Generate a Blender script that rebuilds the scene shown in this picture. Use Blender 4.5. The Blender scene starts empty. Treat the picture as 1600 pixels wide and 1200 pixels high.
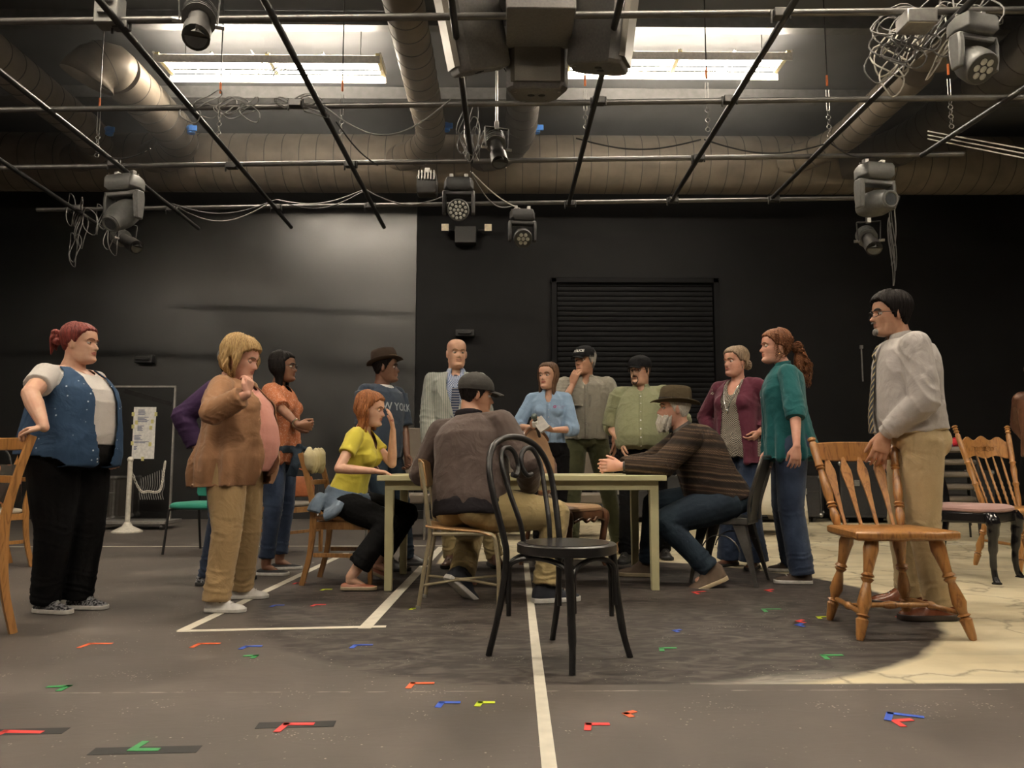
import bpy, bmesh, math, random
import numpy as np
from mathutils import Vector, Matrix, Quaternion
from mathutils.bvhtree import BVHTree
sc = bpy.context.scene
R = math.radians
V = Vector
random.seed(7)
# ---------------------------------------------------------------- camera
CAMZ, F = 0.82, 1200.0
PITCH = math.atan(122 / F); YAW = math.atan(15 / F)
cd = bpy.data.cameras.new('camera'); cam = bpy.data.objects.new('camera', cd)
sc.collection.objects.link(cam); sc.camera = cam
cd.sensor_width = 36; cd.lens = 36 * F / 1600; cd.clip_end = 100
cam.location = (0, 0, CAMZ)
CR = Matrix.Rotation(-YAW, 3, 'Z') @ Matrix.Rotation(math.pi / 2 + PITCH, 3, 'X')
cam.rotation_euler = CR.to_euler()
# ---------------------------------------------------------------- world, colour management
w = bpy.data.worlds.new('world'); sc.world = w; w.use_nodes = True
w.node_tree.nodes['Background'].inputs[0].default_value = (0.02, 0.02, 0.02, 1)
w.node_tree.nodes['Background'].inputs[1].default_value = 0.0
sc.view_settings.view_transform = 'Standard'; sc.view_settings.look = 'None'
sc.view_settings.exposure = 0.62; sc.view_settings.gamma = 1.0
sc.view_settings.use_curve_mapping = False
sc.cycles.use_denoising = True
sc.cycles.max_bounces = 6; sc.cycles.diffuse_bounces = 4; sc.cycles.glossy_bounces = 3
sc.cycles.transmission_bounces = 6; sc.cycles.transparent_max_bounces = 8; sc.cycles.volume_bounces = 0
LAMP = 76.0                     # emission of the fluorescent tubes
LAMPCOL = (1.0, 0.885, 0.73)
HAZE = 0.022

def ray(px, py):
    return (CR @ V((px - 800, 600 - py, -F))).normalized()
def W(px, py, Y):               # the point on the plane y = Y seen at a pixel
    d = ray(px, py); return V((0, 0, CAMZ)) + d * (Y / d.y)
def G(px, py, z=0.0):           # the point on the plane z seen at a pixel
    d = ray(px, py); return V((0, 0, CAMZ)) + d * ((z - CAMZ) / d.z)
# ---------------------------------------------------------------- materials
MATS = {}
def nodemat(name):
    m = bpy.data.materials.new(name); m.use_nodes = True
    nt = m.node_tree; b = nt.nodes['Principled BSDF']
    return m, nt, b
def N(nt, t, **kw):
    n = nt.nodes.new('ShaderNode' + t)
    for k, v in kw.items():
        if k in n.inputs: n.inputs[k].default_value = v
        else: setattr(n, k, v)
    return n
def L(nt, a, b): nt.links.new(a, b)
def col4(c): return (c[0], c[1], c[2], 1)
def mix(nt, fac, a, b, mode='MIX'):
    n = nt.nodes.new('ShaderNodeMix'); n.data_type = 'RGBA'; n.blend_type = mode
    for s, v in ((n.inputs[0], fac), (n.inputs[6], a), (n.inputs[7], b)):
        if hasattr(v, 'is_output'): L(nt, v, s)
        elif isinstance(v, (int, float)): s.default_value = v
        else: s.default_value = col4(v)
    return n.outputs[2]
def math_(nt, op, a, b=None, c=None):
    n = nt.nodes.new('ShaderNodeMath'); n.operation = op
    for s, v in zip(n.inputs, (a, b, c)):
        if v is None: continue
        if hasattr(v, 'is_output'): L(nt, v, s)
        else: s.default_value = v
    return n.outputs[0]
def ramp(nt, fac, stops):
    n = nt.nodes.new('ShaderNodeValToRGB'); L(nt, fac, n.inputs[0])
    e = n.color_ramp.elements
    while len(e) < len(stops): e.new(0.5)
    for el, (p, c) in zip(e, stops): el.position = p; el.color = col4(c) if not isinstance(c, (int, float)) else (c, c, c, 1)
    return n.outputs[0]
def coords(nt, scale=(1, 1, 1), rot=(0, 0, 0), kind='Object'):
    t = nt.nodes.new('ShaderNodeTexCoord'); m = nt.nodes.new('ShaderNodeMapping')
    m.inputs['Scale'].default_value = scale; m.inputs['Rotation'].default_value = rot
    L(nt, t.outputs[kind], m.inputs[0]); return m.outputs[0]
def bump(nt, b, h, strength=0.3, dist=0.01):
    n = nt.nodes.new('ShaderNodeBump'); n.inputs['Strength'].default_value = strength
    n.inputs['Distance'].default_value = dist; L(nt, h, n.inputs['Height']); L(nt, n.outputs[0], b.inputs['Normal'])
def M(name, col=(.5, .5, .5), rough=.6, metal=0., var=.15, vs=30., bmp=.0, bs=200., spec=.5, **kw):
    """plain material with a little colour variation and fine bump"""
    if name in MATS: return MATS[name]
    m, nt, b = nodemat(name)
    c = coords(nt); nz = N(nt, 'TexNoise', Scale=vs, Detail=4.); L(nt, c, nz.inputs['Vector'])
    d = tuple(x * (1 - var) for x in col); u = tuple(min(1, x * (1 + var)) for x in col)
    L(nt, ramp(nt, nz.outputs[0], [(.3, d), (.7, u)]), b.inputs['Base Color'])
    b.inputs['Roughness'].default_value = rough; b.inputs['Metallic'].default_value = metal
    b.inputs['Specular IOR Level'].default_value = spec
    for k, v in kw.items(): b.inputs[k.replace('_', ' ')].default_value = v
    if bmp:
        n2 = N(nt, 'TexNoise', Scale=bs, Detail=3.); L(nt, c, n2.inputs['Vector']); bump(nt, b, n2.outputs[0], bmp, .004)
    MATS[name] = m; return m
def fabric(name, col=(.5, .5, .5), rough=.85, fold=.5, weave=600., var=.12, wear=None):
    """cloth: woven bump, soft folds; wear = paler colour in worn patches (denim)"""
    if name in MATS: return MATS[name]
    m, nt, b = nodemat(name); c = coords(nt)
    n1 = N(nt, 'TexNoise', Scale=6.5, Detail=3., Distortion=1.3); L(nt, c, n1.inputs['Vector'])
    n2 = N(nt, 'TexNoise', Scale=weave, Detail=1.); L(nt, c, n2.inputs['Vector'])
    d = tuple(x * (1 - var) for x in col); u = tuple(min(1, x * (1 + var)) for x in col)
    cc = ramp(nt, n2.outputs[0], [(.3, d), (.7, u)])
    if wear:
        n3 = N(nt, 'TexNoise', Scale=5., Detail=5.); L(nt, c, n3.inputs['Vector'])
        cc = mix(nt, ramp(nt, n3.outputs[0], [(.45, 0.), (.75, 1.)]), cc, wear)
    L(nt, cc, b.inputs['Base Color'])
    b.inputs['Roughness'].default_value = rough; b.inputs['Specular IOR Level'].default_value = .25
    b.inputs['Sheen Weight'].default_value = .12 if max(col) > .05 else 0.
    if max(col) < .02: b.inputs['Specular IOR Level'].default_value = .12
    h = math_(nt, 'ADD', math_(nt, 'MULTIPLY', n1.outputs[0], 1.0 * fold), math_(nt, 'MULTIPLY', n2.outputs[0], .02))
    bump(nt, b, h, .65, .03)
    MATS[name] = m; return m
def patterned(name, fn, rough=.85, fold=.4):
    """fn(nt, object coords) returns a colour socket"""
    if name in MATS: return MATS[name]
    m, nt, b = nodemat(name); c = coords(nt)
    L(nt, fn(nt, c), b.inputs['Base Color'])
    b.inputs['Roughness'].default_value = rough; b.inputs['Specular IOR Level'].default_value = .25
    n1 = N(nt, 'TexNoise', Scale=6.5, Detail=3., Distortion=1.3); L(nt, c, n1.inputs['Vector'])
    bump(nt, b, n1.outputs[0], min(.7, fold * .9), .03)
    MATS[name] = m; return m
def wood(name, col, dark, rough=.35, scale=(6, 6, 1.2), rot=(0, 0, 0)):
    if name in MATS: return MATS[name]
    m, nt, b = nodemat(name); c = coords(nt, scale, rot)
    n = N(nt, 'TexNoise', Scale=6., Detail=8., Distortion=1.5); L(nt, c, n.inputs['Vector'])
    L(nt, ramp(nt, n.outputs[0], [(.3, dark), (.48, col), (.75, tuple(min(1, x * 1.18) for x in col))]), b.inputs['Base Color'])
    b.inputs['Roughness'].default_value = rough
    b.inputs['Coat Weight'].default_value = .25; b.inputs['Coat Roughness'].default_value = .2
    bump(nt, b, n.outputs[0], .08, .004)
    MATS[name] = m; return m
def skin(name, col):
    if name in MATS: return MATS[name]
    m, nt, b = nodemat(name); c = coords(nt)
    n = N(nt, 'TexNoise', Scale=22., Detail=4.); L(nt, c, n.inputs['Vector'])
    d = (col[0] * .9, col[1] * .82, col[2] * .8)
    L(nt, ramp(nt, n.outputs[0], [(.35, d), (.65, col)]), b.inputs['Base Color'])
    b.inputs['Roughness'].default_value = .5; b.inputs['Subsurface Weight'].default_value = .08
    b.inputs['Subsurface Radius'].default_value = (.01, .004, .002); b.inputs['Subsurface Scale'].default_value = .5
    n2 = N(nt, 'TexNoise', Scale=240., Detail=2.); L(nt, c, n2.inputs['Vector']); bump(nt, b, n2.outputs[0], .12, .002)
    MATS[name] = m; return m
def hairmat(name, dark=(0, 0, 0), light=(1, 1, 1), scale=(90, 90, 9)):
    if name in MATS: return MATS[name]
    m, nt, b = nodemat(name); c = coords(nt, scale)
    n = N(nt, 'TexNoise', Scale=2.2, Detail=5., Distortion=.6); L(nt, c, n.inputs['Vector'])
    L(nt, ramp(nt, n.outputs[0], [(.3, dark), (.68, light)]), b.inputs['Base Color'])
    b.inputs['Roughness'].default_value = .5; b.inputs['Specular IOR Level'].default_value = .22 if max(light) > .05 else .10
    bump(nt, b, n.outputs[0], .7, .006)
    MATS[name] = m; return m
def emit(name, col, s):
    m, nt, b = nodemat(name); b.inputs['Base Color'].default_value = (.9, .9, .9, 1)
    b.inputs['Emission Color'].default_value = col4(col); b.inputs['Emission Strength'].default_value = s
    return m
# ---------------------------------------------------------------- mesh building
class MB:
    def __init__(s): s.v = []; s.f = []; s.mi = []; s.cur = 0
    def add(s, vs, fs):
        o = len(s.v); s.v += [tuple(x) for x in vs]
        for f in fs: s.f.append(tuple(i + o for i in f)); s.mi.append(s.cur)
        return s
    def loft(s, rings, caps=True, closed=False):
        n = len(rings[0]); vs = [p for r in rings for p in r]; fs = []
        k = len(rings)
        for j in range(k if closed else k - 1):
            a, b = j * n, ((j + 1) % k) * n
            for i in range(n):
                i2 = (i + 1) % n; fs.append((a + i, a + i2, b + i2, b + i))
        if caps and not closed:
            fs.append(tuple(reversed(range(n)))); fs.append(tuple((k - 1) * n + i for i in range(n)))
        return s.add(vs, fs)
    def box(s, c, d, rot=None):
        c = V(c); h = V(d) / 2; vs = []
        for z in (-1, 1):
            for x, y in ((-1, -1), (1, -1), (1, 1), (-1, 1)):
                p = V((x * h.x, y * h.y, z * h.z))
                if rot is not None: p = rot @ p
                vs.append(c + p)
        return s.add(vs, [(3, 2, 1, 0), (4, 5, 6, 7), (0, 1, 5, 4), (1, 2, 6, 5), (2, 3, 7, 6), (3, 0, 4, 7)])
    def bar(s, a, b, w, t, up=(0, 0, 1)):      # box from a to b
        a, b = V(a), V(b); d = (b - a).normalized(); u = V(up)
        x = d.cross(u)
        if x.length < 1e-4: x = d.cross(V((1, 0, 0)))
        x.normalize(); y = x.cross(d)
        r = []
        for p in (a, b): r.append([p - x * w / 2 - y * t / 2, p + x * w / 2 - y * t / 2, p + x * w / 2 + y * t / 2, p - x * w / 2 + y * t / 2])
        return s.loft(r)
    def tube(s, pts, rad, n=10, closed=False, sq=None, caps=True, up=None):
        pts = [V(p) for p in pts]; k = len(pts)
        if not isinstance(rad, list): rad = [rad] * k
        if len(rad) != k:               # spread the given radii over the path
            m_ = len(rad); rs = []
            for i in range(k):
                t = i / max(1, k - 1) * (m_ - 1); j = min(int(t), m_ - 2); f_ = t - j
                rs.append(tuple(p + (q - p) * f_ for p, q in zip(rad[j], rad[j + 1])) if isinstance(rad[0], tuple) else rad[j] + (rad[j + 1] - rad[j]) * f_)
            rad = rs
        T = []
        for i in range(k):
            if closed: d = pts[(i + 1) % k] - pts[i - 1]
            else: d = pts[min(i + 1, k - 1)] - pts[max(i - 1, 0)]
            T.append(d.normalized() if d.length > 1e-9 else V((0, 0, 1)))
        u = V(up) if up is not None else (V((0, 0, 1)) if abs(T[0].z) < .9 else V((0, 1, 0)))
        u = (u - T[0] * u.dot(T[0])).normalized(); rings = []
        for i in range(k):
            u = (u - T[i] * u.dot(T[i])).normalized(); x = T[i].cross(u); r = rad[i]
            rx, ry = (r if isinstance(r, tuple) else (r, r))
            ring = []
            for j in range(n):
                a = 2 * math.pi * j / n; c, sn = math.cos(a), math.sin(a)
                if sq: c = math.copysign(abs(c) ** sq, c); sn = math.copysign(abs(sn) ** sq, sn)
                ring.append(pts[i] + x * rx * c + u * ry * sn)
            rings.append(ring)
        return s.loft(rings, caps=caps, closed=closed)
    def capsule(s, p0, r0, p1, r1, n=14):
        p0, p1 = V(p0), V(p1); d = (p1 - p0); l = d.length; d = d / l if l > 1e-6 else V((0, 0, 1))
        P, Q = [], []
        for a in (-80, -55, -28): P.append(p0 + d * (r0 * math.sin(R(a)))); Q.append(r0 * math.cos(R(a)))
        P.append(p0); Q.append(r0); P.append(p1); Q.append(r1)
        for a in (28, 55, 80): P.append(p1 + d * (r1 * math.sin(R(a)))); Q.append(r1 * math.cos(R(a)))
        return s.tube(P, Q, n)
    def ell(s, c, r, rot=None, nu=18, nv=12):
        c = V(c); rings = []
        for j in range(nv):
            a = -math.pi / 2 + math.pi * (j + .5) / nv
            ring = []
            for i in range(nu):
                b = 2 * math.pi * i / nu
                p = V((r[0] * math.cos(a) * math.cos(b), r[1] * math.cos(a) * math.sin(b), r[2] * math.sin(a)))
                ring.append(c + (rot @ p if rot is not None else p))
            rings.append(ring)
        return s.loft(rings)
    def lathe(s, a, b, prof, n=14):            # prof: (t 0..1, radius) along a->b
        a, b = V(a), V(b)
        return s.tube([a + (b - a) * t for t, r in prof], [max(r, .0004) for t, r in prof], n)
    def plate(s, outline, z0, z1, M4=None):     # extruded polygon outline (x,y)
        n = len(outline); f = (lambda p: M4 @ V(p)) if M4 is not None else (lambda p: V(p))
        r = [[f((x, y, z)) for x, y in outline] for z in (z0, z1)]
        return s.loft(r)
    def build(s, name, mats, parent=None, smooth=True, angle=40, bev=0, loc=None, rotz=None):
        me = bpy.data.meshes.new(name); me.from_pydata(s.v, [], s.f)
        if not isinstance(mats, (list, tuple)): mats = [mats]
        for m in mats: me.materials.append(m)
        if len(mats) > 1: me.polygons.foreach_set('material_index', s.mi)
        bm = bmesh.new(); bm.from_mesh(me); bmesh.ops.recalc_face_normals(bm, faces=bm.faces); bm.to_mesh(me); bm.free()
        if smooth:
            me.polygons.foreach_set('use_smooth', [True] * len(me.polygons)); me.set_sharp_from_angle(angle=R(angle))
        o = bpy.data.objects.new(name, me); sc.collection.objects.link(o)
        if bev:
            b = o.modifiers.new('bevel', 'BEVEL'); b.width = bev; b.segments = 2; b.limit_method = 'ANGLE'; b.angle_limit = R(50)
        if parent is not None: o.parent = parent
        if loc is not None: o.location = loc
        if rotz is not None: o.rotation_euler = (0, 0, rotz)
        return o
def empty(name, label, cat, loc=(0, 0, 0), rotz=0, group=None):
    o = bpy.data.objects.new(name, None); sc.collection.objects.link(o); o.empty_display_size = .1
    o.location = loc; o.rotation_euler = (0, 0, rotz); return tag(o, label, cat, group)
def tag(o, label, cat, group=None):
    o['label'] = label; o['category'] = cat
    if group: o['group'] = group
    return o
def struct(o): o['kind'] = 'structure'; return o
def copy_tree(o, parent=None, loc=None, rotz=None, label=None, group=None):
    c = o.copy(); sc.collection.objects.link(c); c.parent = parent
    if loc is not None: c.location = loc
    if rotz is not None: c.rotation_euler = (0, 0, rotz)
    if label: c['label'] = label
    if group: c['group'] = group
    for ch in list(o.children): copy_tree(ch, c)
    return c
def arc(c, r, a0, a1, n, plane='xz'):
    out = []
    for i in range(n + 1):
        a = R(a0 + (a1 - a0) * i / n); u, v = r * math.cos(a), r * math.sin(a)
        p = {'xz': (u, 0, v), 'xy': (u, v, 0), 'yz': (0, u, v)}[plane]
        out.append(V(c) + V(p))
    return out
def smoothpath(pts, k=6):                       # Catmull-Rom
    pts = [V(p) for p in pts]; out = []
    P = [pts[0] * 2 - pts[1]] + pts + [pts[-1] * 2 - pts[-2]]
    for i in range(1, len(P) - 2):
        a, b, c, d = P[i - 1], P[i], P[i + 1], P[i + 2]
        for j in range(k):
            t = j / k
            out.append(.5 * ((2 * b) + (c - a) * t + (2 * a - 5 * b + 4 * c - d) * t * t + (3 * b - a - 3 * c + d) * t ** 3))
    out.append(pts[-1]); return out
def cable(name, pts, r, m, label=None, cat='cable', group=None, parent=None, k=6):
    o = MB().tube(smoothpath(pts, k), r, 6).build(name, m, parent)
    if label: tag(o, label, cat, group)
    return o
# ================================================================= the room
WALLY, XL, XR, YB, CEIL = 11.35, -9.5, 9.5, -5.0, 5.75
def floor_mat():
    m, nt, b = nodemat('painted_floor')
    c = coords(nt); sep = N(nt, 'SeparateXYZ'); L(nt, c, sep.inputs[0]); X, Y = sep.outputs[0], sep.outputs[1]
    wob = N(nt, 'TexNoise', Scale=3.5, Detail=6.); L(nt, c, wob.inputs['Vector'])
    wv = math_(nt, 'MULTIPLY', math_(nt, 'SUBTRACT', wob.outputs[0], .5), .10)
    dx = math_(nt, 'SUBTRACT', X, .49); dy = math_(nt, 'SUBTRACT', Y, 4.73)
    dist = math_(nt, 'SQRT', math_(nt, 'ADD', math_(nt, 'POWER', dx, 2.), math_(nt, 'POWER', dy, 2.)))
    dist = math_(nt, 'ADD', dist, wv)
    out = math_(nt, 'MULTIPLY', math_(nt, 'SUBTRACT', dist, 1.87), 18.); out.node.use_clamp = True
    front = math_(nt, 'MULTIPLY', math_(nt, 'SUBTRACT', math_(nt, 'ADD', Y, math_(nt, 'MULTIPLY', wv, .25)), 2.93), 60.); front.node.use_clamp = True
    left = math_(nt, 'MULTIPLY', math_(nt, 'SUBTRACT', X, -.54), 60.); left.node.use_clamp = True
    corner = math_(nt, 'MAXIMUM', math_(nt, 'GREATER_THAN', X, .7), math_(nt, 'GREATER_THAN', Y, 4.7)); front0 = front; front = math_(nt, 'MULTIPLY', front, corner)
    cream = math_(nt, 'MULTIPLY', math_(nt, 'MULTIPLY', out, front), left)
    # cream paint with fine marble cracks
    n1 = N(nt, 'TexNoise', Scale=1.6, Detail=7.); L(nt, c, n1.inputs['Vector'])
    c1 = ramp(nt, n1.outputs[0], [(.3, (.40, .34, .22)), (.5, (.56, .49, .33)), (.72, (.66, .60, .43))])
    cw = coords(nt, (1, 1, 1)); dn = N(nt, 'TexNoise', Scale=2.5, Detail=5.); L(nt, cw, dn.inputs['Vector'])
    addv = nt.nodes.new('ShaderNodeVectorMath'); addv.operation = 'ADD'
    sc_ = nt.nodes.new('ShaderNodeVectorMath'); sc_.operation = 'SCALE'; sc_.inputs['Scale'].default_value = .7
    L(nt, dn.outputs[1], sc_.inputs[0]); L(nt, cw, addv.inputs[0]); L(nt, sc_.outputs[0], addv.inputs[1])
    vo = N(nt, 'TexVoronoi', feature='DISTANCE_TO_EDGE', Scale=1.15); L(nt, addv.outputs[0], vo.inputs['Vector'])
    crack = ramp(nt, vo.outputs['Distance'], [(.0, .75), (.012, .35), (.03, 0.)])
    c1 = mix(nt, crack, c1, (.16, .13, .085))
    cs = coords(nt, (.35, 3.0, 1)); st = N(nt, 'TexNoise', Scale=2.6, Detail=6.); L(nt, cs, st.inputs['Vector'])
    c1 = mix(nt, ramp(nt, st.outputs[0], [(.5, 0.), (.7, .45)]), c1, (.25, .22, .16))
    # black paint, scuffed
    n2 = N(nt, 'TexNoise', Scale=2.2, Detail=8., Distortion=.4); L(nt, c, n2.inputs['Vector'])
    blk = ramp(nt, n2.outputs[0], [(.3, (.062, .053, .046)), (.55, (.086, .073, .064)), (.8, (.13, .112, .098))])
    inn = math_(nt, 'SUBTRACT', 1., out)
    n4 = N(nt, 'TexNoise', Scale=5., Detail=9., Distortion=1.8); L(nt, coords(nt, (1, 2.2, 1)), n4.inputs['Vector'])
    darker = mix(nt, ramp(nt, n4.outputs[0], [(.42, 0.), (.72, 1.)]), (.020, .016, .014), (.095, .080, .070))
    reg = math_(nt, 'MULTIPLY', inn, front0)
    blk = mix(nt, math_(nt, 'MULTIPLY', reg, .95), blk, darker)
    # pale smear of old cream paint showing along the front edge of the disc
    sm = math_(nt, 'SUBTRACT', 1., math_(nt, 'MULTIPLY', math_(nt, 'ABSOLUTE', math_(nt, 'SUBTRACT', dist, 1.86)), 9.)); sm.node.use_clamp = True
    smx = math_(nt, 'MULTIPLY', math_(nt, 'SUBTRACT', 1., math_(nt, 'MULTIPLY', math_(nt, 'ABSOLUTE', math_(nt, 'SUBTRACT', X, 1.0)), 2.2)), 1.); smx.node.use_clamp = True
    smy = math_(nt, 'LESS_THAN', Y, 3.4)
    smf = math_(nt, 'MULTIPLY', math_(nt, 'MULTIPLY', sm, smx), math_(nt, 'MULTIPLY', smy, math_(nt, 'MULTIPLY', n4.outputs[0], 1.1)))
    blk = mix(nt, math_(nt, 'MULTIPLY', smf, front), blk, (.55, .52, .44))
    # paint flecks
    v2 = N(nt, 'TexVoronoi', Scale=26.); L(nt, c, v2.inputs['Vector'])
    n5 = N(nt, 'TexNoise', Scale=1.7, Detail=3.); L(nt, c, n5.inputs['Vector'])
    fl = math_(nt, 'MULTIPLY', ramp(nt, v2.outputs['Distance'], [(.07, 1.), (.11, 0.)]), ramp(nt, n5.outputs[0], [(.50, 0.), (.58, 1.)]))
    blk = mix(nt, math_(nt, 'MULTIPLY', fl, .7), blk, (.42, .38, .32))
    v3 = N(nt, 'TexVoronoi', Scale=60.); L(nt, c, v3.inputs['Vector'])
    n6 = N(nt, 'TexNoise', Scale=4.7, Detail=4.); L(nt, c, n6.inputs['Vector'])
    fl2 = math_(nt, 'MULTIPLY', ramp(nt, v3.outputs['Distance'], [(.14, 1.), (.22, 0.)]), ramp(nt, n6.outputs[0], [(.58, 0.), (.64, 1.)]))
    blk = mix(nt, math_(nt, 'MULTIPLY', fl2, .6), blk, (.45, .42, .36))
    # sheet joint scratches running across the room
    sy = math_(nt, 'ABSOLUTE', math_(nt, 'SUBTRACT', math_(nt, 'ADD', Y, math_(nt, 'MULTIPLY', wv, .12)), 2.86))
    line = math_(nt, 'MULTIPLY', math_(nt, 'LESS_THAN', sy, .0045), ramp(nt, n4.outputs[0], [(.47, 0.), (.6, 1.)]))
    blk = mix(nt, math_(nt, 'MULTIPLY', line, .55), blk, (.40, .37, .32))
    L(nt, mix(nt, cream, blk, c1), b.inputs['Base Color'])
    rg = math_(nt, 'ADD', .42, math_(nt, 'MULTIPLY', n2.outputs[0], .25)); L(nt, rg, b.inputs['Roughness'])
    b.inputs['Specular IOR Level'].default_value = .35
    bump(nt, b, n4.outputs[0], .10, .01)
    return m
def wall_mat(name, col, rough=.42, spec=.5):
    m, nt, b = nodemat(name); c = coords(nt); b.inputs['Specular IOR Level'].default_value = spec
    n = N(nt, 'TexNoise', Scale=1.2, Detail=9.); L(nt, c, n.inputs['Vector'])
    L(nt, ramp(nt, n.outputs[0], [(.3, tuple(x * .85 for x in col)), (.7, tuple(x * 1.2 for x in col))]), b.inputs['Base Color'])
    n2 = N(nt, 'TexNoise', Scale=3., Detail=8.); L(nt, c, n2.inputs['Vector'])
    L(nt, math_(nt, 'ADD', rough - .12, math_(nt, 'MULTIPLY', n2.outputs[0], .24)), b.inputs['Roughness'])
    n3 = N(nt, 'TexNoise', Scale=60., Detail=4.); L(nt, c, n3.inputs['Vector']); bump(nt, b, n3.outputs[0], .15, .004)
    return m
m_wall = wall_mat('black_painted_wall', (.007, .0068, .0070), .62, .14)
m_wallg = wall_mat('semi_gloss_black_panel', (.009, .0088, .0084), .35, .95)
m_ceil = wall_mat('dark_ceiling_sheet', (.13, .13, .132), .5)
struct(MB().box(((XL + XR) / 2, (YB + WALLY) / 2, -.05), (XR - XL + .4, WALLY - YB + .4, .1)).build('floor', floor_mat(), smooth=False))
struct(MB().box(((XL + XR) / 2, WALLY + .1, CEIL / 2), (XR - XL + .4, .2, CEIL)).build('wall_back', m_wall, smooth=False))
struct(MB().box((XL - .1, (YB + WALLY) / 2, CEIL / 2), (.2, WALLY - YB, CEIL)).build('wall_left', m_wall, smooth=False))
struct(MB().box((XR + .1, (YB + WALLY) / 2, CEIL / 2), (.2, WALLY - YB, CEIL)).build('wall_right', m_wall, smooth=False))
struct(MB().box(((XL + XR) / 2, YB - .1, CEIL / 2), (XR - XL + .4, .2, CEIL)).build('wall_front', m_wall, smooth=False))
cl = MB()
cl.box(((XL + XR) / 2, (YB + WALLY) / 2, CEIL + .05), (XR - XL + .4, WALLY - YB + .4, .1))
struct(cl.build('ceiling', m_ceil, smooth=False))
m_steel = M('dark_steel', (.045, .043, .041), .45, .3, .25, 14)
m_joist = M('grey_joist_paint', (.15, .145, .14), .55, .2, .2, 12)
for i, yy in enumerate((1.2, 2.9, 4.6, 6.3, 8.0, 9.7)):
    b_ = MB().box((0, yy, CEIL - .10), (XR - XL, .05, .16)).box((0, yy, CEIL - .19), (XR - XL, .13, .02))
    struct(b_.build('trim_%d' % (i + 1), m_joist, smooth=False))
struct(MB().box((0, WALLY - .03, .06), (XR - XL, .06, .12)).build('baseboard_back', M('black_vinyl', (.012, .012, .012), .5), smooth=False))
px0, px1 = W(-60, 400, WALLY).x, W(651, 400, WALLY).x
struct(MB().box(((px0 + px1) / 2, WALLY - .012, CEIL / 2), (px1 - px0, .024, CEIL)).build('trim_7', m_wallg, smooth=False))
# roll-up door
m_shut = wall_mat('black_shutter_steel', (.005, .005, .0055), .6, .10)
dl, dr = W(866, 600, WALLY), W(1120, 600, WALLY); dtop = W(990, 436, WALLY).z
d = MB(); z = 0.02
while z < dtop - .1:
    d.tube([V((dl.x + .05, WALLY - .03, z + .04)), V((dr.x - .05, WALLY - .03, z + .04))], (.028, .042), 8); z += .076
do = d.build('door_1', m_shut); struct(do)
MB().box(((dl.x + dr.x) / 2, WALLY - .05, dtop - .04), (dr.x - dl.x + .1, .10, .08)).build('shutter_hood', m_shut, do, bev=.01)
for xx in (dl.x, dr.x):
    MB().box((xx, WALLY - .06, dtop / 2), (.07, .08, dtop)).build('guide_rail', m_shut, do, smooth=False)
# ================================================================= fluorescent fixtures
m_tube = emit('lit_fluorescent_tube', LAMPCOL, LAMP)
m_white = M('white_enamel', (.75, .72, .66), .4)
m_brass = M('lamp_holder', (.5, .42, .2), .5)
def fixture(up=True):
    r = empty('ceiling_light', '', 'light')
    h = MB().box((0, 0, .06), (2.52, .16 if up else .46, .05))
    for s in (-1, 1): h.box((0, s * .225, -.045), (2.52, .008, .09))
    for x in (-1.26, -.62, 0, .62, 1.26): h.box((x, 0, .03), (.02, .45, .02))
    if not up:
        for s in (-1, 1): h.box((0, s * .225, -.02), (2.52, .008, .14))
    h.build('reflector', m_white, r, smooth=False)
    for k in (-.62, .62):
        for yy in (-.17, -.06, .06, .17):
            MB().tube([(k - .58, yy, .01), (k + .58, yy, .01)], .016, 6).build('tube', m_tube, r)
    for x in (-1.23, 0, 1.23):
        MB().box((x, 0, .015), (.05, .42, .05)).build('lamp_holder', m_brass, r, bev=.005)
    for x in (-1.0, 1.0):
        MB().tube([(x, 0, .08), (x, 0, CEIL - 5.33)], .006, 5).build('hanger_rod', m_steel, r)
    return r
fx = fixture(); FX = [W(426, 105, 8.4), W(1056, 92, 8.4)]
fx.location = (FX[0].x, 8.4, 5.33); fx['label'] = 'lit twin-row fluorescent fixture above the left half of the pipe grid'
copy_tree(fx, None, (FX[1].x, 8.4, 5.40), label='lit fluorescent fixture above the right half of the grid, beside the hanging loudspeakers')
fx2 = fixture(False); fx2.location = (-7.2, 3.9, 5.3); tag(fx2, 'lit fluorescent fixture hanging nearer the camera, out of the photo', 'light', 'fluorescent fixtures out of the photo')
for yy in (3.9, -.6):
    for xx in (-7.2, -2.45, 1.9, 7.2):
        if (xx, yy) != (-7.2, 3.9): copy_tree(fx2, None, (xx, yy, 5.3), label='lit fluorescent fixture hanging nearer the camera, out of the photo', group='fluorescent fixtures out of the photo')
# ================================================================= pipe grid
m_pipe = M('grey_steel_pipe', (.115, .11, .105), .38, .55, .2, 9)
m_pipeb = M('black_steel_pipe', (.035, .034, .034), .4, .4, .2, 9)
ZG = 3.75
def ext(a, b, s, e):
    d = b - a; return a - d * s, b + d * e
cross_pipes = [((0, 34), (1600, 16), .35, .35, 'nearest crosswise pipe, along the top edge of the photo'),
    ((0, 172), (1600, 152), .2, .2, 'second nearest crosswise pipe, just below the two lit fixtures'),
    ((0, 262), (1505, 241), .25, 0, 'third crosswise pipe, running in front of the big horizontal duct'),
    ((58, 328), (1405, 309), 0, 0, 'farthest crosswise pipe, carrying the moving heads against the wall')]
for a, b, s, e, lb in cross_pipes:
    p, q = ext(G(*a, ZG + .05), G(*b, ZG + .05), s, e)
    tag(MB().tube([p, q], .024, 12).build('grid_pipe', m_pipe), 'grey steel grid pipe, ' + lb, 'pipe', 'lighting grid pipes')
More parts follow.
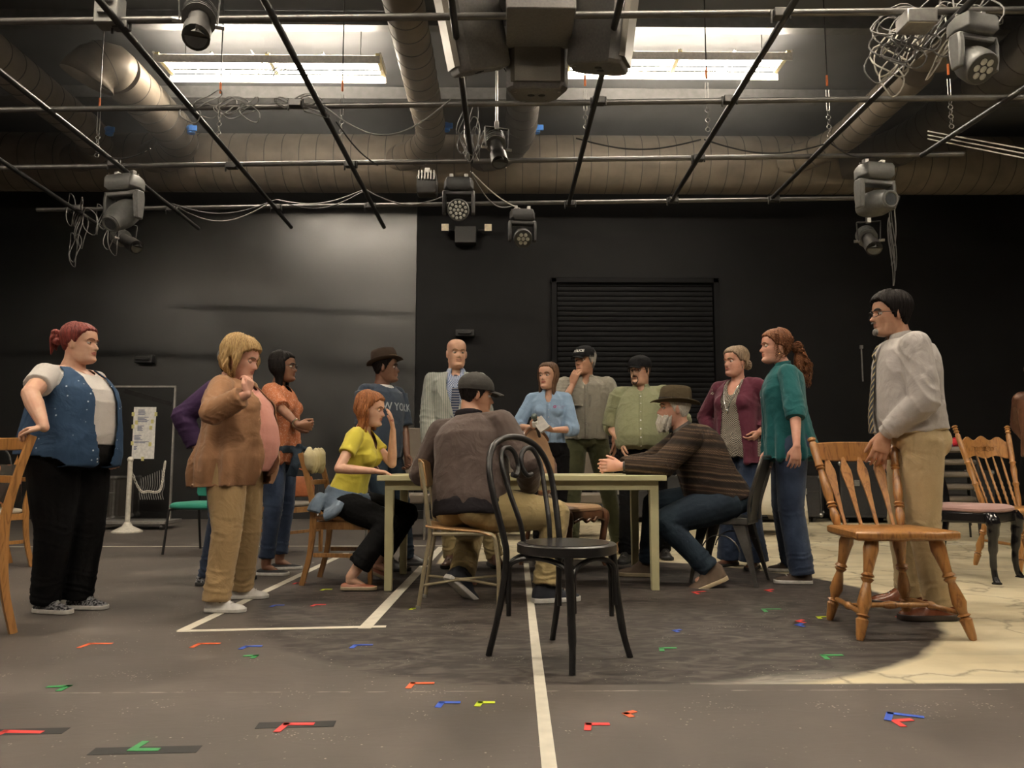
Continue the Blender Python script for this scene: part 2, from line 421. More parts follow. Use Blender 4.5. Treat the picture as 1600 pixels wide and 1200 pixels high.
long_pipes = [((0, 112), (310, 357), .8, 'long pipe rising to the upper left corner'), ((155, 0), (455, 355), .3, 'lengthwise pipe passing between the curved duct and the left fixture'),
    ((413, 0), (600, 355), .3, 'lengthwise pipe crossing the middle of the left fixture'), ((1243, 0), (1050, 313), .3, 'lengthwise pipe crossing the right end of the right fixture'),
    ((955, 60), (889, 318), .3, 'lengthwise pipe ending under the rightmost hanging loudspeaker'), ((1520, 0), (1208, 308), .3, 'lengthwise pipe in front of the two right-hand branch ducts'),
    ((1600, 138), (1440, 243), .8, 'lengthwise pipe at the far right, over the stack of cables'), ((-60, 210), (163, 358), .5, 'short-looking pipe at the far left above the profile spotlight'),
    ((713, 60), (737, 252), .5, 'lengthwise pipe behind the leftmost hanging loudspeaker')]
for a, b, s, lb in long_pipes:
    p, q = ext(G(*a, ZG), G(*b, ZG), s, 0)
    o = MB().tube([p, q], .024, 12).build('grid_pipe', m_pipeb); tag(o, 'dark steel grid pipe, ' + lb, 'pipe', 'lighting grid pipes')
def cross_at(px, py): return G(px, py, ZG + .02)
clamps = [(178, 256, 'left'), (362, 259, 'left of middle'), (120, 325, 'beside the left moving head'), (268, 326, 'right of the left moving head'), (432, 324, 'above the pale wall patch'), (578, 322, 'at the right of the pale wall patch'), (548, 257, 'under the left fixture'),
    (891, 318, 'below the rightmost loudspeaker'), (1051, 313, 'in the middle of the farthest pipe'), (1209, 311, 'left of the right moving head'), (1091, 247, 'on the third pipe right of centre'), (1140, 156, 'under the right end of the right fixture'),
    (935, 158, 'by the rightmost loudspeaker'), (1220, 22, 'near the top edge'), (190, 40, 'near the upper left corner'), (462, 162, 'by the cable bundle')]
c0 = None
for px, py, lb in clamps:
    p = cross_at(px, py)
    if c0 is None:
        c0 = MB().box((0, 0, 0), (.10, .07, .06)).tube([(-.06, 0, .03), (-.06, 0, -.06)], .010, 6).tube([(.06, 0, .04), (.06, 0, -.04)], .010, 6).build('pipe_clamp', m_steel, bev=.012); o = c0
    else: o = c0.copy(); sc.collection.objects.link(o)
    o.location = p; tag(o, 'dark pipe clamp joining two grid pipes, ' + lb, 'clamp', 'clamps of the lighting grid')
# hanging rods with orange tips, link and chain
m_orange = M('orange_tip', (.8, .2, .05), .6); m_chain = M('galvanised_chain', (.35, .34, .32), .35, .8)
hang = [(151, 245, 30, 'over the left moving head'), (341, 225, 60, 'under the left fixture'), (533, 222, 20, 'right of the left fixture'), (727, 254, 40, 'between the loudspeakers'),
    (915, 215, 60, 'right of the loudspeakers'), (1106, 205, 60, 'under the right fixture'), (1296, 215, 60, 'left of the right branch duct'), (1487, 200, 60, 'far right by the lamp head')]
for px, py, dz, lb in hang:
    p = G(px, py, ZG + .05); r = empty('grid_hanger', 'steel rod with orange tip and chain holding the grid, ' + lb, 'hanger', p, group='grid hanger rods')
    MB().tube([(0, 0, .55), (0, 0, CEIL - p.z)], .006, 5).build('rod', m_steel, r)
    MB().tube([(0, 0, .50), (0, 0, .60)], .011, 6).build('tip', m_orange, r)
    mb = MB()
    for s in (-1, 1): mb.tube([(s * .013, 0, .46), (s * .013, 0, .26)], .004, 5)
    mb.build('turnbuckle', m_chain, r)
    mb = MB()
    for k in range(6):
        z0 = .24 - k * .045; pl = 'xz' if k % 2 else 'yz'
        mb.tube([q for q in arc((0, 0, z0), .02, 0, 330, 10, pl)], .004, 5, closed=True)
    mb.build('chain', m_chain, r)
# ================================================================= ducts
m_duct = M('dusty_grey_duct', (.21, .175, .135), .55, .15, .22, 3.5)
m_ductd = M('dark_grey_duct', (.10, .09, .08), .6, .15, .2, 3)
m_seam = M('duct_seam', (.06, .05, .042), .6)
def duct(name, pts, r, label, m=m_duct, rib=.23):
    pts = [V(p) for p in pts]; root = empty(name, label, 'duct', pts[0]); o = pts[0]
    P, Q = [], []; acc = 0.; seam = MB()
    path = []
    for i in range(len(pts) - 1):
        d = pts[i + 1] - pts[i]; n = max(1, int(d.length / .08))
        for j in range(n): path.append(pts[i] + d * (j / n))
    path.append(pts[-1]); loc = [p - o for p in path]
    MB().tube(loc, r, 36).build('duct_pipe', m, root)
    k = 0
    for i in range(1, len(loc) - 1):
        acc += (loc[i] - loc[i - 1]).length
        if acc >= rib:
            acc = 0.; d = (loc[i + 1] - loc[i - 1]).normalized(); MB().tube([loc[i] - d * .006, loc[i] - d * .004, loc[i] + d * .004, loc[i] + d * .006], [r - .002, r + .004, r + .004, r - .002], 36).build('seam_ring', m_seam, root)
    return root
DZ = 5.11; DY = 10.75
duct('round_duct', [(-9.4, DY, DZ + .0), (-3, DY, DZ), (3, DY, DZ), (9.4, DY, DZ + .02)], .41, 'large dusty grey round duct running across the whole room near the back wall')
def br(X, y0, r, lb, z=DZ, m=m_duct, dx=-.55):
    bend = [V((X, 9.55, z)), V((X - .03, 9.8, z)), V((X + dx * .18, 10.05, z)), V((X + dx * .5, 10.3, z - .02)), V((X + dx * .9, 10.45, z - .04)), V((X + dx * 1.2, 10.55, z - .05))]
    return duct('branch_duct', [V((X, y0, z))] + bend, r, lb, m, .20)
br(-5.4, 2.0, .22, 'grey branch duct at the far left, coming forward off the big duct', DZ)
b2 = br(-4.28, 8.2, .25, 'grey branch duct ending in a curved hood opening, left of the left fixture', DZ + .02)
el = []
for i in range(9):
    a = R(90 - i * 11); el.append(V((-.0 - .0, 0, 0)) + V((-(1 - math.sin(a)) * .42, -math.cos(a) * .0 - (1 - abs(math.sin(a))) * .1 - i * .035, -(1 - math.sin(a)) * .28)))
mb = MB(); mb.tube([(0, 0, 0), (-.02, -.09, .01), (-.07, -.15, 0), (-.14, -.18, -.05), (-.20, -.19, -.12), (-.23, -.19, -.19)], [.248, .252, .258, .262, .270, .285], 36, caps=False)
o = mb.build('hood', m_duct, b2); MB().tube([(-.07, -.15, 0), (-.075, -.153, -.004)], .266, 36, caps=False).build('seam_ring', m_seam, b2); sm = o.modifiers.new('s', 'SOLIDIFY'); sm.thickness = .012
br(-.93, 5.0, .195, 'grey branch duct dropping between the left fixture and the loudspeakers')
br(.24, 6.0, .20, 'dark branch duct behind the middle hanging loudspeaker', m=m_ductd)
b5 = br(4.55, 8.0, .20, 'grey ribbed branch duct right of the right fixture, turning left into the big duct')
mb = MB().lathe((.14, -.22, .28), (.14, -.22, -.02), [(0, .02), (.02, .25), (.5, .26), (.98, .27), (1, .24)], 36); mb.build('cap', m_duct, b5)
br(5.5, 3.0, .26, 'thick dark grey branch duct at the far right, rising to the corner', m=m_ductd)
# blue damper handles
m_blue = M('blue_tape', (.03, .22, .75), .4)
for px, py, yy, lb in ((171, 205, 9.5, 'far left branch duct'), (299, 203, 9.5, 'hooded branch duct'), (697, 199, 9.5, 'branch duct left of the loudspeakers'), (838, 202, 9.5, 'dark branch duct behind the loudspeakers')):
    p = W(px, py, yy)
    mb = MB(); mb.tube([(0, 0, -.05), (0, 0, .05)], .05, 12).box((.04, -.05, 0), (.10, .03, .07)).ell((0, -.02, .02), (.055, .04, .04))
    tag(mb.build('blue_damper_handle', m_blue, loc=p, bev=.006), 'bright blue wrapped damper handle on the ' + lb, 'handle', 'blue damper handles')
# truss bits by the right edge: cables swaying off
m_cab = M('grey_cable', (.16, .155, .15), .5); m_cabd = M('black_cable', (.03, .03, .03), .5); m_cabw = M('pale_cable', (.55, .52, .46), .5)
# ================================================================= hanging loudspeakers
m_spk = M('black_speaker_paint', (.12, .115, .11), .5, .0, .15, 60, .3, 400)
m_spk2 = M('grey_speaker_side', (.20, .185, .17), .5, .0, .1, 60)
m_grl = M('perforated_grille', (.17, .155, .13), .5, .5, .3, 500)
def speaker(P, Q, wd, dp, front, label, sidepanel):
    """cabinet hung along the line P (bottom) -> Q (top)"""
    r = empty('loudspeaker', label, 'speaker', P, group='hanging loudspeakers')
    u = (Q - P); h = u.length; u.normalize(); f = V(front); f = (f - u * f.dot(u)).normalized(); x = f.cross(u)
    def pt(a, b, c): return x * a + f * b + u * c
    out = [(-wd / 2, dp * .30), (-wd / 2 + .05, dp / 2), (wd / 2 - .05, dp / 2), (wd / 2, dp * .30), (wd * .36, -dp * .35), (wd * .22, -dp / 2), (-wd * .22, -dp / 2), (-wd * .36, -dp * .35)]
    MB().loft([[pt(a * s, b * s, c) for a, b in out] for s, c in ((.94, 0), (1, .025), (1, h))]).build('cabinet', m_spk, r, bev=.008, angle=30)
    MB().loft([[pt(a, b, c) for a, b in ((-wd / 2 + .03, dp / 2 - .015), (wd / 2 - .03, dp / 2 - .015), (wd / 2 - .06, dp / 2 + .02), (-wd / 2 + .06, dp / 2 + .02))] for c in (.05, h - .05)]).build('grille', m_grl, r)
    if sidepanel:
        s = sidepanel
        MB().loft([[pt(a, b, c) for a, b in ((s * (wd / 2 + .002), dp * .26), (s * (wd / 2 - .008), dp * .26), (s * (wd * .365 - .0), -dp * .33), (s * (wd * .365 + .012), -dp * .33))] for c in (.12, h)]).build('bracket_plate', m_spk2, r)
    mb = MB()
    for a in (-.04, .04): mb.tube([pt(a, .02, -.004), pt(a, .02, .03)], .026, 12)
    mb.build('port_cup', M('black_hole', (.01, .01, .01), .6), r)
    mb = MB()
    for a, b in ((-.36, .3), (.36, .3), (.2, -.35), (-.2, -.35)): mb.tube([pt(a * wd, b * dp, -.006), pt(a * wd, b * dp, .03)], .012, 8)
    mb.build('bolt', m_chain, r)
    MB().tube([pt(0, 0, h), pt(0, 0, h + .25)], .012, 8).build('eye_rod', m_steel, r)
    return r
speaker(W(753, 112, 5.3), W(700, -170, 4.85), .36, .40, (-1, -.25, -.1), 'black loudspeaker hanging at the left of the three, with a grey side plate', 1)
speaker(W(838, 150, 5.5), W(838, -160, 5.2), .45, .42, (0, -1, 0), 'black loudspeaker hanging in the middle of the three, facing the camera', 0)
speaker(W(932, 108, 5.2), W(962, -170, 4.9), .42, .40, (1, -.3, -.1), 'black loudspeaker hanging at the right of the three, against the lit fixture', 0)
bx = MB().box((0, 0, 0), (.46, .5, .34)); p = W(843, 10, 5.0)
tag(bx.build('rigging_box', m_spk, bev=.01, loc=p), 'black box mounted above the middle hanging loudspeaker', 'box')
# ================================================================= moving lights
m_mh = M('charcoal_fixture_plastic', (.045, .045, .046), .45, 0, .12, 40)
m_mhg = M('grey_fixture_plastic', (.11, .11, .105), .42, 0, .12, 40)
m_lens = M('dark_lens', (.05, .055, .06), .08, .0, .1, 40, spec=.9)
m_cell = M('lens_cells', (.55, .55, .50), .15, .2, .1, 40)
def rot_to(d, up=(0, 0, 1)):
    d = V(d).normalized(); x = d.cross(V(up))
    if x.length < 1e-3: x = V((1, 0, 0))
    x.normalize(); z = x.cross(d); return Matrix((x, d, z)).transposed()      # columns: right, forward, up
def moving_head(loc, s, yaw, aim, kind, label, m=m_mh):
    """hangs below loc; yoke turned by yaw; aim = elevation of the lens (deg, negative is down)"""
    r = empty('moving_head_light', label, 'stage light', loc, R(yaw), group='moving head lights')
    b = MB().loft([[V((x * k, y * k, z)) for x, y in ((-.13 * s, -.10 * s), (.13 * s, -.10 * s), (.16 * s, 0), (.13 * s, .10 * s), (-.13 * s, .10 * s), (-.16 * s, 0))] for k, z in ((.9, -.04 * s), (1, -.07 * s), (1, -.15 * s), (.75, -.18 * s))])
    b.build('base', m, r, bev=.006 * s)
    MB().box((-.08 * s, 0, -.02 * s), (.04 * s, .05, .07)).box((.08 * s, 0, -.02 * s), (.04 * s, .05, .07)).tube([(-.14 * s, 0, -.03 * s), (.14 * s, 0, -.03 * s)], .01, 6).build('hook_clamp', m_chain, r, bev=.004)
    y = MB(); y.box((0, 0, -.20 * s), (.34 * s, .10 * s, .05 * s))
    for q in (-1, 1):
        y.loft([[V((q * x, yy, z)) for x, yy in ((.135 * s, -w_), (.175 * s, -w_ * .8), (.175 * s, w_ * .8), (.135 * s, w_))] for z, w_ in ((-.175 * s, .05 * s), (-.24 * s, .065 * s), (-.34 * s, .06 * s), (-.43 * s, .045 * s))])
    y.build('yoke', m, r, bev=.012 * s)
    a = R(aim); d = V((0, -math.cos(a), math.sin(a))); c = V((0, 0, -.38 * s)); k = 1
    hd = MB()
    if kind == 'spot':
        prof = [(-.17, .05), (-.165, .085), (-.10, .105), (.03, .112), (.10, .10), (.15, .082), (.19, .078), (.195, .07)]
        hd.tube([c + d * (t * s) for t, q in prof], [q * s for t, q in prof], 20, sq=.8)
        hd.build('head', m, r)
        MB().tube([c + d * (.188 * s), c + d * (.20 * s)], .05 * s, 20).build('lens', m_lens, r)
        q = MB(); q.tube([c + d * (.19 * s), c + d * (.208 * s)], .078 * s, 24); q.tube([c + d * (.2 * s), c + d * (.203 * s)], .05 * s, 24); 
        rg = MB().tube([c + d * (.196 * s) + (rot_to(d) @ V((math.cos(t) * .064 * s, 0, math.sin(t) * .064 * s))) for t in [i * math.pi / 10 for i in range(20)]], .011 * s, 8, closed=True); rg.build('lens_ring', m_mhg, r)
    else:
        prof = [(-.12, .04), (-.115, .09), (-.05, .115), (.04, .12), (.085, .115), (.09, .11)]
        hd.tube([c + d * (t * s) for t, q in prof], [q * s for t, q in prof], 22); hd.build('head', m_mhg if kind == 'wash' else m, r)
        Rm = rot_to(d); pts = [(0, 0)] + [(.055 * math.cos(i * math.pi / 3), .055 * math.sin(i * math.pi / 3)) for i in range(6)]
        if kind == 'wash': pts = [(0, 0)] + [(.042 * math.cos(i * math.pi / 3), .042 * math.sin(i * math.pi / 3)) for i in range(6)] + [(.083 * math.cos(i * math.pi / 6 + .2), .083 * math.sin(i * math.pi / 6 + .2)) for i in range(12)]
        rr = .017 if kind == 'wash' else .024
        MB().tube([c + d * (.085 * s), c + d * (.094 * s)], .103 * s, 22).build('lens_plate', M('black_lens_plate', (.03, .03, .03), .3), r)
        for u_, v_ in pts:
            p0 = c + Rm @ V((u_ * s, .09 * s, v_ * s)); MB().tube([p0, p0 + d * .008 * s, p0 + d * .012 * s], [rr * s, rr * s, rr * .5 * s], 10).build('lens_cell', m_cell, r)
    return r
def profile_spot(loc, s, d, label, drop=0):
    r = empty('profile_spotlight', label, 'stage light', loc, group='profile spotlights')
    if drop: MB().tube([(0, 0, 0), (0, 0, drop + .02)], .012, 6).build('drop_rod', m_chain, r)
    d = V(d).normalized(); Rm = rot_to(d); c = V((0, 0, -.22 * s))
    prof = [(-.20, .06), (-.19, .085), (-.08, .09), (-.07, .06), (.08, .058), (.09, .075), (.20, .075), (.20, .066)]
    MB().tube([c + d * (t * s) for t, q in prof], [q * s for t, q in prof], 16).build('barrel', m_steel, r)
    mb = MB()
    for k in range(5): mb.tube([c + d * ((-.17 + k * .025) * s), c + d * ((-.162 + k * .025) * s)], .095 * s, 16)
    mb.build('cooling_fins', m_mhg, r)
    MB().tube([c + d * (.195 * s), c + d * (.204 * s)], .06 * s, 16).build('lens', m_lens, r)
    x = Rm @ V((1, 0, 0))
    MB().bar(c - x * .10 * s, c - x * .11 * s + V((0, 0, .19 * s)), .03 * s, .008).bar(c + x * .10 * s, c + x * .11 * s + V((0, 0, .19 * s)), .03 * s, .008).bar(c - x * .11 * s + V((0, 0, .19 * s)), c + x * .11 * s + V((0, 0, .19 * s)), .03 * s, .008).build('yoke', m_steel, r)
    for q in (-1, 1): MB().tube([c + x * (.09 * q * s), c + x * (.14 * q * s)], .014 * s, 8).build('knob', m_chain, r)
    MB().box((0, 0, -.01), (.04 * s, .05, .08)).build('hook_clamp', m_chain, r, bev=.005)
    return r
moving_head(G(196, 270, ZG) , 1.15, -14, -42, 'spot', 'grey moving head spotlight hanging at the far left of the third pipe', m_mhg)
profile_spot(G(200, 327, ZG + .05) - V((0, 0, .14)), 1.1, (.8, -.45, -.5), 'small profile spotlight hanging just below the left moving head', .14)
moving_head(G(717, 275, ZG), .95, 0, -18, 'wash', 'round moving head with many small lenses, hanging between speakers and the farthest pipe')
moving_head(G(816, 322, ZG - .0) - V((0, 0, .02)), .92, 6, -28, 'seven', 'small moving head with seven lenses hanging low right of the emergency light')
moving_head(G(1365, 252, ZG), 1.12, 10, -8, 'spot', 'moving head spotlight with a ringed lens at the right end of the pipes', m_mhg)
profile_spot(G(1355, 310, ZG + .05) - V((0, 0, .24)), 1.15, (-.15, -.75, -.6), 'profile spotlight hanging under the right moving head', .24)
moving_head(G(1518, 22, ZG), .92, 14, -46, 'seven', 'large moving head with seven round lenses in the upper right corner', m_mhg)
profile_spot(G(776, 212, ZG) + V((0, 0, .1)), 1.0, (.15, -.5, -.85), 'dark spotlight pointing down beneath the middle loudspeaker', CEIL - ZG - .1)
pr = empty('par_light', 'small dark square light with silver ribbed back, left of the many-lens moving head', 'stage light', G(668, 262, ZG) - V((0, 0, .05)))
MB().loft([[V((x * k, y * k, z)) for x, y in ((-.10, -.08), (.10, -.08), (.10, .08), (-.10, .08))] for k, z in ((.8, -.02), (1, -.08), (1, -.22), (.9, -.24))]).build('housing', m_steel, pr, bev=.01)
mb = MB()
for k in range(6): mb.box((-.075 + k * .03, -.09, -.06), (.012, .03, .09))
mb.build('cooling_fins', m_chain, pr); MB().box((0, 0, .0), (.05, .05, .08)).build('hook_clamp', m_chain, pr)
par2 = profile_spot(G(312, -8, ZG) - V((0, 0, -.05)), 1.1, (.2, -.6, -.75), 'dark spotlight with frayed cable at the top edge above the left fixture', CEIL - ZG - .05)
# safety cables and signal cables
def sag(a, b, dz, n=5):
    a, b = V(a), V(b); return [a + (b - a) * (i / n) + V((0, 0, -dz * math.sin(math.pi * i / n))) for i in range(n + 1)]
def gp(px, py, z=ZG + .03): return G(px, py, z)
swags = [((268, 318), (432, 312), .14, m_cabd, 'left'), ((268, 318), (425, 315), .22, m_cab, 'left'), ((432, 312), (570, 296), .10, m_cab, 'middle'), ((570, 296), (700, 304), .14, m_cab, 'right'), ((432, 312), (570, 298), .15, m_cabd, 'middle')]
for i, (a, b, dz, m, lb) in enumerate(swags):
    lb = ('black ' if m is m_cabd else 'grey ') + lb
    cable('signal_cable', sag(gp(*a), gp(*b), dz), .007, m, 'thin signal cable sagging along the farthest pipe, the %s stretch' % lb, group='signal cables on the farthest pipe')
for a, b, dz, m, lb in (((735, 268), (800, 322), .15, m_cab, 'in a deep loop to the low moving head'), ((738, 270), (812, 326), .05, m_cabw, 'to the low moving head, paler and tighter'), ((900, 216), (1095, 218), .10, m_cabd, 'in front of the big duct'), ((1100, 218), (1300, 222), .12, m_cabd, 'in front of the big duct right half'),
        ((505, 165), (705, 155), .28, m_cab, 'looping under the second pipe'), ((525, 190), (590, 258), .05, m_cabd, 'diagonal below the left fixture'), ((1298, 224), (1360, 246), .05, m_cabd, 'to the right moving head'), ((150, 238), (235, 232), .08, m_cabd, 'between the two left branch ducts')):
    cable('signal_cable', sag(gp(*a), gp(*b), dz), .007, m, 'thin cable hanging %s' % lb)
random.seed(3)
def bundle(c, w_, h_, n, m, label, r=.005, dirv=(1, 0, 0)):
    root = empty('cable_coil', label, 'cable', c); mb = MB(); d = V(dirv).normalized()
    for i in range(n):
        o = d * random.uniform(-w_, w_) + V((0, random.uniform(-.04, .04), random.uniform(-h_, h_) * .5))
        ra, rb = random.uniform(.5, 1) * w_ * .5, random.uniform(.5, 1) * h_ * .5; ph = random.uniform(0, 6)
        mb.tube([o + d * (ra * math.cos(t + ph)) + V((0, .02 * math.sin(3 * t), rb * math.sin(t))) for t in [k * math.pi / 9 for k in range(18)]], r, 5, closed=True)
    mb.build('loops', m, root)
    return root
bundle(gp(350, 168), .30, .16, 9, m_cab, 'tangled coil of grey cable tied to the second pipe under the left fixture')
bundle(gp(460, 165), .25, .10, 6, m_cab, 'small tangle of grey cable on the second pipe left of centre')
bundle(gp(120, 327, 3.8) - V((0, 0, .25)), .12, .5, 6, m_cab, 'loose loops of cable hanging left of the left moving head')
bundle(gp(170, 327, 3.8) - V((0, 0, .25)), .20, .5, 5, m_cab, 'loops of cable hanging behind the small profile spotlight')
bundle(gp(1462, 40, 3.75), .36, .30, 20, m_cab, 'big tangle of cables heaped on the grid at the upper right', .006, (1, -.3, .35))
bundle(gp(1440, 70, 3.7), .26, .30, 9, m_cabw, 'pale cables looped through the heap at the upper right', .006, (1, -.3, .35))
bundle(gp(1390, 310, 3.8) - V((0, 0, .4)), .05, .9, 4, m_cab, 'long hanging loops of cable right of the lower right spotlight')
bundle(gp(740, 210, 3.9), .14, .40, 8, m_cab, 'cables looped over the spotlight beneath the loudspeakers')
bundle(gp(805, 62, 3.95), .16, .30, 7, m_cabd, 'black cables looped between the left and middle loudspeakers')
bundle(gp(925, 40, 3.9), .20, .25, 6, m_cabd, 'black cables draped over the right loudspeaker')
bundle(gp(418, 100, 5.25), .25, .2, 6, m_cab, 'cable tangle in front of the middle of the left fixture')
tag(MB().box((0, 0, 0), (.20, .16, .10)).build('junction_box', m_chain, loc=gp(1432, 34, 3.7), bev=.01), 'pale metal power box among the cables at the upper right', 'box')
tag(MB().box((0, 0, 0), (.16, .12, .22)).box((.0, -.07, .04), (.10, .02, .03)).box((0, -.07, -.04), (.10, .02, .03)).build('outlet_box', m_mhg, loc=gp(172, 18, 3.86), bev=.008), 'grey outlet box on the grid near the upper left corner', 'box')
for dz, wl in ((0, 'topmost'), (.05, 'middle'), (.10, 'lowest')):
    a, b = W(1450, 205 + dz * 120, 7.0), W(1640, 240 + dz * 150, 5.8)
    cable('steel_wire', [a, (a + b) / 2, b], .006, m_cabw, wl + ' of the pale twisted wires running to the right edge below the ducts', 'wire', 'wires at the right edge')
# fixture trusses above
# emergency light on the wall
el = empty('emergency_light', 'black wall emergency light with two square lamp heads', 'light', W(728, 365, WALLY - .0))
MB().box((0, -.09, -.06), (.32, .16, .26)).build('battery_case', M('matt_black_plastic', (.014, .014, .014), .5), el, bev=.01)
for x in (-.30, .34):
    hd = MB().loft([[V((x + a * k, yy, .03 + b * k)) for a, b in ((-.055, -.055), (.055, -.055), (.055, .055), (-.055, .055))] for k, yy in ((.7, -.10), (1, -.18), (1, -.21))]).build('lamp_head', m_steel, el)
    MB().box((x, -.212, .03), (.105, .008, .105)).build('lens', M('cream_lens', (.75, .66, .48), .3), hd)
    MB().tube([(x * .55, -.10, .02), (x, -.10, .03)], .012, 8).build('arm', m_steel, el)
tag(MB().box((0, -.07, 0), (.28, .13, .10)).box((0, -.15, .0), (.20, .03, .04)).build('wall_box', M('matt_black_plastic'), loc=W(727, 522, WALLY), bev=.008), 'flat black box on the back wall above the bald man', 'box')
tag(MB().box((0, -.07, 0), (.26, .13, .12)).box((0, -.15, .0), (.20, .03, .05)).build('wall_box', M('matt_black_plastic'), loc=W(230, 562, WALLY), bev=.008), 'flat black box on the back wall above the taped notice', 'box')
tag(MB().tube([(0, 0, -.25), (0, 0, .25)], .012, 6).box((0, .0, .27), (.04, .04, .05)).build('wall_conduit', m_chain, loc=W(1347, 570, WALLY - .02)), 'thin pale strip on the back wall behind the man in the tie', 'strip')
# ================================================================= furniture
m_table = M('pale_olive_table_paint', (.46, .43, .25), .42, 0, .06, 8)
tA, tB = G(612, 920), G(1016, 915); TY = 5.02
tx0, tx1 = (603 - 785) * TY / 1200 + .0, (1028 - 785) * TY / 1200
TZ = .735; TD = .80
r = empty('table', 'pale green painted wooden table in the middle of the group', 'table', ((tx0 + tx1) / 2, TY + TD / 2, 0)); hw = (tx1 - tx0) / 2
MB().box((0, 0, TZ - .018), (2 * hw + .09, TD + .08, .036)).build('tabletop', m_table, r, bev=.004)
for s in (-1, 1):
    MB().box((0, s * (TD / 2 - .012), TZ - .036 - .03), (2 * hw - .02, .022, .06)).build('apron', m_table, r, bev=.002)
    MB().box((s * (hw - .012), 0, TZ - .036 - .03), (.022, TD - .06, .06)).build('apron', m_table, r, bev=.002)
    for q in (-1, 1):
        MB().loft([[V((s * (hw - .03) + x * k, q * (TD / 2 - .03) + y * k, z)) for x, y in ((-.029, -.029), (.029, -.029), (.029, .029), (-.029, .029))] for k, z in ((.85, 0), (1, TZ - .036))]).build('leg', m_table, r, bev=.003)
# ---- bentwood chair
m_blk = M('black_bentwood', (.012, .011, .011), .32, 0, .3, 30)
def at_rot(C, a): return dict(loc=(C[0], C[1], 0), rotz=-R(a))
c = empty('bentwood_chair', 'empty black bentwood chair with curled back in front of the table', 'chair', **at_rot((.275, 3.33), 135))
SZ = .478
seat = MB().tube([(0, 0, SZ - .042), (0, 0, SZ - .038), (0, 0, SZ - .004), (0, 0, SZ)], [(.200, .200), (.212, .212), (.212, .212), (.206, .206)], 40)
seat.build('seat', m_blk, c)
MB().tube([(0, 0, SZ - .002), (0, 0, SZ + .0025)], .180, 40).build('seat_panel', M('dark_seat_ply', (.02, .018, .018), .25), c)
hoop = []
for x, y, z in ((.205, -.265, 0), (.19, -.215, .20), (.175, -.19, .40), (.180, -.20, .50), (.200, -.245, .68), (.195, -.275, .80), (.15, -.30, .885), (.075, -.31, .925), (0, -.313, .935)): hoop.append(V((x, y, z)))
hoop += [V((-p.x, p.y, p.z)) for p in reversed(hoop[:-1])]
MB().tube(smoothpath(hoop, 6), .0145, 12).build('back_hoop', m_blk, c)
for s in (-1, 1):
    pts = [(s * .085, -.17, SZ - .01), (s * .095, -.185, .56), (s * .115, -.225, .68), (s * .128, -.262, .80), (s * .105, -.285, .872), (s * .060, -.288, .885), (s * .022, -.285, .855), (s * .012, -.275, .80), (s * .035, -.262, .76), (s * .066, -.262, .765)]
    MB().tube(smoothpath(pts, 7), [.0125] * 50 + [.012, .0115, .011, .0105] * 3 if False else .0115, 10).build('back_scroll', m_blk, c)
    MB().tube(smoothpath([(s * .145, .13, SZ - .03), (s * .150, .145, .30), (s * .165, .165, .12), (s * .19, .185, 0)], 6), [.0185] * 7 + [.017] * 6 + [.014] * 6, 12).build('leg', m_blk, c)
def bow(p, q, low):      # bentwood brace arching between two legs
    p, q = V(p), V(q); m = (p + q) / 2
    pts = [V((p.x, p.y, low)), V((p.x * .99, p.y * .99, SZ - .16)), p * .88 + m * .12 + V((0, 0, SZ - .085)), m + V((0, 0, SZ - .055)), q * .88 + m * .12 + V((0, 0, SZ - .085)), V((q.x * .99, q.y * .99, SZ - .16)), V((q.x, q.y, low))]
    MB().tube(smoothpath(pts, 6), .011, 8).build('brace', m_blk, c)
bow((.165, -.185, 0), (.138, .13, 0), .17); bow((-.165, -.185, 0), (-.138, .13, 0), .17); bow((.135, .15, 0), (-.135, .15, 0), .22); bow((.165, -.19, 0), (-.165, -.19, 0), .22)
# ---- turned-leg wooden chair
m_oak = wood('golden_oak', (.30, .135, .038), (.15, .058, .015))
m_oak2 = wood('honey_oak', (.37, .175, .052), (.21, .09, .024))
def turned(mb, a, b, r=.022, n=14):
    k = r
    mb.lathe(a, b, [(0, k * .55), (.04, k * .75), (.14, k * .95), (.20, k * 1.1), (.225, k * .7), (.24, k * 1.2), (.255, k * .75), (.28, k * .8), (.36, k * 1.25), (.48, k * .95), (.56, k * .65), (.60, k * 1.15), (.615, k * .75), (.63, k * 1.2), (.66, k * .8), (.78, k * 1.05), (.9, k * 1.35), (1, k * 1.1)], n)
    return mb
c = empty('spindle_back_chair', 'empty golden oak arrow-back chair under the hand of the man in the tie', 'chair', **at_rot((1.915, 3.86), 180))
SZ = .495
fl = [(-.215, -.20), (.215, -.20), (.235, 0), (.25, .21), (.15, .235), (-.15, .235), (-.25, .21), (-.235, 0)]
MB().loft([[V((x * k, y * k, z)) for x, y in fl] for k, z in ((.93, SZ - .045), (1, SZ - .035), (1, SZ - .008), (.96, SZ))]).build('seat', m_oak, c, bev=.006)
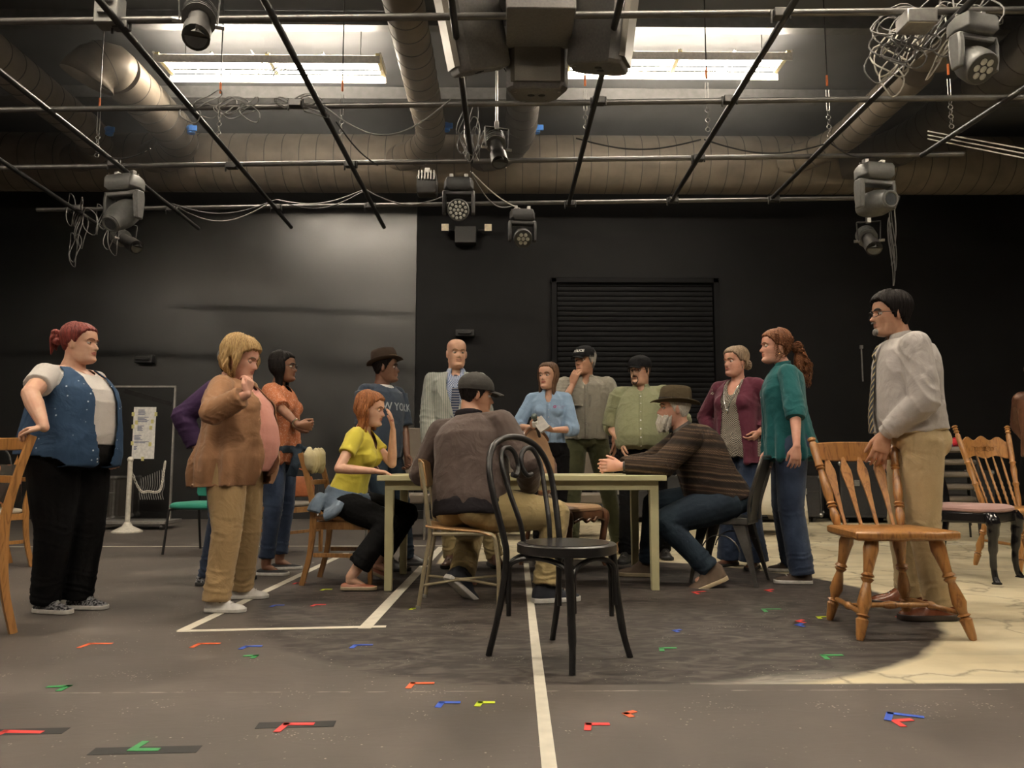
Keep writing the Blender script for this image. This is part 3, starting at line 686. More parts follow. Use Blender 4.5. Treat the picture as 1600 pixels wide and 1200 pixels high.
for s in (-1, 1):
    turned(MB(), (s * .265, .235, 0), (s * .15, .16, SZ - .04), .026).build('leg', m_oak, c)
    turned(MB(), (s * .205, -.235, 0), (s * .13, -.14, SZ - .04), .026).build('leg', m_oak, c)
    MB().lathe((s * .165, -.175, SZ - .01), (s * .225, -.335, .955), [(0, .016), (.05, .02), (.12, .025), (.2, .017), (.215, .026), (.235, .017), (.25, .026), (.27, .018), (.36, .025), (.5, .022), (.62, .015), (.64, .024), (.655, .017), (.67, .024), (.70, .020), (.86, .022), (.93, .02), (.945, .013), (.96, .022), (.985, .022), (1, .008)], 14).build('back_post', m_oak, c)
    MB().lathe((s * .23, .205, .115), (s * .18, -.205, .115), [(0, .009), (.2, .014), (.4, .012), (.45, .018), (.5, .021), (.55, .018), (.6, .012), (.8, .014), (1, .009)], 10).build('stretcher', m_oak, c)
MB().lathe((-.205, 0, .118), (.205, 0, .118), [(0, .009), (.2, .014), (.4, .012), (.45, .018), (.5, .021), (.55, .018), (.6, .012), (.8, .014), (1, .009)], 10).build('stretcher', m_oak, c)
crest = MB(); rr = []
for i in range(11):
    t = -1 + i * .2; x = t * .215; yy = -.318 - .045 * (1 - t * t); h_ = .050 + .012 * (1 - t * t)
    rr.append([V((x, yy - .009, .885 - h_)), V((x, yy + .009, .885 - h_)), V((x, yy + .009 - .018, .885 + h_ * .75)), V((x, yy - .009 - .018, .885 + h_ * .75))])
crest.loft(rr).build('crest_rail', m_oak, c, bev=.005, angle=30)
for i in range(4):
    t = -.6 + i * .4; a = V((t * .21, -.175, SZ - .01)); b = V((t * .23, -.335 - .03 * (1 - t * t), .85)); d = b - a
    mb = MB(); rings = []
    for u, wd in ((0, .009), (.2, .010), (.5, .018), (.72, .030), (.80, .030), (.95, .012), (1, .008)):
        p = a + d * u; rings.append([p + V((wd * .9, -.007, 0)), p + V((wd * .9, .007, 0)), p + V((-wd * .9, .007, 0)), p + V((-wd * .9, -.007, 0))])
    mb.loft(rings).build('spindle', m_oak, c, bev=.002)
# ---- pressed-back oak chair at the right
c = empty('pressed_back_chair', 'honey oak chair with carved crest and beaded spindles at the right edge', 'chair', **at_rot((4.03, 6.0), 172))
SZ = .47
MB().loft([[V((x * k, y * k, z)) for x, y in fl] for k, z in ((.93, SZ - .04), (1, SZ - .03), (1, SZ - .008), (.96, SZ))]).build('seat', m_oak2, c, bev=.006)
for s in (-1, 1):
    turned(MB(), (s * .24, .23, 0), (s * .17, .17, SZ - .04), .024).build('leg', m_oak2, c)
    turned(MB(), (s * .21, -.25, 0), (s * .15, -.15, SZ - .04), .024).build('leg', m_oak2, c)
    MB().lathe((s * .16, -.18, SZ - .01), (s * .245, -.35, 1.12), [(0, .016), (.1, .022), (.25, .018), (.28, .026), (.31, .018), (.45, .024), (.52, .018), (.54, .026), (.56, .018), (.6, .022), (.88, .02), (.9, .013), (.92, .022), (.94, .014), (.955, .022), (.97, .014), (.985, .024), (1, .014)], 12).build('back_post', m_oak2, c)
    MB().lathe((s * .20, .19, .2), (s * .17, -.19, .2), [(0, .009), (.5, .014), (1, .009)], 10).build('stretcher', m_oak2, c)
MB().lathe((-.20, .2, .17), (.20, .2, .17), [(0, .009), (.5, .014), (1, .009)], 10).build('stretcher', m_oak2, c)
rr = []
for i in range(21):
    t = -1 + i * .1; x = t * .215; yy = -.315 - .03 * (1 - t * t); top = 1.0 + .018 * math.cos(t * 9.5) + .02 * (1 - t * t); bt = .86 - .012 * math.cos(t * 7)
    rr.append([V((x, yy - .008 + .02, bt)), V((x, yy + .008 + .02, bt)), V((x, yy + .008 - .012, top)), V((x, yy - .008 - .012, top))])
cr = MB().loft(rr).build('crest_rail', m_oak2, c, bev=.004, angle=30)
mb = MB()
for i in range(5):
    for s in (-1, 1): mb.tube(arc((s * i * .035, -.325, .93), .016 + .004 * (i % 2), 0, 320, 12), .0035, 5)
mb.build('carving', m_oak2, cr)
for i in range(5):
    t = -.62 + i * .31; a = V((t * .2, -.175, SZ)); b = V((t * .23, -.31 - .02 * (1 - t * t), .875))
    prof = [(0, .007)] + [(u / 20, .012 if u % 2 else .007) for u in range(2, 11)] + [(.56, .010), (.8, .008), (1, .006)]
    MB().lathe(a, b, prof, 10).build('spindle', m_oak2, c)
# ---- black dining chair with mauve seat
m_bl = M('black_lacquer', (.010, .009, .010), .18, 0, .2, 20); m_mauve = fabric('mauve_upholstery', (.36, .22, .20), fold=.15)
C = G(1553, 915) * .5 + G(1488, 890) * .5
c = empty('dining_chair', 'black lacquered chair with cabriole leg and mauve padded seat behind the man in the tie', 'chair', **at_rot((C.x, C.y), 140))
SZ = .52
def pad(hw_, hd, z0, h, n=8, taper=.9):
    out = []
    for k, z in ((.93, z0), (1.0, z0 + h * .25), (1.0, z0 + h * .55), (.94, z0 + h * .85), (.80, z0 + h), (.4, z0 + h * 1.08)):
        ring = []
        for i in range(32):
            a = 2 * math.pi * i / 32; ca, sa = math.cos(a), math.sin(a)
            ca = math.copysign(abs(ca) ** .35, ca); sa = math.copysign(abs(sa) ** .35, sa)
            ring.append(V((hw_ * k * ca * (1 if sa > 0 else taper), hd * k * sa, z)))
        out.append(ring)
    return MB().loft(out)
pad(.26, .25, SZ - .05, .05).build('seat', m_mauve, c)
MB().loft([[V((x, y, z)) for x, y in ((-.225, -.235), (.225, -.235), (.25, .24), (-.25, .24))] for z in (SZ - .12, SZ - .045)]).build('seat_frame', m_bl, c, bev=.012)
for s in (-1, 1):
    pts = [(s * .225, .215, SZ - .06), (s * .245, .235, .40), (s * .235, .225, .28), (s * .222, .215, .14), (s * .228, .222, .05), (s * .238, .235, .012), (s * .238, .235, 0)]
    MB().tube(smoothpath(pts, 5), [.042] * 3 + [.046] * 3 + [.038] * 3 + [.03] * 4 + [.022] * 4 + [.019] * 5 + [.021] * 4 + [.03] * 3 + [.032] * 2, 12).build('leg', m_bl, c)
    MB().tube(smoothpath([(s * .20, -.31, 0), (s * .20, -.25, .22), (s * .20, -.215, .44), (s * .205, -.22, .60), (s * .20, -.27, .80), (s * .19, -.34, 1.02)], 5), (.016, .022), 8, sq=.5).build('back_post', m_bl, c)
MB().tube(smoothpath([(-.2, -.34, 1.0), (0, -.37, 1.03), (.2, -.34, 1.0)], 6), (.014, .035), 8, sq=.5).build('crest_rail', m_bl, c)
MB().tube(smoothpath([(0, -.225, SZ - .03), (0, -.24, .7), (0, -.36, 1.02)], 6), [(.05, .008)] * 13, 8).build('back_splat', m_bl, c)
# ---- metal-framed school chair
m_beige = M('beige_enamel_tube', (.30, .25, .16), .35, .3, .1, 20); m_ply = wood('plywood', (.34, .19, .08), (.22, .11, .04))
c = empty('school_chair', 'plywood and beige metal school chair under the man in the brown jacket', 'chair', **at_rot((-.235, 4.60), 90))
SZ = .445
rr = []
for i in range(9):
    t = i / 8; y = -.20 + .40 * t; z = SZ + (.012 * math.cos(t * 3.1)) - (.03 * max(0, t - .8) / .2) - .01 + (.0 if t > .15 else .012 * (1 - t / .15))
    rr.append([V((-.19, y, z - .006)), V((.19, y, z - .006)), V((.19, y, z + .006)), V((-.19, y, z + .006))])
MB().loft(rr).build('seat', m_ply, c, bev=.004, angle=50)
rr = []
for j in range(9):
    t = -1 + j / 4; x = t * .19; y = -.245 + .045 * t * t - .0; hh = .09 * (1 - .25 * t ** 4)
    rr.append([V((x, y, .75 - hh)), V((x, y + .010, .75 - hh)), V((x, y - .02 + .010, .75 + hh)), V((x, y - .02, .75 + hh))])
MB().loft(rr).build('backrest', m_ply, c, bev=.004, angle=50)
for s in (-1, 1):
    MB().tube(smoothpath([(s * .19, -.235, 0.0), (s * .185, -.205, .22), (s * .175, -.175, SZ - .03), (s * .18, -.19, .52), (s * .185, -.205, .66), (s * .185, -.235, .82)], 5), .012, 8).build('back_leg', m_beige, c)
    MB().tube(smoothpath([(s * .175, -.16, SZ - .03), (s * .175, .12, SZ - .03), (s * .18, .185, SZ - .045), (s * .185, .20, SZ - .10), (s * .19, .215, .2), (s * .19, .215, 0)], 5), .012, 8).build('leg', m_beige, c)
    for y in (-.235, .215): MB().tube([(s * .19, y, 0), (s * .19, y, .02)], .014, 8).build('foot_glide', m_chain, c)
    MB().tube(smoothpath([(s * .187, -.215, .13), (s * .05, -.06, .135), (s * .02, 0, .135), (s * .05, .06, .135), (s * .187, .212, .13)], 5), .008, 8).build('stretcher', m_beige, c)
# ---- oval-back upholstered chair
m_wal = wood('walnut', (.13, .055, .025), (.06, .022, .012), .3); m_peach = M('peach_leather', (.46, .29, .17), .45, 0, .08, 12, .1, 60)
c = empty('armless_parlour_chair', 'oval-back parlour chair with peach leather seat behind the table', 'chair', **at_rot((.50, 6.22), 132))
SZ = .49
pad(.25, .235, SZ - .06, .055, taper=.85).build('seat', m_peach, c)
MB().loft([[V((x, y, z)) for x, y in ((-.21, -.225), (.21, -.225), (.25, .16), (.20, .235), (-.20, .235), (-.25, .16))] for z in (SZ - .12, SZ - .05)]).build('seat_frame', m_wal, c, bev=.012)
ov = [V((.215 * math.cos(a), -.245 - .05 * math.sin(a) - .03, .83 + .27 * math.sin(a))) for a in [i * math.pi / 16 for i in range(32)]]
MB().tube(ov, (.020, .024), 8, closed=True).build('back_frame', m_wal, c)
rings = []
for k, dy in ((.96, -.02), (.99, -.005), (.97, .012), (.8, .026), (.4, .034)):
    rings.append([V((q.x * k, q.y + dy, .83 + (q.z - .83) * k)) for q in ov])
MB().loft(rings).build('back_pad', m_peach, c)
for s in (-1, 1):
    MB().tube(smoothpath([(s * .215, .195, SZ - .06), (s * .24, .225, .40), (s * .23, .215, .26), (s * .215, .20, .12), (s * .225, .215, .03), (s * .235, .23, 0)], 5), [.034] * 4 + [.036] * 4 + [.028] * 5 + [.02] * 5 + [.017] * 5 + [.024] * 3, 10).build('leg', m_wal, c)
    MB().tube(smoothpath([(s * .19, -.30, 0), (s * .18, -.24, .22), (s * .17, -.215, .44), (s * .15, -.25, .58)], 5), .019, 10).build('leg', m_wal, c)
mb = MB(); mb.tube(smoothpath([(-.2, .238, .36), (-.1, .245, .385), (-.05, .248, .36), (0, .25, .375), (.05, .248, .36), (.1, .245, .385), (.2, .238, .36)], 5), .012, 8).build('carved_apron', m_wal, c)
# ---- metal cafe chair
m_gun = M('gunmetal', (.10, .095, .09), .32, .7, .25, 12)
c = empty('metal_cafe_chair', 'dark sheet-metal cafe chair under the man in the striped sweater', 'chair', **at_rot((1.56, 5.40), 300))
SZ = .45
MB().loft([[V((x * k, y * k, z)) for x, y in ((-.16, -.18), (.16, -.18), (.185, .14), (.15, .18), (-.15, .18), (-.185, .14))] for k, z in ((1.02, SZ - .05), (1.02, SZ - .008), (.98, SZ), (.8, SZ - .006))]).build('seat', m_gun, c, bev=.006)
for sx, sy in ((-1, -1), (1, -1), (1, 1), (-1, 1)):
    a = V((sx * .155, sy * .155, SZ - .02)); b = V((sx * .20, sy * .215 - (.03 if sy < 0 else 0), 0)); rings = []
    for t, q in ((0, .045), (.15, .040), (.6, .026), (1, .018)):
        p = a + (b - a) * t; rings.append([p + V((-sx * q * 2 * (1 - t * .4), 0, 0)), p + V((-sx * q, -sy * .004, 0)), p, p + V((0, -sy * q * 2 * (1 - t * .4), 0)), p + V((-sx * .006, -sy * q * 1.6 * (1 - t * .4), 0)), p + V((-sx * .008, -sy * .008, 0)), p + V((-sx * q * 1.6 * (1 - t * .4), -sy * .006, 0))])
    MB().loft(rings).build('leg', m_gun, c)
for s in (-1, 1):
    MB().tube(smoothpath([(s * .16, -.19, SZ - .03), (s * .185, -.20, .55), (s * .20, -.245, .70), (s * .19, -.28, .81), (s * .14, -.29, .85), (0, -.30, .857)], 6), .011, 8).build('back_tube', m_gun, c)
    MB().tube(arc((s * .185, 0, .20), .13, 10, 170, 10, 'yz'), .005, 6).build('side_brace', m_gun, c)
MB().loft([[V((x, y, z)) for x, y in ((-w_, yy), (w_, yy), (w_, yy + .004), (-w_, yy + .004))] for z, w_, yy in ((SZ - .02, .10, -.185), (.6, .12, -.215), (.84, .15, -.29))]).build('back_splat', m_gun, c, bev=.001)
# ---- plain wooden slat chairs (four in the scene)
m_birch = wood('birch', (.34, .17, .06), (.21, .095, .03)); m_gpad = fabric('taupe_pad', (.17, .15, .125), fold=.1)
def slat_chair(label, C, a, pads=True, seatmat=None, wd=m_birch, backpad=False):
    c = empty('wooden_chair', label, 'chair', **at_rot(C, a)); SZ = .46
    if pads: pad(.215, .21, SZ - .04, .04).build('seat', seatmat or m_gpad, c)
    else: MB().loft([[V((x * k, y * k, z)) for x, y in ((-.20, -.20), (.20, -.20), (.22, .21), (-.22, .21))] for k, z in ((.97, SZ - .025), (1, SZ - .02), (1, SZ - .004), (.97, SZ))]).build('seat', wd, c, bev=.005)
    for y, x in ((-.19, .18), (.19, .2)): MB().bar((-x, y, SZ - .065), (x, y, SZ - .065), .02, .05).build('rail', wd, c, bev=.003)
    for s in (-1, 1):
        MB().bar((s * .185, -.19, SZ - .065), (s * .2, .19, SZ - .065), .02, .05).build('rail', wd, c, bev=.003)
        MB().bar((s * .187, -.20, .20), (s * .205, .19, .20), .016, .028).build('stretcher', wd, c, bev=.003)
        MB().loft([[V((s * .205 + x * k, .195 + y * k, z)) for x, y in ((-.018, -.018), (.018, -.018), (.018, .018), (-.018, .018))] for k, z in ((.75, 0), (1.05, SZ - .04))]).build('leg', wd, c, bev=.003)
        pts = smoothpath([(s * .187, -.275, 0), (s * .187, -.225, .2), (s * .187, -.205, .42), (s * .187, -.215, .55), (s * .190, -.255, .72), (s * .192, -.305, .88)], 5)
        MB().tube(pts, [(.014, .019 + .006 * math.exp(-((p.z - .45) / .15) ** 2)) for p in pts], 8, sq=.4).build('back_post', wd, c)
    for z, y, h in ((.845, -.297, .06), (.68, -.245, .035)): MB().tube(smoothpath([(-.19, y, z), (0, y - .025, z), (.19, y, z)], 6), (.009, h / 2), 8, sq=.4, up=(0, 0, 1)).build('back_rail', wd, c)
    if backpad: MB().box((0, -.265, .76), (.34, .02, .15), Matrix.Rotation(R(-17), 3, 'X')).build('back_pad', m_gpad, c, bev=.008)
    return c
slat_chair('birch wooden chair under the woman in the yellow shirt', (-1.05, 5.42), 95, False)
slat_chair('birch wooden chair with taupe padding and an orange bag on it, behind the empty floor', (-1.95, 7.15), 28, True, backpad=True)
lc = slat_chair('golden wooden chair cut by the left edge, under the hand of the vest wearer', (-2.665, 3.71), 215, False, wd=m_oak2)
lc.scale = (1, 1, 1.08)
slat_chair('wooden chair with cream seat carrying a flowered bag, far left', (-4.02, 6.1), 215, True, M('cream_seat', (.55, .5, .4), .6), wd=m_oak2)
# ---- green stacking chair
m_green = fabric('green_upholstery', (.015, .17, .12), fold=.1); m_bfr = M('black_chair_frame', (.014, .014, .014), .4)
def stacker(label, C, a, mat, z0=0, back=True, group=None):
    c = empty('stacking_chair' if back else 'padded_stool', label, 'chair', (C[0], C[1], z0), -R(a), group); SZ = .46
    pad(.235, .22, SZ - .06, .06, taper=1).build('seat', mat, c)
    for s in (-1, 1):
        if back: continue
        for y in (-.2, .19): MB().tube([(s * .225, y * 1.15, 0), (s * .215, y, .41)], .011, 8).build('leg', m_bfr, c)
    if not back: return c
    rings = []
    for z, y, k in ((.50, -.215, .9), (.53, -.22, 1), (.70, -.245, 1), (.84, -.275, 1), (.87, -.28, .92)):
        rings.append([V((x * k, y + yy, z)) for x, yy in ((-.23, .02), (-.21, .04), (.21, .04), (.23, .02), (.22, -.005), (-.22, -.005))])
    MB().loft(rings).build('backrest', mat, c, bev=.01)
    for s in (-1, 1):
        MB().tube([(s * .225, -.30 + .02, 0), (s * .215, -.22, .40), (s * .21, -.235, .60), (s * .2, -.275, .85)], .011, 8).build('back_leg', m_bfr, c)
        MB().tube([(s * .225, .235, 0), (s * .215, .19, .39), (s * .215, -.2, .39)], .011, 8).build('leg', m_bfr, c)
    return c
stacker('dark green upholstered stacking chair behind the blonde woman', (-2.74, 7.15), 196, m_green)
m_gry = fabric('grey_brown_upholstery', (.15, .125, .10), fold=.1)
base = stacker('grey-brown padded stool at the right, bottom one of its stack', (4.85, 8.35), 200, m_gry, back=False, group='stacked stools at the right')
names = ['second from the bottom', 'third from the bottom', 'fourth from the bottom', 'topmost, with a red and blue cloth on it']
for k in range(1, 5):
    copy_tree(base, None, (4.85 - .011 * k, 8.35 - .030 * k, .13 * k), -R(200), 'grey-brown padded stool at the right, ' + names[k - 1], 'stacked stools at the right')
clo = MB()
def cloth_blob(c, r, seed, n=3):
    random.seed(seed); mb = MB()
    for i in range(n):
        mb.ell(V(c) + V((random.uniform(-1, 1) * r[0] * .5, random.uniform(-1, 1) * r[1] * .4, random.uniform(0, 1) * r[2] * .4)), (r[0] * random.uniform(.5, .8), r[1] * random.uniform(.5, .8), r[2] * random.uniform(.6, .9)))
    return mb
# ---- grey padded bench behind the table group
r = empty('padded_bench', 'long grey-brown padded bench standing behind the seated group', 'bench', (-.15, 8.75, 0))
for k in range(4):
    x = -1.02 + k * .68
    MB().loft([[V((x + a * q, b, z)) for a, b in ((-.335, .02), (-.31, -.03), (.31, -.03), (.335, .02), (.32, .06), (-.32, .06))] for z, q in ((.50, .97), (.53, 1), (1.17, 1), (1.205, .97))]).build('back_pad', m_gry, r, bev=.012)
    MB().loft([[V((x + a * q, b, z)) for a, b in ((-.335, -.02), (.335, -.02), (.335, -.50), (-.335, -.50))] for z, q in ((.38, .97), (.40, 1), (.46, 1), (.48, .96))]).build('seat_pad', m_gry, r, bev=.015)
for x in (-1.30, -.68, 0, .68, 1.30):
    MB().tube([(x, .05, 0), (x, .03, .5), (x, .07, 1.1)], .012, 8).build('leg', m_chain, r); MB().tube([(x, -.46, 0), (x, -.44, .39)], .012, 8).build('leg', m_chain, r)
# ---- draped table
m_cloth = fabric('white_tablecloth', (.66, .62, .52), fold=.5)
rt = empty('side_table', 'small table hidden under a white cloth behind the woman in the teal shirt', 'table', (2.88, 8.9, 0))
MB().box((0, 0, .78), (.86, .60, .03)).build('tabletop', m_steel, rt)
for s in (-1, 1):
    for q in (-1, 1): MB().tube([(s * .38, q * .25, 0), (s * .38, q * .25, .77)], .014, 8).build('leg', m_chain, rt)
rings = []
for z, k in ((.80, 0), (.62, .5), (.42, .8), (.24, 1.)):
    ring = []
    for i in range(72):
        a = 2 * math.pi * i / 72; ca, sa = math.cos(a), math.sin(a)
        q = 1 / max(abs(ca) / .45, abs(sa) / .32); wv = .025 * k * math.sin(a * 9) + .05 * k
        ring.append(V((ca * (q + wv), sa * (q + wv), z - (.10 * k * (1 if abs(ca) > .6 and abs(sa) > .5 else 0)))))
    rings.append(ring)
mb = MB(); mb.loft(rings, caps=False); mb.add([p for p in rings[0]], [tuple(range(72))]); o = mb.build('tablecloth', m_cloth, loc=(2.88, 8.9, 0)); q = o.modifiers.new('s', 'SOLIDIFY'); q.thickness = .004
tag(o, 'white cloth draped over the side table behind the woman in teal', 'tablecloth')
mb = MB().lathe((0, 0, 0), (0, 0, .16), [(0, .03), (.5, .034), (.75, .012), (1, .012)], 12); tag(mb.build('small_bottle', M('dark_glass', (.03, .02, .015), .15), loc=(3.10, 8.8, .802)), 'small dark bottle standing on the white draped table', 'bottle')
# ---- road cases and things by the back wall
m_case = M('black_case_laminate', (.018, .018, .019), .45, 0, .2, 30); m_alu = M('aluminium_edge', (.42, .41, .39), .35, .8)
def road_case(c, d, label, rz=0, m_case=m_case, m_steel=m_steel):
    r = empty('road_case', label, 'equipment case', c, rz); w_, dd, h = d
    MB().box((0, 0, h / 2 + .08), (w_, dd, h - .02)).build('body', m_case, r, bev=.006)
    mb = MB()
    for sx in (-1, 1):
        for sy in (-1, 1): mb.box((sx * w_ / 2, sy * dd / 2, h / 2 + .08), (.022, .022, h))
        for z in (.09, h + .07): mb.box((sx * w_ / 2, 0, z), (.022, dd, .022)); mb.box((0, sx * dd / 2, z), (w_, .022, .022))
    mb.box((0, -dd / 2, h * .62 + .08), (w_, .012, .012)).build('edge_trim', m_steel, r)
    for sx in (-1, 1):
        for sy in (-1, 1):
            for z in (.1, h + .06): MB().ell((sx * w_ / 2, sy * dd / 2, z), (.032, .032, .032), nu=8, nv=6).build('corner_ball', m_chain, r)
            MB().tube([(sx * (w_ / 2 - .08) - .02, sy * (dd / 2 - .08), .04), (sx * (w_ / 2 - .08) + .02, sy * (dd / 2 - .08), .04)], .04, 12).build('castor', m_steel, r)
    for x in (-.25, .25): MB().box((x * w_, -dd / 2 - .012, h * .62 + .08), (.07, .02, .08)).build('latch', m_chain, r, bev=.004)
    return r
road_case((5.0 , 10.7, 0), (.86, .6, .74), 'black road case with loose cables on top, behind the arrow-back chair')
road_case((6.2, 10.75, 0), (.95, .6, .62), 'lower black road case behind the man in the tie')
road_case((-5.35, 10.45, 0), (.55, .5, .55), 'black latched trunk standing behind the clear panel', 0, M('worn_trunk', (.07, .06, .05), .5), m_alu)
road_case((-1.9, 10.8, 0), (1.2, .5, .5), 'long black case against the back wall behind the woman in orange')
road_case((1.9, 10.8, 0), (1.2, .5, .55), 'long black case by the shutter behind the man in the green shirt')
road_case((3.9, 10.8, 0), (.9, .5, .55), 'black case by the right edge of the shutter')
bundle(V((5.0, 10.65, .85)), .22, .07, 8, m_cabw, 'pale cables coiled on top of the road case', .008)
# ---- clear panel on rolling base, with notice; stanchion and chain
PY = 9.75
pl, prr, pt, pb = W(170, 700, PY).x, W(270, 700, PY).x, W(220, 604, PY).z, .07
m_alu2 = M('worn_alu', (.42, .40, .37), .4, .7)
m, nt, b = nodemat('scratched_clear_panel'); b.inputs['Base Color'].default_value = (.5, .5, .5, 1)
b.inputs['Roughness'].default_value = .12; b.inputs['Transmission Weight'].default_value = 1.; b.inputs['IOR'].default_value = 1.15; b.inputs['Alpha'].default_value = .35
m_clear = m
r = empty('rolling_panel', 'scratched clear panel on a low rolling base at the left, with a taped notice', 'panel', ((pl + prr) / 2, PY, 0)); hw = (prr - pl) / 2
MB().box((0, 0, (pt + pb) / 2), (2 * hw, .008, pt - pb)).build('clear_sheet', m_clear, r, smooth=False)
MB().box((-hw, 0, (pt + pb) / 2), (.02, .03, pt - pb)).box((hw, 0, (pt + pb) / 2), (.02, .03, pt - pb)).box((0, 0, pt), (2 * hw + .02, .03, .02)).build('frame', m_alu2, r, smooth=False)
MB().box((0, 0, .085), (2 * hw + .1, .5, .035)).build('base', m_alu2, r, bev=.004)
for s in (-1, 1): MB().tube([(s * hw - .02, -.2, .035), (s * hw + .02, -.2, .035)], .035, 12).build('castor', m_steel, r)
MB().bar((-.25, .02, pt - .05), (hw - .05, .02, pt - .22), .02, .06).build('brace', m_steel, r)
# notice
nx0, nx1, nz0, nz1 = W(207, 700, PY).x, W(242, 700, PY).x, W(222, 717, PY).z, W(222, 636, PY).z
pp = empty('notice', 'long white paper notice taped to the clear panel', 'paper', ((nx0 + nx1) / 2, PY - .012, (nz0 + nz1) / 2)); nw, nh = nx1 - nx0, nz1 - nz0
MB().box((0, 0, 0), (nw, .002, nh)).build('sheet', M('white_paper', (.72, .70, .66), .7), pp, smooth=False)
m_ink = M('blue_grey_ink', (.13, .15, .26), .7); m_tp = M('yellow_tape', (.60, .55, .22), .5); random.seed(5); mb = MB()
for blk, x0, z0, n, wmax in ((0, -.3, .44, 5, .34), (1, -.3, .30, 5, .5), (2, -.3, .13, 5, .30), (3, -.42, -.05, 5, .38), (4, -.42, -.17, 2, .75), (5, -.42, -.26, 4, .16)):
    mb = MB()
    for k in range(n):
        wl = wmax * random.uniform(.6, 1) * nw; mb.box((x0 * nw + wl / 2, -.002, (z0 - k * .021) * nh), (wl, .001, nh * .011))
    mb.build('text_block', m_ink, pp, smooth=False)
for x, z in ((-.52, .36), (.5, .36), (-.5, .12), (.3, .1), (.3, -.22), (-.5, -.2), (0, -.5), (-.35, .2), (.35, .22)): MB().box((x * nw, -.003, z * nh), (.035, .001, .05)).build('tape', m_tp, pp, smooth=False)
r = empty('stanchion', 'white post with a round weighted base, standing in front of the clear panel', 'post', W(199, 818, 9.2).xy.to_3d())
m_ivory = M('ivory_plastic', (.62, .58, .50), .4)
MB().lathe((0, 0, 0), (0, 0, .12), [(0, .17), (.12, .17), (.3, .13), (.6, .06), (1, .032)], 28).build('base', m_ivory, r)
MB().tube([(0, 0, .10), (0, 0, .84)], .028, 14).build('pole', m_ivory, r); MB().ell((0, 0, .85), (.036, .036, .036)).build('ball_top', m_ivory, r)
mb = MB(); pts = smoothpath([W(202, 728, 9.25), W(218, 765, 9.3), W(232, 768, 9.35), W(250, 766, 9.4), W(256, 735, 9.45), W(258, 722, 9.45)], 9)
for i in range(len(pts) - 1):
    c_ = (pts[i] + pts[i + 1]) / 2; d_ = (pts[i + 1] - pts[i]).normalized(); sd = d_.cross(V((0, 1, 0) if i % 2 else (.3, 1, .6))).normalized()
    mb.tube([c_ + d_ * (.024 * math.cos(t)) + sd * (.012 * math.sin(t)) for t in [k * math.pi / 4 for k in range(8)]], .0045, 5, closed=True)
tag(mb.build('plastic_chain', m_ivory), 'white plastic chain hanging from the white post', 'chain')
mb = MB()
for k in range(11):
    x = -4.47 + k * .028; mb.tube(smoothpath([(x, 9.62, .62 + .012 * k), (x + .012, 9.62, .53), (x - .01, 9.62, .44), (x + .01, 9.62, .36)], 3), .006, 5)
o = mb.build('ribbed_hose', m_cab); tag(o, 'pale corrugated hose hanging against the clear panel', 'hose')
# ================================================================= people: tools
def sm01(x): x = np.clip(x, 0, 1); return x * x * (3 - 2 * x)
def remeshed(mb, vox, name, mats, parent=None, smooth=4, disp=None, cut=None, matfn=None, solid=0):
    """union the pieces in mb into one continuous surface"""
    me = bpy.data.meshes.new('tmp'); me.from_pydata(mb.v, [], mb.f)
    bm = bmesh.new(); bm.from_mesh(me); bmesh.ops.recalc_face_normals(bm, faces=bm.faces); bm.to_mesh(me); bm.free()
    o = bpy.data.objects.new('tmp', me); sc.collection.objects.link(o)
    m = o.modifiers.new('r', 'REMESH'); m.mode = 'VOXEL'; m.voxel_size = vox
    if smooth: s = o.modifiers.new('s', 'SMOOTH'); s.factor = .5; s.iterations = smooth
    dg = bpy.context.evaluated_depsgraph_get(); dg.update()
    out = bpy.data.meshes.new_from_object(o.evaluated_get(dg)); bpy.data.objects.remove(o); bpy.data.meshes.remove(me)
    out.name = name; n = len(out.vertices)
    co = np.empty(n * 3, np.float32); out.vertices.foreach_get('co', co); co = co.reshape(-1, 3)
    if disp is not None:
        no = np.empty(n * 3, np.float32); out.vertices.foreach_get('normal', no); no = no.reshape(-1, 3)
        co = (co + no * disp(co)[:, None]).astype(np.float32); out.vertices.foreach_set('co', co.ravel()); out.update()
    out.materials.clear()
    if not isinstance(mats, (list, tuple)): mats = [mats]
    for q in mats: out.materials.append(q)
    nf = len(out.polygons); ce = None
    if cut is not None or matfn is not None:
        ce = np.empty(nf * 3, np.float32); out.polygons.foreach_get('center', ce); ce = ce.reshape(-1, 3)
    if matfn is not None: out.polygons.foreach_set('material_index', matfn(ce).astype(np.int32))
    if cut is not None:
        kill = cut(ce); bm = bmesh.new(); bm.from_mesh(out); bm.faces.ensure_lookup_table()
        bmesh.ops.delete(bm, geom=[bm.faces[i] for i in np.nonzero(kill)[0]], context='FACES')
        for _ in range(2):
            bd = [v for v in bm.verts if v.is_boundary]; bmesh.ops.smooth_vert(bm, verts=bd, factor=.5, use_axis_x=True, use_axis_y=True, use_axis_z=True)
        bm.to_mesh(out); bm.free()
    out.polygons.foreach_set('use_smooth', [True] * len(out.polygons))
    ob = bpy.data.objects.new(name, out); sc.collection.objects.link(ob)
    if parent is not None: ob.parent = parent
    if solid: q = ob.modifiers.new('solid', 'SOLIDIFY'); q.thickness = solid; q.offset = -1
    return ob
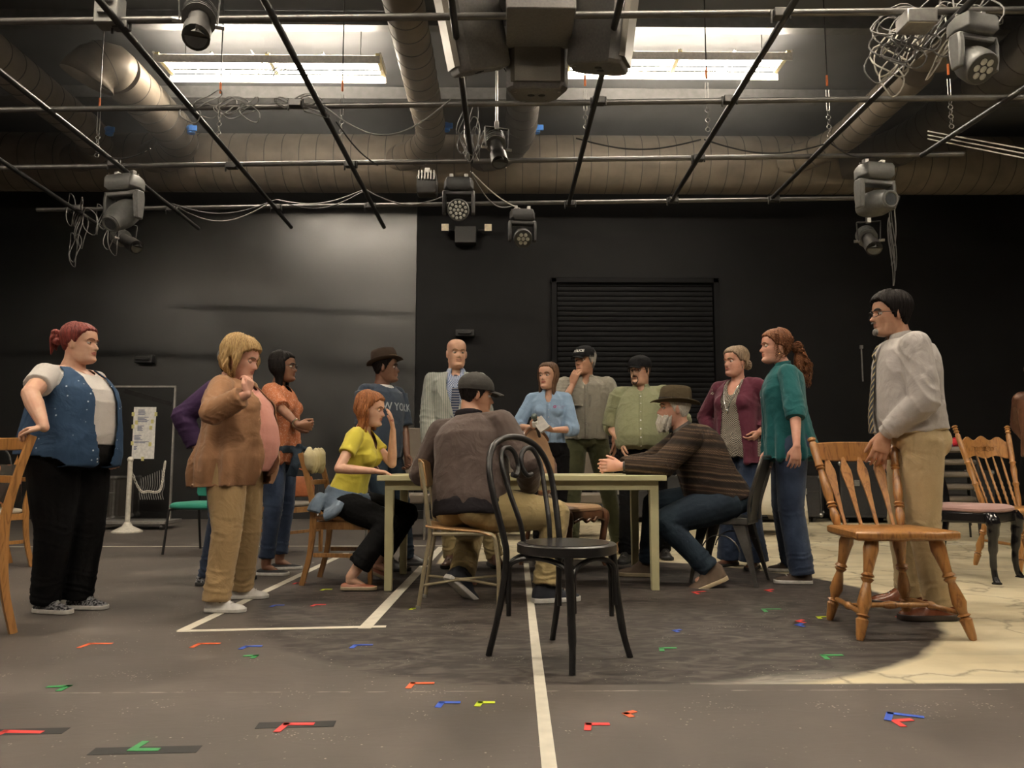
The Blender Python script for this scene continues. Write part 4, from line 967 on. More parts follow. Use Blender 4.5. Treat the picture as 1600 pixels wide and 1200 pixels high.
def wrinkle(seed, amp=.006, freq=14., direct=(0, 0, 1)):
    rs = np.random.RandomState(seed); K = []
    for i in range(9):
        k = rs.normal(size=3) * freq * rs.uniform(.5, 1.6); k -= np.array(direct) * np.dot(k, direct) * rs.uniform(0, .5); K.append((k, rs.uniform(0, 6.28), rs.uniform(.5, 1)))
    def f(co):
        w1 = np.sin(co @ (rs.__class__(seed + 1).normal(size=3) * 7)) * 1.2; d = np.zeros(len(co))
        for k, p, a in K: d += a * (1 - 2 * np.abs(np.sin((co @ k) * .5 + p + w1)))
        return np.maximum(d, -.25 * np.abs(d) - .0) * amp / 2.3
    return f
HP = [(-.122, .045, .030, .016), (-.119, .066, .012, .030), (-.112, .079, -.005, .040), (-.100, .087, -.020, .047), (-.088, .086, -.032, .052), (-.074, .0835, -.045, .056),
      (-.060, .086, -.058, .0595), (-.045, .086, -.068, .0625), (-.030, .085, -.076, .066), (-.012, .084, -.084, .0685), (.004, .082, -.090, .070), (.020, .0885, -.095, .0715),
      (.036, .090, -.099, .073), (.055, .087, -.101, .0745), (.072, .080, -.098, .073), (.088, .068, -.090, .067), (.101, .052, -.077, .057), (.111, .033, -.060, .043), (.118, .010, -.038, .025), (.121, -.010, -.022, .008)]
def hp(z):
    zs = [h[0] for h in HP]; return [float(np.interp(z, zs, [h[i] for h in HP])) for i in (1, 2, 3)]
def head_pt(phi, z, off=0., face=True, jaw=1., nose=1.):
    """phi 0 = front, +90 = right side"""
    F_, B_, W_ = hp(z); W_ += 0; n = 2.25; a = math.radians(phi); s_, c_ = math.sin(a), math.cos(a)
    if z < -.03: W_ *= 1 + (jaw - 1) * min(1, (-.03 - z) / .04)
    mid = (F_ * .15 + B_ * .55) if z < -.05 else -.012
    rf = (F_ - mid) if c_ > 0 else (mid - B_)
    x = W_ * math.copysign(abs(s_) ** (2 / n), s_); y = mid + rf * math.copysign(abs(c_) ** (2 / n), c_)
    r_ = math.hypot(x, y - mid) + 1e-6
    x += off * x / r_; y += off * (y - mid) / r_
    if face and c_ > 0:
        g = lambda cx, cz, sx, sz: math.exp(-((abs(x) - cx) / sx) ** 2 - ((z - cz) / sz) ** 2)
        y -= .012 * g(.031, .000, .015, .012)
        y += .005 * g(.028, .020, .020, .007) + .005 * g(.044, -.020, .016, .016)
        if -.05 < z < .022:
            t = (.018 - z) / .056
            hgt = .024 * nose * (sm01(np.array(t)) ** 1.1) if z > -.038 else .024 * nose * max(0, 1 - (-.038 - z) / .008)
            y += float(hgt) * math.exp(-(x / (.0075 + .0065 * max(0, min(1, t)))) ** 2)
        y += .0055 * g(0, -.0555, .020, .0045) + .0065 * g(0, -.0675, .018, .0050) - .004 * g(0, -.0615, .022, .002) - .004 * g(0, -.079, .02, .005)
        y += .007 * g(0, -.100, .020, .012) - .0025 * g(.026, -.055, .006, .02)
    return V((x, y, z))
def head_rings(off=0., nz=60, nphi=72, zmin=-.122, zmax=.121, **kw):
    rings = []
    for j in range(nz):
        z = zmin + (zmax - zmin) * j / (nz - 1); ring = []
        for i in range(nphi):
            u = i / nphi * 2 - 1; ph = 180 * (u * .62 + .38 * u ** 3)      # denser at the front
            ring.append(head_pt(ph, z, off, **kw))
        rings.append(ring)
    return rings
class Person:
    def __init__(s, label, xy, face, H, hip=None, lean=0, side=0, twist=0, fem=False, head=(0, 0, 0), neck=(0, 0), sw=None, girth=1.0, neckr=None, headk=1.0, jaw=1.0, nose=1.0, tl=1.0):
        s.k = H / 1.75; k = s.k; s.fem = fem; s.g = girth
        s.root = empty('person', label, 'person', (xy[0], xy[1], 0), -R(face)); s.face = face; s.xy = V((xy[0], xy[1], 0))
        s.Mi = Matrix.Rotation(R(face), 4, 'Z') @ Matrix.Translation(-s.xy)
        s.hz = hip if hip is not None else .93 * k
        s.stand = s.hz > .8 * k; s.P0 = V((0, 0, s.hz)); s.B = (Matrix.Rotation(R(-lean), 3, 'X') @ Matrix.Rotation(R(side), 3, 'Y')); s.tw = twist
        s.TL = .545 * k * tl; s.sw = (sw or (.165 if fem else .185)) * k * .93
        s.hipw = .09 * k
        s.nb = s.T(0, -.005, 1.0)
        nd = (Matrix.Rotation(R(-lean * .4 - neck[0]), 3, 'X') @ Matrix.Rotation(R(side * .4 + neck[1]), 3, 'Y')) @ V((0, 0, 1))
        s.hk = k ** .5 * headk * (.99 if fem else 1.03)
        s.HM = Matrix.Rotation(R(-head[0]), 3, 'Z') @ Matrix.Rotation(R(head[1]), 3, 'X') @ Matrix.Rotation(R(head[2]), 3, 'Y')
        s.hc = s.nb + nd * .130 * k + s.HM @ V((0, .022, 0)); s.neckr = (neckr or (.048 if fem else .058)) * k; s.jaw = jaw; s.nose = nose
    def L(s, p): return s.Mi @ V(p)                    # world -> local
    def T(s, x, y, t):                                 # torso frame: x right, y forward (m), t along the spine
        q = Matrix.Rotation(R(-s.tw * max(0, min(1, t))), 3, 'Z') @ V((x, y, 0)); q.z = t * s.TL; return s.P0 + s.B @ q
    def Hd(s, p): return s.hc + s.HM @ (V(p) * s.hk)
    def tinv(s, co):                                   # numpy local -> (x, y, t)
        Bi = np.array(s.B.transposed()); q = (co - np.array(s.P0)) @ Bi.T; t = q[:, 2] / s.TL
        a = np.radians(s.tw * np.clip(t, 0, 1)); x = q[:, 0] * np.cos(a) - q[:, 1] * np.sin(a); y = q[:, 0] * np.sin(a) + q[:, 1] * np.cos(a)
        return x, y, t
    def hinv(s, co): return ((co - np.array(s.hc)) @ np.array(s.HM)) / s.hk
    def ik(s, a, c, l1, l2, pole):
        a, c, pole = V(a), V(c), V(pole); d = c - a; D = min(d.length, (l1 + l2) * .998); d.normalize(); c = a + d * D
        x = (l1 * l1 - l2 * l2 + D * D) / (2 * D); h = math.sqrt(max(0, l1 * l1 - x * x)); pl = pole - d * pole.dot(d)
        if pl.length < 1e-5: pl = V((0, -1, 0))
        return a + d * x + pl.normalized() * h, c
    def pose(s, hands, feet, poles=None, kneepoles=None):
        """hands/feet: dicts {1: right, -1: left} of local targets"""
        k = s.k; s.sh, s.el, s.wr, s.hj, s.kn, s.an = {}, {}, {}, {}, {}, {}
        for q in (1, -1):
            s.sh[q] = s.T(q * s.sw, -.005, .862)
            pole = (poles or {}).get(q, (q * .5, -1, -.3))
            s.el[q], s.wr[q] = s.ik(s.sh[q], hands[q], .285 * k, .255 * k, pole)
            s.hj[q] = s.P0 + V((q * s.hipw, 0, -.01)); leg = (V(feet[q]) - s.hj[q]).length; lk = leg * 1.004 / (.86 * k) if s.stand else 1.
            kp = (kneepoles or {}).get(q, (q * .1, 1, 0)); s.kn[q], s.an[q] = s.ik(s.hj[q], feet[q], .435 * k * lk, .425 * k * lk, kp)
        return s
    def torso(s, mb, prof, sc_=1., add=0.):
        rings = []
        for t, w_, f, b in prof:
            ring = []
            for i in range(40):
                a = 2 * math.pi * i / 40; ca, sa = math.cos(a), math.sin(a); n = 2.4
                x = math.copysign(abs(ca) ** (2 / n), ca) * (w_ * s.k * sc_ + add); y = math.copysign(abs(sa) ** (2 / n), sa) * ((f if sa > 0 else b) * s.k * sc_ + add)
                ring.append(s.T(x, y, t))
            rings.append(ring)
        mb.loft(rings); return mb
    def body(s, m, prof, lipm, hands=None, vox=.0042, skinlow=True, extra=None):
        k, g = s.k, s.g; mb = MB(); ak = (.86 if s.fem else 1.) * g
        s.torso(mb, [(t, w_, f, b) for t, w_, f, b in prof if t > -.05], 1., -.028)
        mb.loft([[s.hc + s.HM @ (p * s.hk) for p in r] for r in head_rings(jaw=s.jaw, nose=s.nose)])
        for q in (1, -1):        # ears
            Rr = s.HM @ Matrix.Rotation(R(-q * 22), 3, 'Z'); e = s.Hd((q * .0735, -.012, -.006))
            mb.ell(e, (.008 * s.hk, .017 * s.hk, .030 * s.hk), Rr, 12, 10)
            mb.tube([e + Rr @ (V((q * .004, -.004 + .017 * math.cos(a), .004 + .028 * math.sin(a))) * s.hk) for a in [i * math.pi / 8 for i in range(-3, 10)]], .0042, 6)
        nk = s.neckr
        mb.tube([s.T(0, -.01, .90), s.T(0, -.008, .99), s.nb * .5 + s.Hd((0, -.03, -.07)) * .5, s.Hd((0, -.028, -.06)), s.Hd((0, -.03, .0))], [nk * 1.35, nk * 1.12, nk * .98, nk * 1.0, nk * .9], 20)
        for q in (1, -1):
            mb.capsule(s.T(q * .05 * k, -.015, .915), .040 * k, s.sh[q], .046 * k * ak)
            mb.capsule(s.sh[q], .047 * k * ak, s.el[q], .038 * k * ak)
            m1 = s.el[q].lerp(s.wr[q], .3); mb.capsule(s.el[q], .037 * k * ak, m1, .039 * k * ak); mb.capsule(m1, .039 * k * ak, s.wr[q], .0245 * k * min(ak, 1.08))
            mb.capsule(s.hj[q], .06 * k, s.kn[q], .042 * k); mb.capsule(s.kn[q], .042 * k, s.an[q], (.032 if s.lowleg else .022) * k)
            if s.lowleg: 
                c_ = s.kn[q].lerp(s.an[q], .3); mb.capsule(s.kn[q], .045 * k * g, c_, .052 * k * g); mb.capsule(c_, .052 * k * g, s.an[q], .034 * k * g)
            f = s.toe[q]; ra = .034 if s.lowleg else .022; mb.capsule(s.an[q] + V((0, 0, -.02)), ra * k, s.an[q] + f * .09 * k + V((0, 0, -.058 * k)), .018 * k)
        for q, h in (hands or {}).items(): s.hand(mb, q, **h)
        hc, HMn = np.array(s.hc), np.array(s.HM)
        def mf(ce):
            l = s.hinv(ce); r_ = np.zeros(len(ce), int)
            r_[(np.abs(l[:, 0]) < .025 - np.abs(l[:, 2] + .0615) * 1.0) & (np.abs(l[:, 2] + .0615) < .0095) & (l[:, 1] > .075)] = 1
            return r_
        ob = remeshed(mb, vox, 'body', [m, lipm], s.root, 1, None, None, mf); s.skin = m; return ob
    lowleg = False
    def hand(s, mb, q, d, n, curl=(25, 25, 20), spread=6, thumb=(35, 30), size=1., fold=None):
        """d finger direction, n palm normal (side the palm faces), local frame"""
        k = s.k * size * (.9 if s.fem else 1.); d = V(d).normalized(); n = V(n); n = (n - d * n.dot(d)).normalized()
        lat = d.cross(n) * q            # towards the thumb side
        w0 = s.wr[q]; rings = []
        for t, w_, th in ((-.01, .027, .021), (.02, .030, .019), (.05, .038, .016), (.085, .041, .014), (.098, .038, .011)):
            c = w0 + d * t * k; rings.append([c + lat * (math.cos(a) * w_ * k) + n * (math.sin(a) * th * k) for a in [i * math.pi / 8 for i in range(16)]])
        mb.loft(rings)
        for i, (o, l) in enumerate(((.030, .93), (.0105, 1.03), (-.0095, .97), (-.029, .78))):
            sp = (1.5 - i) * spread; p = w0 + d * .088 * k + lat * o * k; dd = (Matrix.Rotation(R(sp) * (1), 3, n) @ d); sgn = 1 if (Matrix.Rotation(R(10), 3, n) @ d).dot(lat) > 0 else -1
            dd = Matrix.Rotation(R(sp) * sgn, 3, n) @ d; ax = dd.cross(n); a_ = 0; cu = curl[i] if isinstance(curl[0], (tuple, list)) else curl
            for j, (ln, r0, r1) in enumerate(((.043, .0098, .0088), (.027, .0088, .0080), (.021, .0080, .0068))):
                a_ += cu[j]; dj = Matrix.Rotation(R(a_), 3, ax) @ dd; e = p + dj * ln * l * k; mb.capsule(p, r0 * k, e, r1 * k, 10); p = e
        p = w0 + d * .022 * k + lat * .022 * k + n * .006 * k
        t1 = (d * math.cos(R(thumb[0])) + lat * math.sin(R(thumb[0])) + n * .25).normalized(); e = p + t1 * .045 * k; mb.capsule(p, .015 * k, e, .0115 * k, 10)
        t2 = (d * math.cos(R(thumb[0] - thumb[1])) + lat * math.sin(R(thumb[0] - thumb[1])) + n * .35).normalized(); e2 = e + t2 * .032 * k; mb.capsule(e, .0112 * k, e2, .0098 * k, 10)
        mb.capsule(e2, .0098 * k, e2 + (t2 + n * .15).normalized() * .024 * k, .008 * k, 10)
    def eyes(s, iris=(.10, .05, .02), brow=None, closed=False, look=0, browt=1.):
        mi = M('iris_%d' % int(iris[0] * 1000 + iris[2] * 10), iris, .1); ws = M('eye_white', (.55, .50, .45), .15, 0, .05); bk = M('pupil', (.004, .004, .004), .05)
        k = s.hk
        for q in (1, -1):
            c = s.Hd((q * .031, .0665, .0)); Rm = s.HM @ Matrix.Rotation(R(-look), 3, 'Z'); mb = MB(); r = .0128 * k
            rings = []; angs = [2, 12, 22, 27, 40, 55, 70, 90, 120, 150, 175]; n = 20
            for a in angs: rings.append([c + Rm @ V((math.sin(R(a)) * math.cos(2 * math.pi * i / n), math.cos(R(a)), math.sin(R(a)) * math.sin(2 * math.pi * i / n))) * r * (1.03 if a < 25 else 1) for i in range(n)])
            vs = [p for rg in rings for p in rg]; mb.cur = 2; mb.add(vs[:n], [tuple(range(n))])
            for j in range(len(angs) - 1):
                mb.cur = 2 if j == 0 else (1 if j < 3 else 0); base = len(mb.v); mb.add(vs[j * n:(j + 2) * n], [(i, (i + 1) % n, n + (i + 1) % n, n + i) for i in range(n)])
            e = mb.build('eye', [ws, mi, bk], s.root, angle=180)
            lid = MB()      # upper and lower lid shells
            for lo, hi in (((-8 if closed else 16), 100), (-100, -26)):
                rr = []
                for j in range(7):
                    a = R(lo + (hi - lo) * j / 6); rr.append([c + s.HM @ V((math.sin(b) * math.cos(a), math.cos(b) * math.cos(a), math.sin(a))) * r * 1.10 for b in [R(-80 + 160 * i / 10) for i in range(11)]])
                o = len(lid.v); lid.v += [tuple(p) for rg in rr for p in rg]
                for j in range(6):
                    for i in range(10): lid.f.append((o + j * 11 + i, o + j * 11 + i + 1, o + (j + 1) * 11 + i + 1, o + (j + 1) * 11 + i)); lid.mi.append(0)
            lid.build('eyelid', s.skin, s.root, angle=180)
            if brow: 
                pts = [s.Hd(head_pt(q * ph, z, .0015)) for ph, z in ((9, .018), (17, .0225), (27, .0245), (36, .020), (41, .015))]
                pts = [p + s.HM @ V((0, .0015, 0)) for p in pts]
                MB().tube(smoothpath(pts, 4), [(.0022 * browt, .0036 * browt)] * 4 + [(.0024 * browt, .004 * browt)] * 9 + [(.0015, .002)] * 4, 8).build('eyebrow', brow, s.root)
    def glasses(s, m, w_=.024, h=.018, rnd=2.6, z=-.002):
        mb = MB()
        for q in (1, -1):
            pts = [s.Hd((q * .032 + w_ * math.copysign(abs(math.cos(a)) ** (2 / rnd), math.cos(a)), .099 - .004 * abs(math.cos(a)) * (1 if math.cos(a) * q > 0 else 0) * 3, z + h * math.copysign(abs(math.sin(a)) ** (2 / rnd), math.sin(a)))) for a in [i * math.pi / 12 for i in range(24)]]
            mb.tube(pts, .0019, 6, closed=True)
            mb.tube([s.Hd((q * (.032 + w_), .088, z + .006)), s.Hd((q * .076, .05, z + .006)), s.Hd((q * .080, -.005, z + .006)), s.Hd((q * .078, -.022, z - .008))], .002, 6)
        mb.tube([s.Hd((-.009, .100, z + .004)), s.Hd((0, .103, z + .007)), s.Hd((.009, .100, z + .004))], .0019, 6)
        mb.build('glasses', m, s.root)
    # ------------------------------------------------ hair
    def scalp(s, mb, thick, front=.066, side=.0, back=-.075, fall=.02, bald=None):
        """closed cap of hair; hairline heights at front, temples and nape"""
        rings = []
        for j in range(54):
            z = -.122 + (.243) * j / 53; ring = []
            for i in range(72):
                ph = -180 + 360 * i / 72; a = abs(ph)
                hl = np.interp(a, [0, 35, 62, 80, 100, 118, 150, 180], [front, front * .97, front * .55 + side * .45, side - .010, side - .012, side * .4 + back * .6, back, back])
                mk = float(sm01(np.array((z - hl) / fall)))
                th = thick(ph, z) if callable(thick) else thick
                p = head_pt(ph, z, mk * th - (1 - mk) * .012, face=False); p.z += mk * th * max(0, (z - .07) / .05) * .9; ring.append(s.Hd(p))
            rings.append(ring)
        return mb.loft(rings)
    def strands(s, amp=.0022, freq=55, seed=1):
        def f(co):
            l = s.hinv(co); a = np.arctan2(l[:, 0], l[:, 1] + .012); r_ = np.random.RandomState(seed)
            return amp * (np.sin(a * freq + 3 * np.sin(l[:, 2] * 25 + seed)) * .6 + .6 * np.sin(a * freq * .43 + 5 * np.sin(l[:, 2] * 14 + seed)))
        return f
    def hair(s, mb, m, vox=.0042, amp=.0022, freq=55, seed=1, smooth=2, name='hair'): return remeshed(mb, vox, name, m, s.root, smooth, s.strands(amp, freq, seed))
    def lock(s, mb, pts, r, flat=.6):
        P = smoothpath([s.Hd(p) for p in pts], 5); n = len(P)
        mb.tube(P, [(r * (math.sin(math.pi * (.12 + .80 * i / n)) ** .6), r * flat * (math.sin(math.pi * (.12 + .80 * i / n)) ** .6)) for i in range(n)], 10)
    # ------------------------------------------------ clothes
    def folds(s, base, seed, legs=False, aj=.010, drape=.0):
        rs = np.random.RandomState(seed + 500); J = []
        if legs:
            for q in (1, -1):
                J.append((s.kn[q], (s.an[q] - s.kn[q]).normalized(), .10, .030, .8)); J.append((s.an[q] + V((0, 0, .06)), (s.an[q] - s.kn[q]).normalized(), .10, .024, 1.1))
                J.append((s.hj[q] + V((0, .05, -.03)), (s.kn[q] - s.hj[q]).normalized() * .6 + V((q * .5, 0, 0)), .12, .034, .9))
        else:
            for q in (1, -1):
                J.append((s.el[q], (s.wr[q] - s.el[q]).normalized(), .10, .028, 1.)); J.append((s.el[q].lerp(s.wr[q], .85), (s.wr[q] - s.el[q]).normalized(), .07, .020, .8))
                J.append((s.sh[q] + V((-q * .03, .05, -.10)), (V((q * .8, 0, .6))).normalized(), .11, .032, .8))
            J.append((s.T(0, 0, .16), s.B @ V((0.25, .1, 1)), .17, .045, .7))
        J = [(np.array(c), np.array(d), w_, l, a, rs.uniform(0, 6)) for c, d, w_, l, a in J]
        def f(co):
            out = base(co) if base else np.zeros(len(co)); k1 = rs.normal(size=3) * 22
            for c, d, w_, l, a, ph in J:
                r_ = co - c; u = r_ @ d; wob = 1.1 * np.sin(co @ k1 + ph) + .7 * np.sin(co @ (k1[::-1] * 1.7)); g = np.exp(-(np.sum(r_ * r_, axis=1)) / (w_ * w_))
                out = out + aj * a * g * (np.abs(np.sin(u * math.pi / l * .5 + ph + wob)) ** .6 * -1 + .75)
            if drape:
                x, y, t = s.tinv(co); th = np.arctan2(x, y); out = out + drape * np.clip(.55 - t, 0, .7) * (np.sin(th * 9 + 3 * t + seed) + .6 * np.sin(th * 15 + seed * 2))
            return out
        return f
    def top(s, name, m, prof, sleeve=1., r=(.070, .055, .040), add=.0, extra=None, cut=None, matfn=None, vox=.0075, wr=.006, wf=14, seed=1, solid=0, smooth=4, shoulder=None, drape=.008):
        k = s.k; shoulder = shoulder or (.056 if s.fem else .064); mb = MB(); s.torso(mb, prof, 1., add)
        for q in (1, -1):
            sl = sleeve[q] if isinstance(sleeve, dict) else sleeve
            a = s.T(q * .050 * k, -.012, .935); mb.capsule(a, (.034) * k + add, s.sh[q] + V((0, 0, .004)), shoulder * .93 * k + add)
            if sl is None: continue
            if sl <= 1:
                e = s.sh[q].lerp(s.el[q], sl); rr = r[0] * (1 - sl) + r[1] * sl
                mb.capsule(s.sh[q], shoulder * .95 * k + add, s.sh[q].lerp(e, .3), r[0] * .95 * k + add); mb.tube([s.sh[q], s.sh[q].lerp(e, .5), e], [r[0] * k + add, (r[0] + rr) / 2 * k + add, rr * k + add], 20)
            else:
                f = sl - 1; mb.capsule(s.sh[q], max(r[0], shoulder) * .92 * k + add, s.el[q], r[1] * k + add)
                e = s.el[q].lerp(s.wr[q], f); rr = r[1] * (1 - f) + r[2] * f; mb.capsule(s.el[q], r[1] * k + add, s.el[q].lerp(e, .4), (r[1] * .6 + rr * .4) * k + add, 16)
                mb.tube([s.el[q].lerp(e, .2), s.el[q].lerp(e, .6), e], [(r[1] * .8 + rr * .2) * k + add, (r[1] * .4 + rr * .6) * k + add, rr * k + add], 20)
        if extra: extra(mb)
        return remeshed(mb, vox, name, m, s.root, smooth, s.folds(wrinkle(seed, wr * .8, wf), seed, False, .011 if (sleeve is not None) else .004, drape) if wr else None, cut, matfn, solid)
    def trousers(s, m, r=(.098, .088, .066, .060, .056), hem=.97, waist=.14, pw=(.165, .115, .125), belly=0., name='trousers', seed=3, wr=.006, vox=.0075, extra=None, wf=16, crotch=-.10):
        k = s.k; mb = MB(); w_, f, b = pw
        s.torso(mb, [(crotch, w_ * .78, f * .7, b * .8), (crotch * .5, w_ * .97, f * .95, b), (0, w_, f, b), (waist * .6, w_ * .97, f + belly, b * .95), (waist, w_ * .95, f + belly, b * .88)])
        for q in (1, -1):
            h, kn, an = s.hj[q], s.kn[q], s.an[q]; an2 = kn.lerp(an, hem + (.085 if hem > .94 else .04 if hem > .92 else 0)); mid = kn.lerp(an2, .45)
            mb.capsule(h + V((0, 0, -.0)), r[0] * k, h.lerp(kn, .5), r[1] * k, 18); mb.capsule(h.lerp(kn, .5), r[1] * k, kn, r[2] * k, 18)
            mb.capsule(kn, r[2] * k, mid, r[3] * k, 18); mb.tube([kn.lerp(mid, .5), mid, an2], [(r[2] + r[3]) / 2 * k, r[3] * k, r[4] * k], 20)
            mb.ell(s.P0 + s.B @ V((q * .075 * k, -.055 * k, -.02)), (.085 * k * w_ / .165, .09 * k * b / .125, .10 * k))
        if extra: extra(mb)
        return remeshed(mb, vox, name, m, s.root, 3, s.folds(wrinkle(seed, wr * .7, wf), seed, True, .012))
    def set_toes(s, toe, pitch=None):
        s.toe = {q: V((math.sin(R(toe[q])), math.cos(R(toe[q])), 0)) for q in (1, -1)}; s.pitch = pitch or {1: 0, -1: 0}
    def shoes(s, m, ms, size=1., kind='sneaker', label=None, name='shoe', lace=None):
        k = s.k * size; sk_ = fabric('dark_sock', (.02, .02, .022))
        for q in (1, -1):
            if not s.lowleg:
                MB().capsule(s.kn[q].lerp(s.an[q], .82), .040 * s.k, s.an[q], .036 * s.k).capsule(s.an[q], .036 * s.k, s.an[q] + s.toe[q] * .04 * s.k + V((0, 0, -.03 * s.k)), .034 * s.k).build('sock', sk_, s.root)
            f = s.toe[q]; pr = Matrix.Rotation(R(s.pitch[q]), 3, V((0, 0, 1)).cross(f) if False else f.cross(V((0, 0, 1)))); up = pr @ V((0, 0, 1)); fd = pr @ f; x = fd.cross(up)
            o = s.an[q] - up * (.085 * s.k)
            # heel back to toe: (along, half width, height)
            sec = [(-.072, .010, .050), (-.068, .026, .072), (-.045, .042, .100), (-.01, .046, .116), (.03, .045, .110), (.07, .045, .084), (.11, .047, .056), (.145, .046, .048), (.172, .036, .042), (.188, .020, .034), (.193, .006, .024)]
            if kind == 'flat': sec = [(a, w_ * .9, min(h * (.62 if a < .09 else .8), .055)) for a, w_, h in sec]
            if kind == 'boot': sec = [(a, w_ * 1.04, h * (1.25 if a < .04 else 1.05)) for a, w_, h in sec]
            rings = []; rs = []
            for a, w_, h in sec:
                rings.append([o + fd * a * k + x * (w_ * k * c * (1 - .22 * max(0, sn))) + up * ((.022 + max(0, sn) * (h - .022) - max(0, -sn) * .006) * k) for c, sn in [(math.copysign(abs(math.cos(t)) ** .75, math.cos(t)), math.sin(t)) for t in [i * math.pi / 10 for i in range(20)]]])
                rs.append([o + fd * a * k * 1.02 + x * ((w_ + .004) * k * c) + up * (z * k) for c, z in ((1, .002), (1.03, .016), (.98, .027), (-.98, .027), (-1.03, .016), (-1, .002))])
            sh = MB().loft(rings).build(name, m, s.root); MB().loft(rs).build('sole', ms, sh, bev=.003)
            if lace:
                mb = MB()
                for i in range(5):
                    a = .035 + i * .017; h = .088 - i * .0075; mb.tube([o + fd * a * k + x * .022 * k + up * h * .93 * k, o + fd * (a + .006) * k + up * (h + .006) * k, o + fd * a * k - x * .022 * k + up * h * .93 * k], .0028, 5)
                mb.build('laces', lace, sh)
    def cap(s, m, face=0, h=1.0, brim=.075, bw=.062, tilt=0, mb2=None, bm=None):
        rings = []
        for j in range(24):
            z = .030 + j * .0042; ring = []
            for i in range(48):
                ph = -180 + 7.5 * i; off = .013 + .004 * math.sin(math.pi * j / 24)
                p = head_pt(ph, min(z, .120), off, face=False); p.z += max(0, (z - .06) / .06) * .014 * h + .008 * (math.cos(R(ph)) if j < 3 else 0) * 0; ring.append(s.Hd(p))
            rings.append(ring)
        o = MB().loft(rings).build('cap', m, s.root, angle=60)
        Rz = Matrix.Rotation(R(-face), 3, 'Z'); rr = []
        for t in [i / 10 for i in range(11)]:
            row = []
            for u in [i / 8 * 2 - 1 for i in range(9)]:
                y = .088 + brim * t * (1 - .25 * u * u * t); x = u * bw * (1 - .16 * t ** 3) ; y -= .030 * u * u * (1 - t * .3)
                zz = .036 - .014 * u * u - .018 * t * t + tilt * t; row.append(s.Hd(Rz @ V((x, y, zz))))
            rr.append(row)
        b = MB(); n = 9
        for j in range(10):
            for i in range(8): b.f.append((j * n + i, j * n + i + 1, (j + 1) * n + i + 1, (j + 1) * n + i)); b.mi.append(0)
        b.v = [tuple(p) for r_ in rr for p in r_]; bo = b.build('brim', bm or m, o, angle=80); q = bo.modifiers.new('s', 'SOLIDIFY'); q.thickness = .004
        MB().ell(s.Hd((0, -.012, .137 + .004 * h)), (.007, .007, .004), nu=8, nv=5).build('button', m, o)
        MB().tube([s.Hd(head_pt(-180 + 10 * i, .034, .0135, face=False)) for i in range(36)], .0022, 5, closed=True).build('seam', m, o)
        return o
    def fedora(s, m, band, brimw=.055, hgt=.105, tilt=(0, 0), z0=.045, curl=.012):
        Rt = Matrix.Rotation(R(tilt[0]), 3, 'X') @ Matrix.Rotation(R(tilt[1]), 3, 'Y')
        f = lambda p: s.Hd(Rt @ V(p) + V((0, -.005, z0)))
        def ring(rx, ry, z, pinch=0.):
            out = []
            for i in range(48):
                a = 2 * math.pi * i / 48; x, y = rx * math.cos(a), ry * math.sin(a)
                if pinch: 
                    x *= 1 - pinch * .25 * max(0, y / ry) ** 1.5
                out.append(f((x, y, z - pinch * .018 * math.exp(-(x / .02) ** 2))))
            return out
        rx, ry = .086, .106
        cr = MB().loft([ring(rx, ry, 0), ring(rx, ry, .015), ring(rx * .99, ry * .985, .045, .3), ring(rx * .95, ry * .95, hgt * .8, .8), ring(rx * .88, ry * .90, hgt * .95, 1), ring(rx * .70, ry * .78, hgt, 1.3), ring(rx * .3, ry * .5, hgt * .96, 2.2)]).build('hat', m, s.root, angle=60)
        MB().loft([ring(rx + .002, ry + .002, .002), ring(rx + .003, ry + .003, .006), ring(rx + .003, ry + .003, .028), ring(rx + .001, ry + .001, .031)]).build('hat_band', band, cr)
        rr = []
        for t in [i / 6 for i in range(7)]:
            row = []
            for i in range(64):
                a = 2 * math.pi * i / 64; e = brimw * t; x, y = (rx - .002 + e) * math.cos(a), (ry - .002 + e) * math.sin(a)
                row.append(f((x, y, curl * t * t * (abs(math.cos(a)) * 2.0 - .7 * max(0, math.sin(a)) - .1))))
            rr.append(row)
        b = MB().loft(rr, caps=False); bo = b.build('brim', m, cr, angle=80); q = bo.modifiers.new('s', 'SOLIDIFY'); q.thickness = .004; q.offset = 0
        return cr
    def ontop(s, ob): # bvh of a garment, local frame
        dg = bpy.context.evaluated_depsgraph_get(); e = ob.evaluated_get(dg); me = e.to_mesh(); bv = BVHTree.FromPolygons([v.co.copy() for v in me.vertices], [tuple(p.vertices) for p in me.polygons]); e.to_mesh_clear(); return bv
    def collar(s, m, r=.062, h=.04, t0=.985, spread=.05, name='collar', open_=.25, fy=.0):
        """folded shirt collar: a band round the neck with two points in front"""
        k = s.k; mb = MB(); rows = [[], [], []]; n = 30
        for i in range(n + 1):
            a = -150 + 300 * i / n      # degrees from the back of the neck
            x, y = r * k * math.sin(R(a)) * (-1), -r * k * math.cos(R(a)); dz = (-abs(a) / 150) ** 2 if False else -(abs(a) / 150) ** 2 * open_
            pt = max(0, (abs(a) - 95) / 55)
            b = s.T(x * 1.02, y * 1.05 + fy, t0 + dz * .12); up = s.T(x * .98, y * 1.0 + fy, t0 + h / s.TL + dz * .10); low = s.T(x * (1.28 + .32 * pt), y * (1.22 + .35 * pt) + fy + .01, t0 - .012 - pt * spread * 1.3 + dz * .12)
            rows[0].append(b); rows[1].append(up); rows[2].append(low)
        mb.v = [tuple(p) for r_ in rows for p in r_]; w_ = n + 1
        for j in range(2):
            for i in range(n): mb.f.append((j * w_ + i, j * w_ + i + 1, (j + 1) * w_ + i + 1, (j + 1) * w_ + i)); mb.mi.append(0)
        o = mb.build(name, m, s.root, angle=70); q = o.modifiers.new('s', 'SOLIDIFY'); q.thickness = .004; q.offset = 0; return o
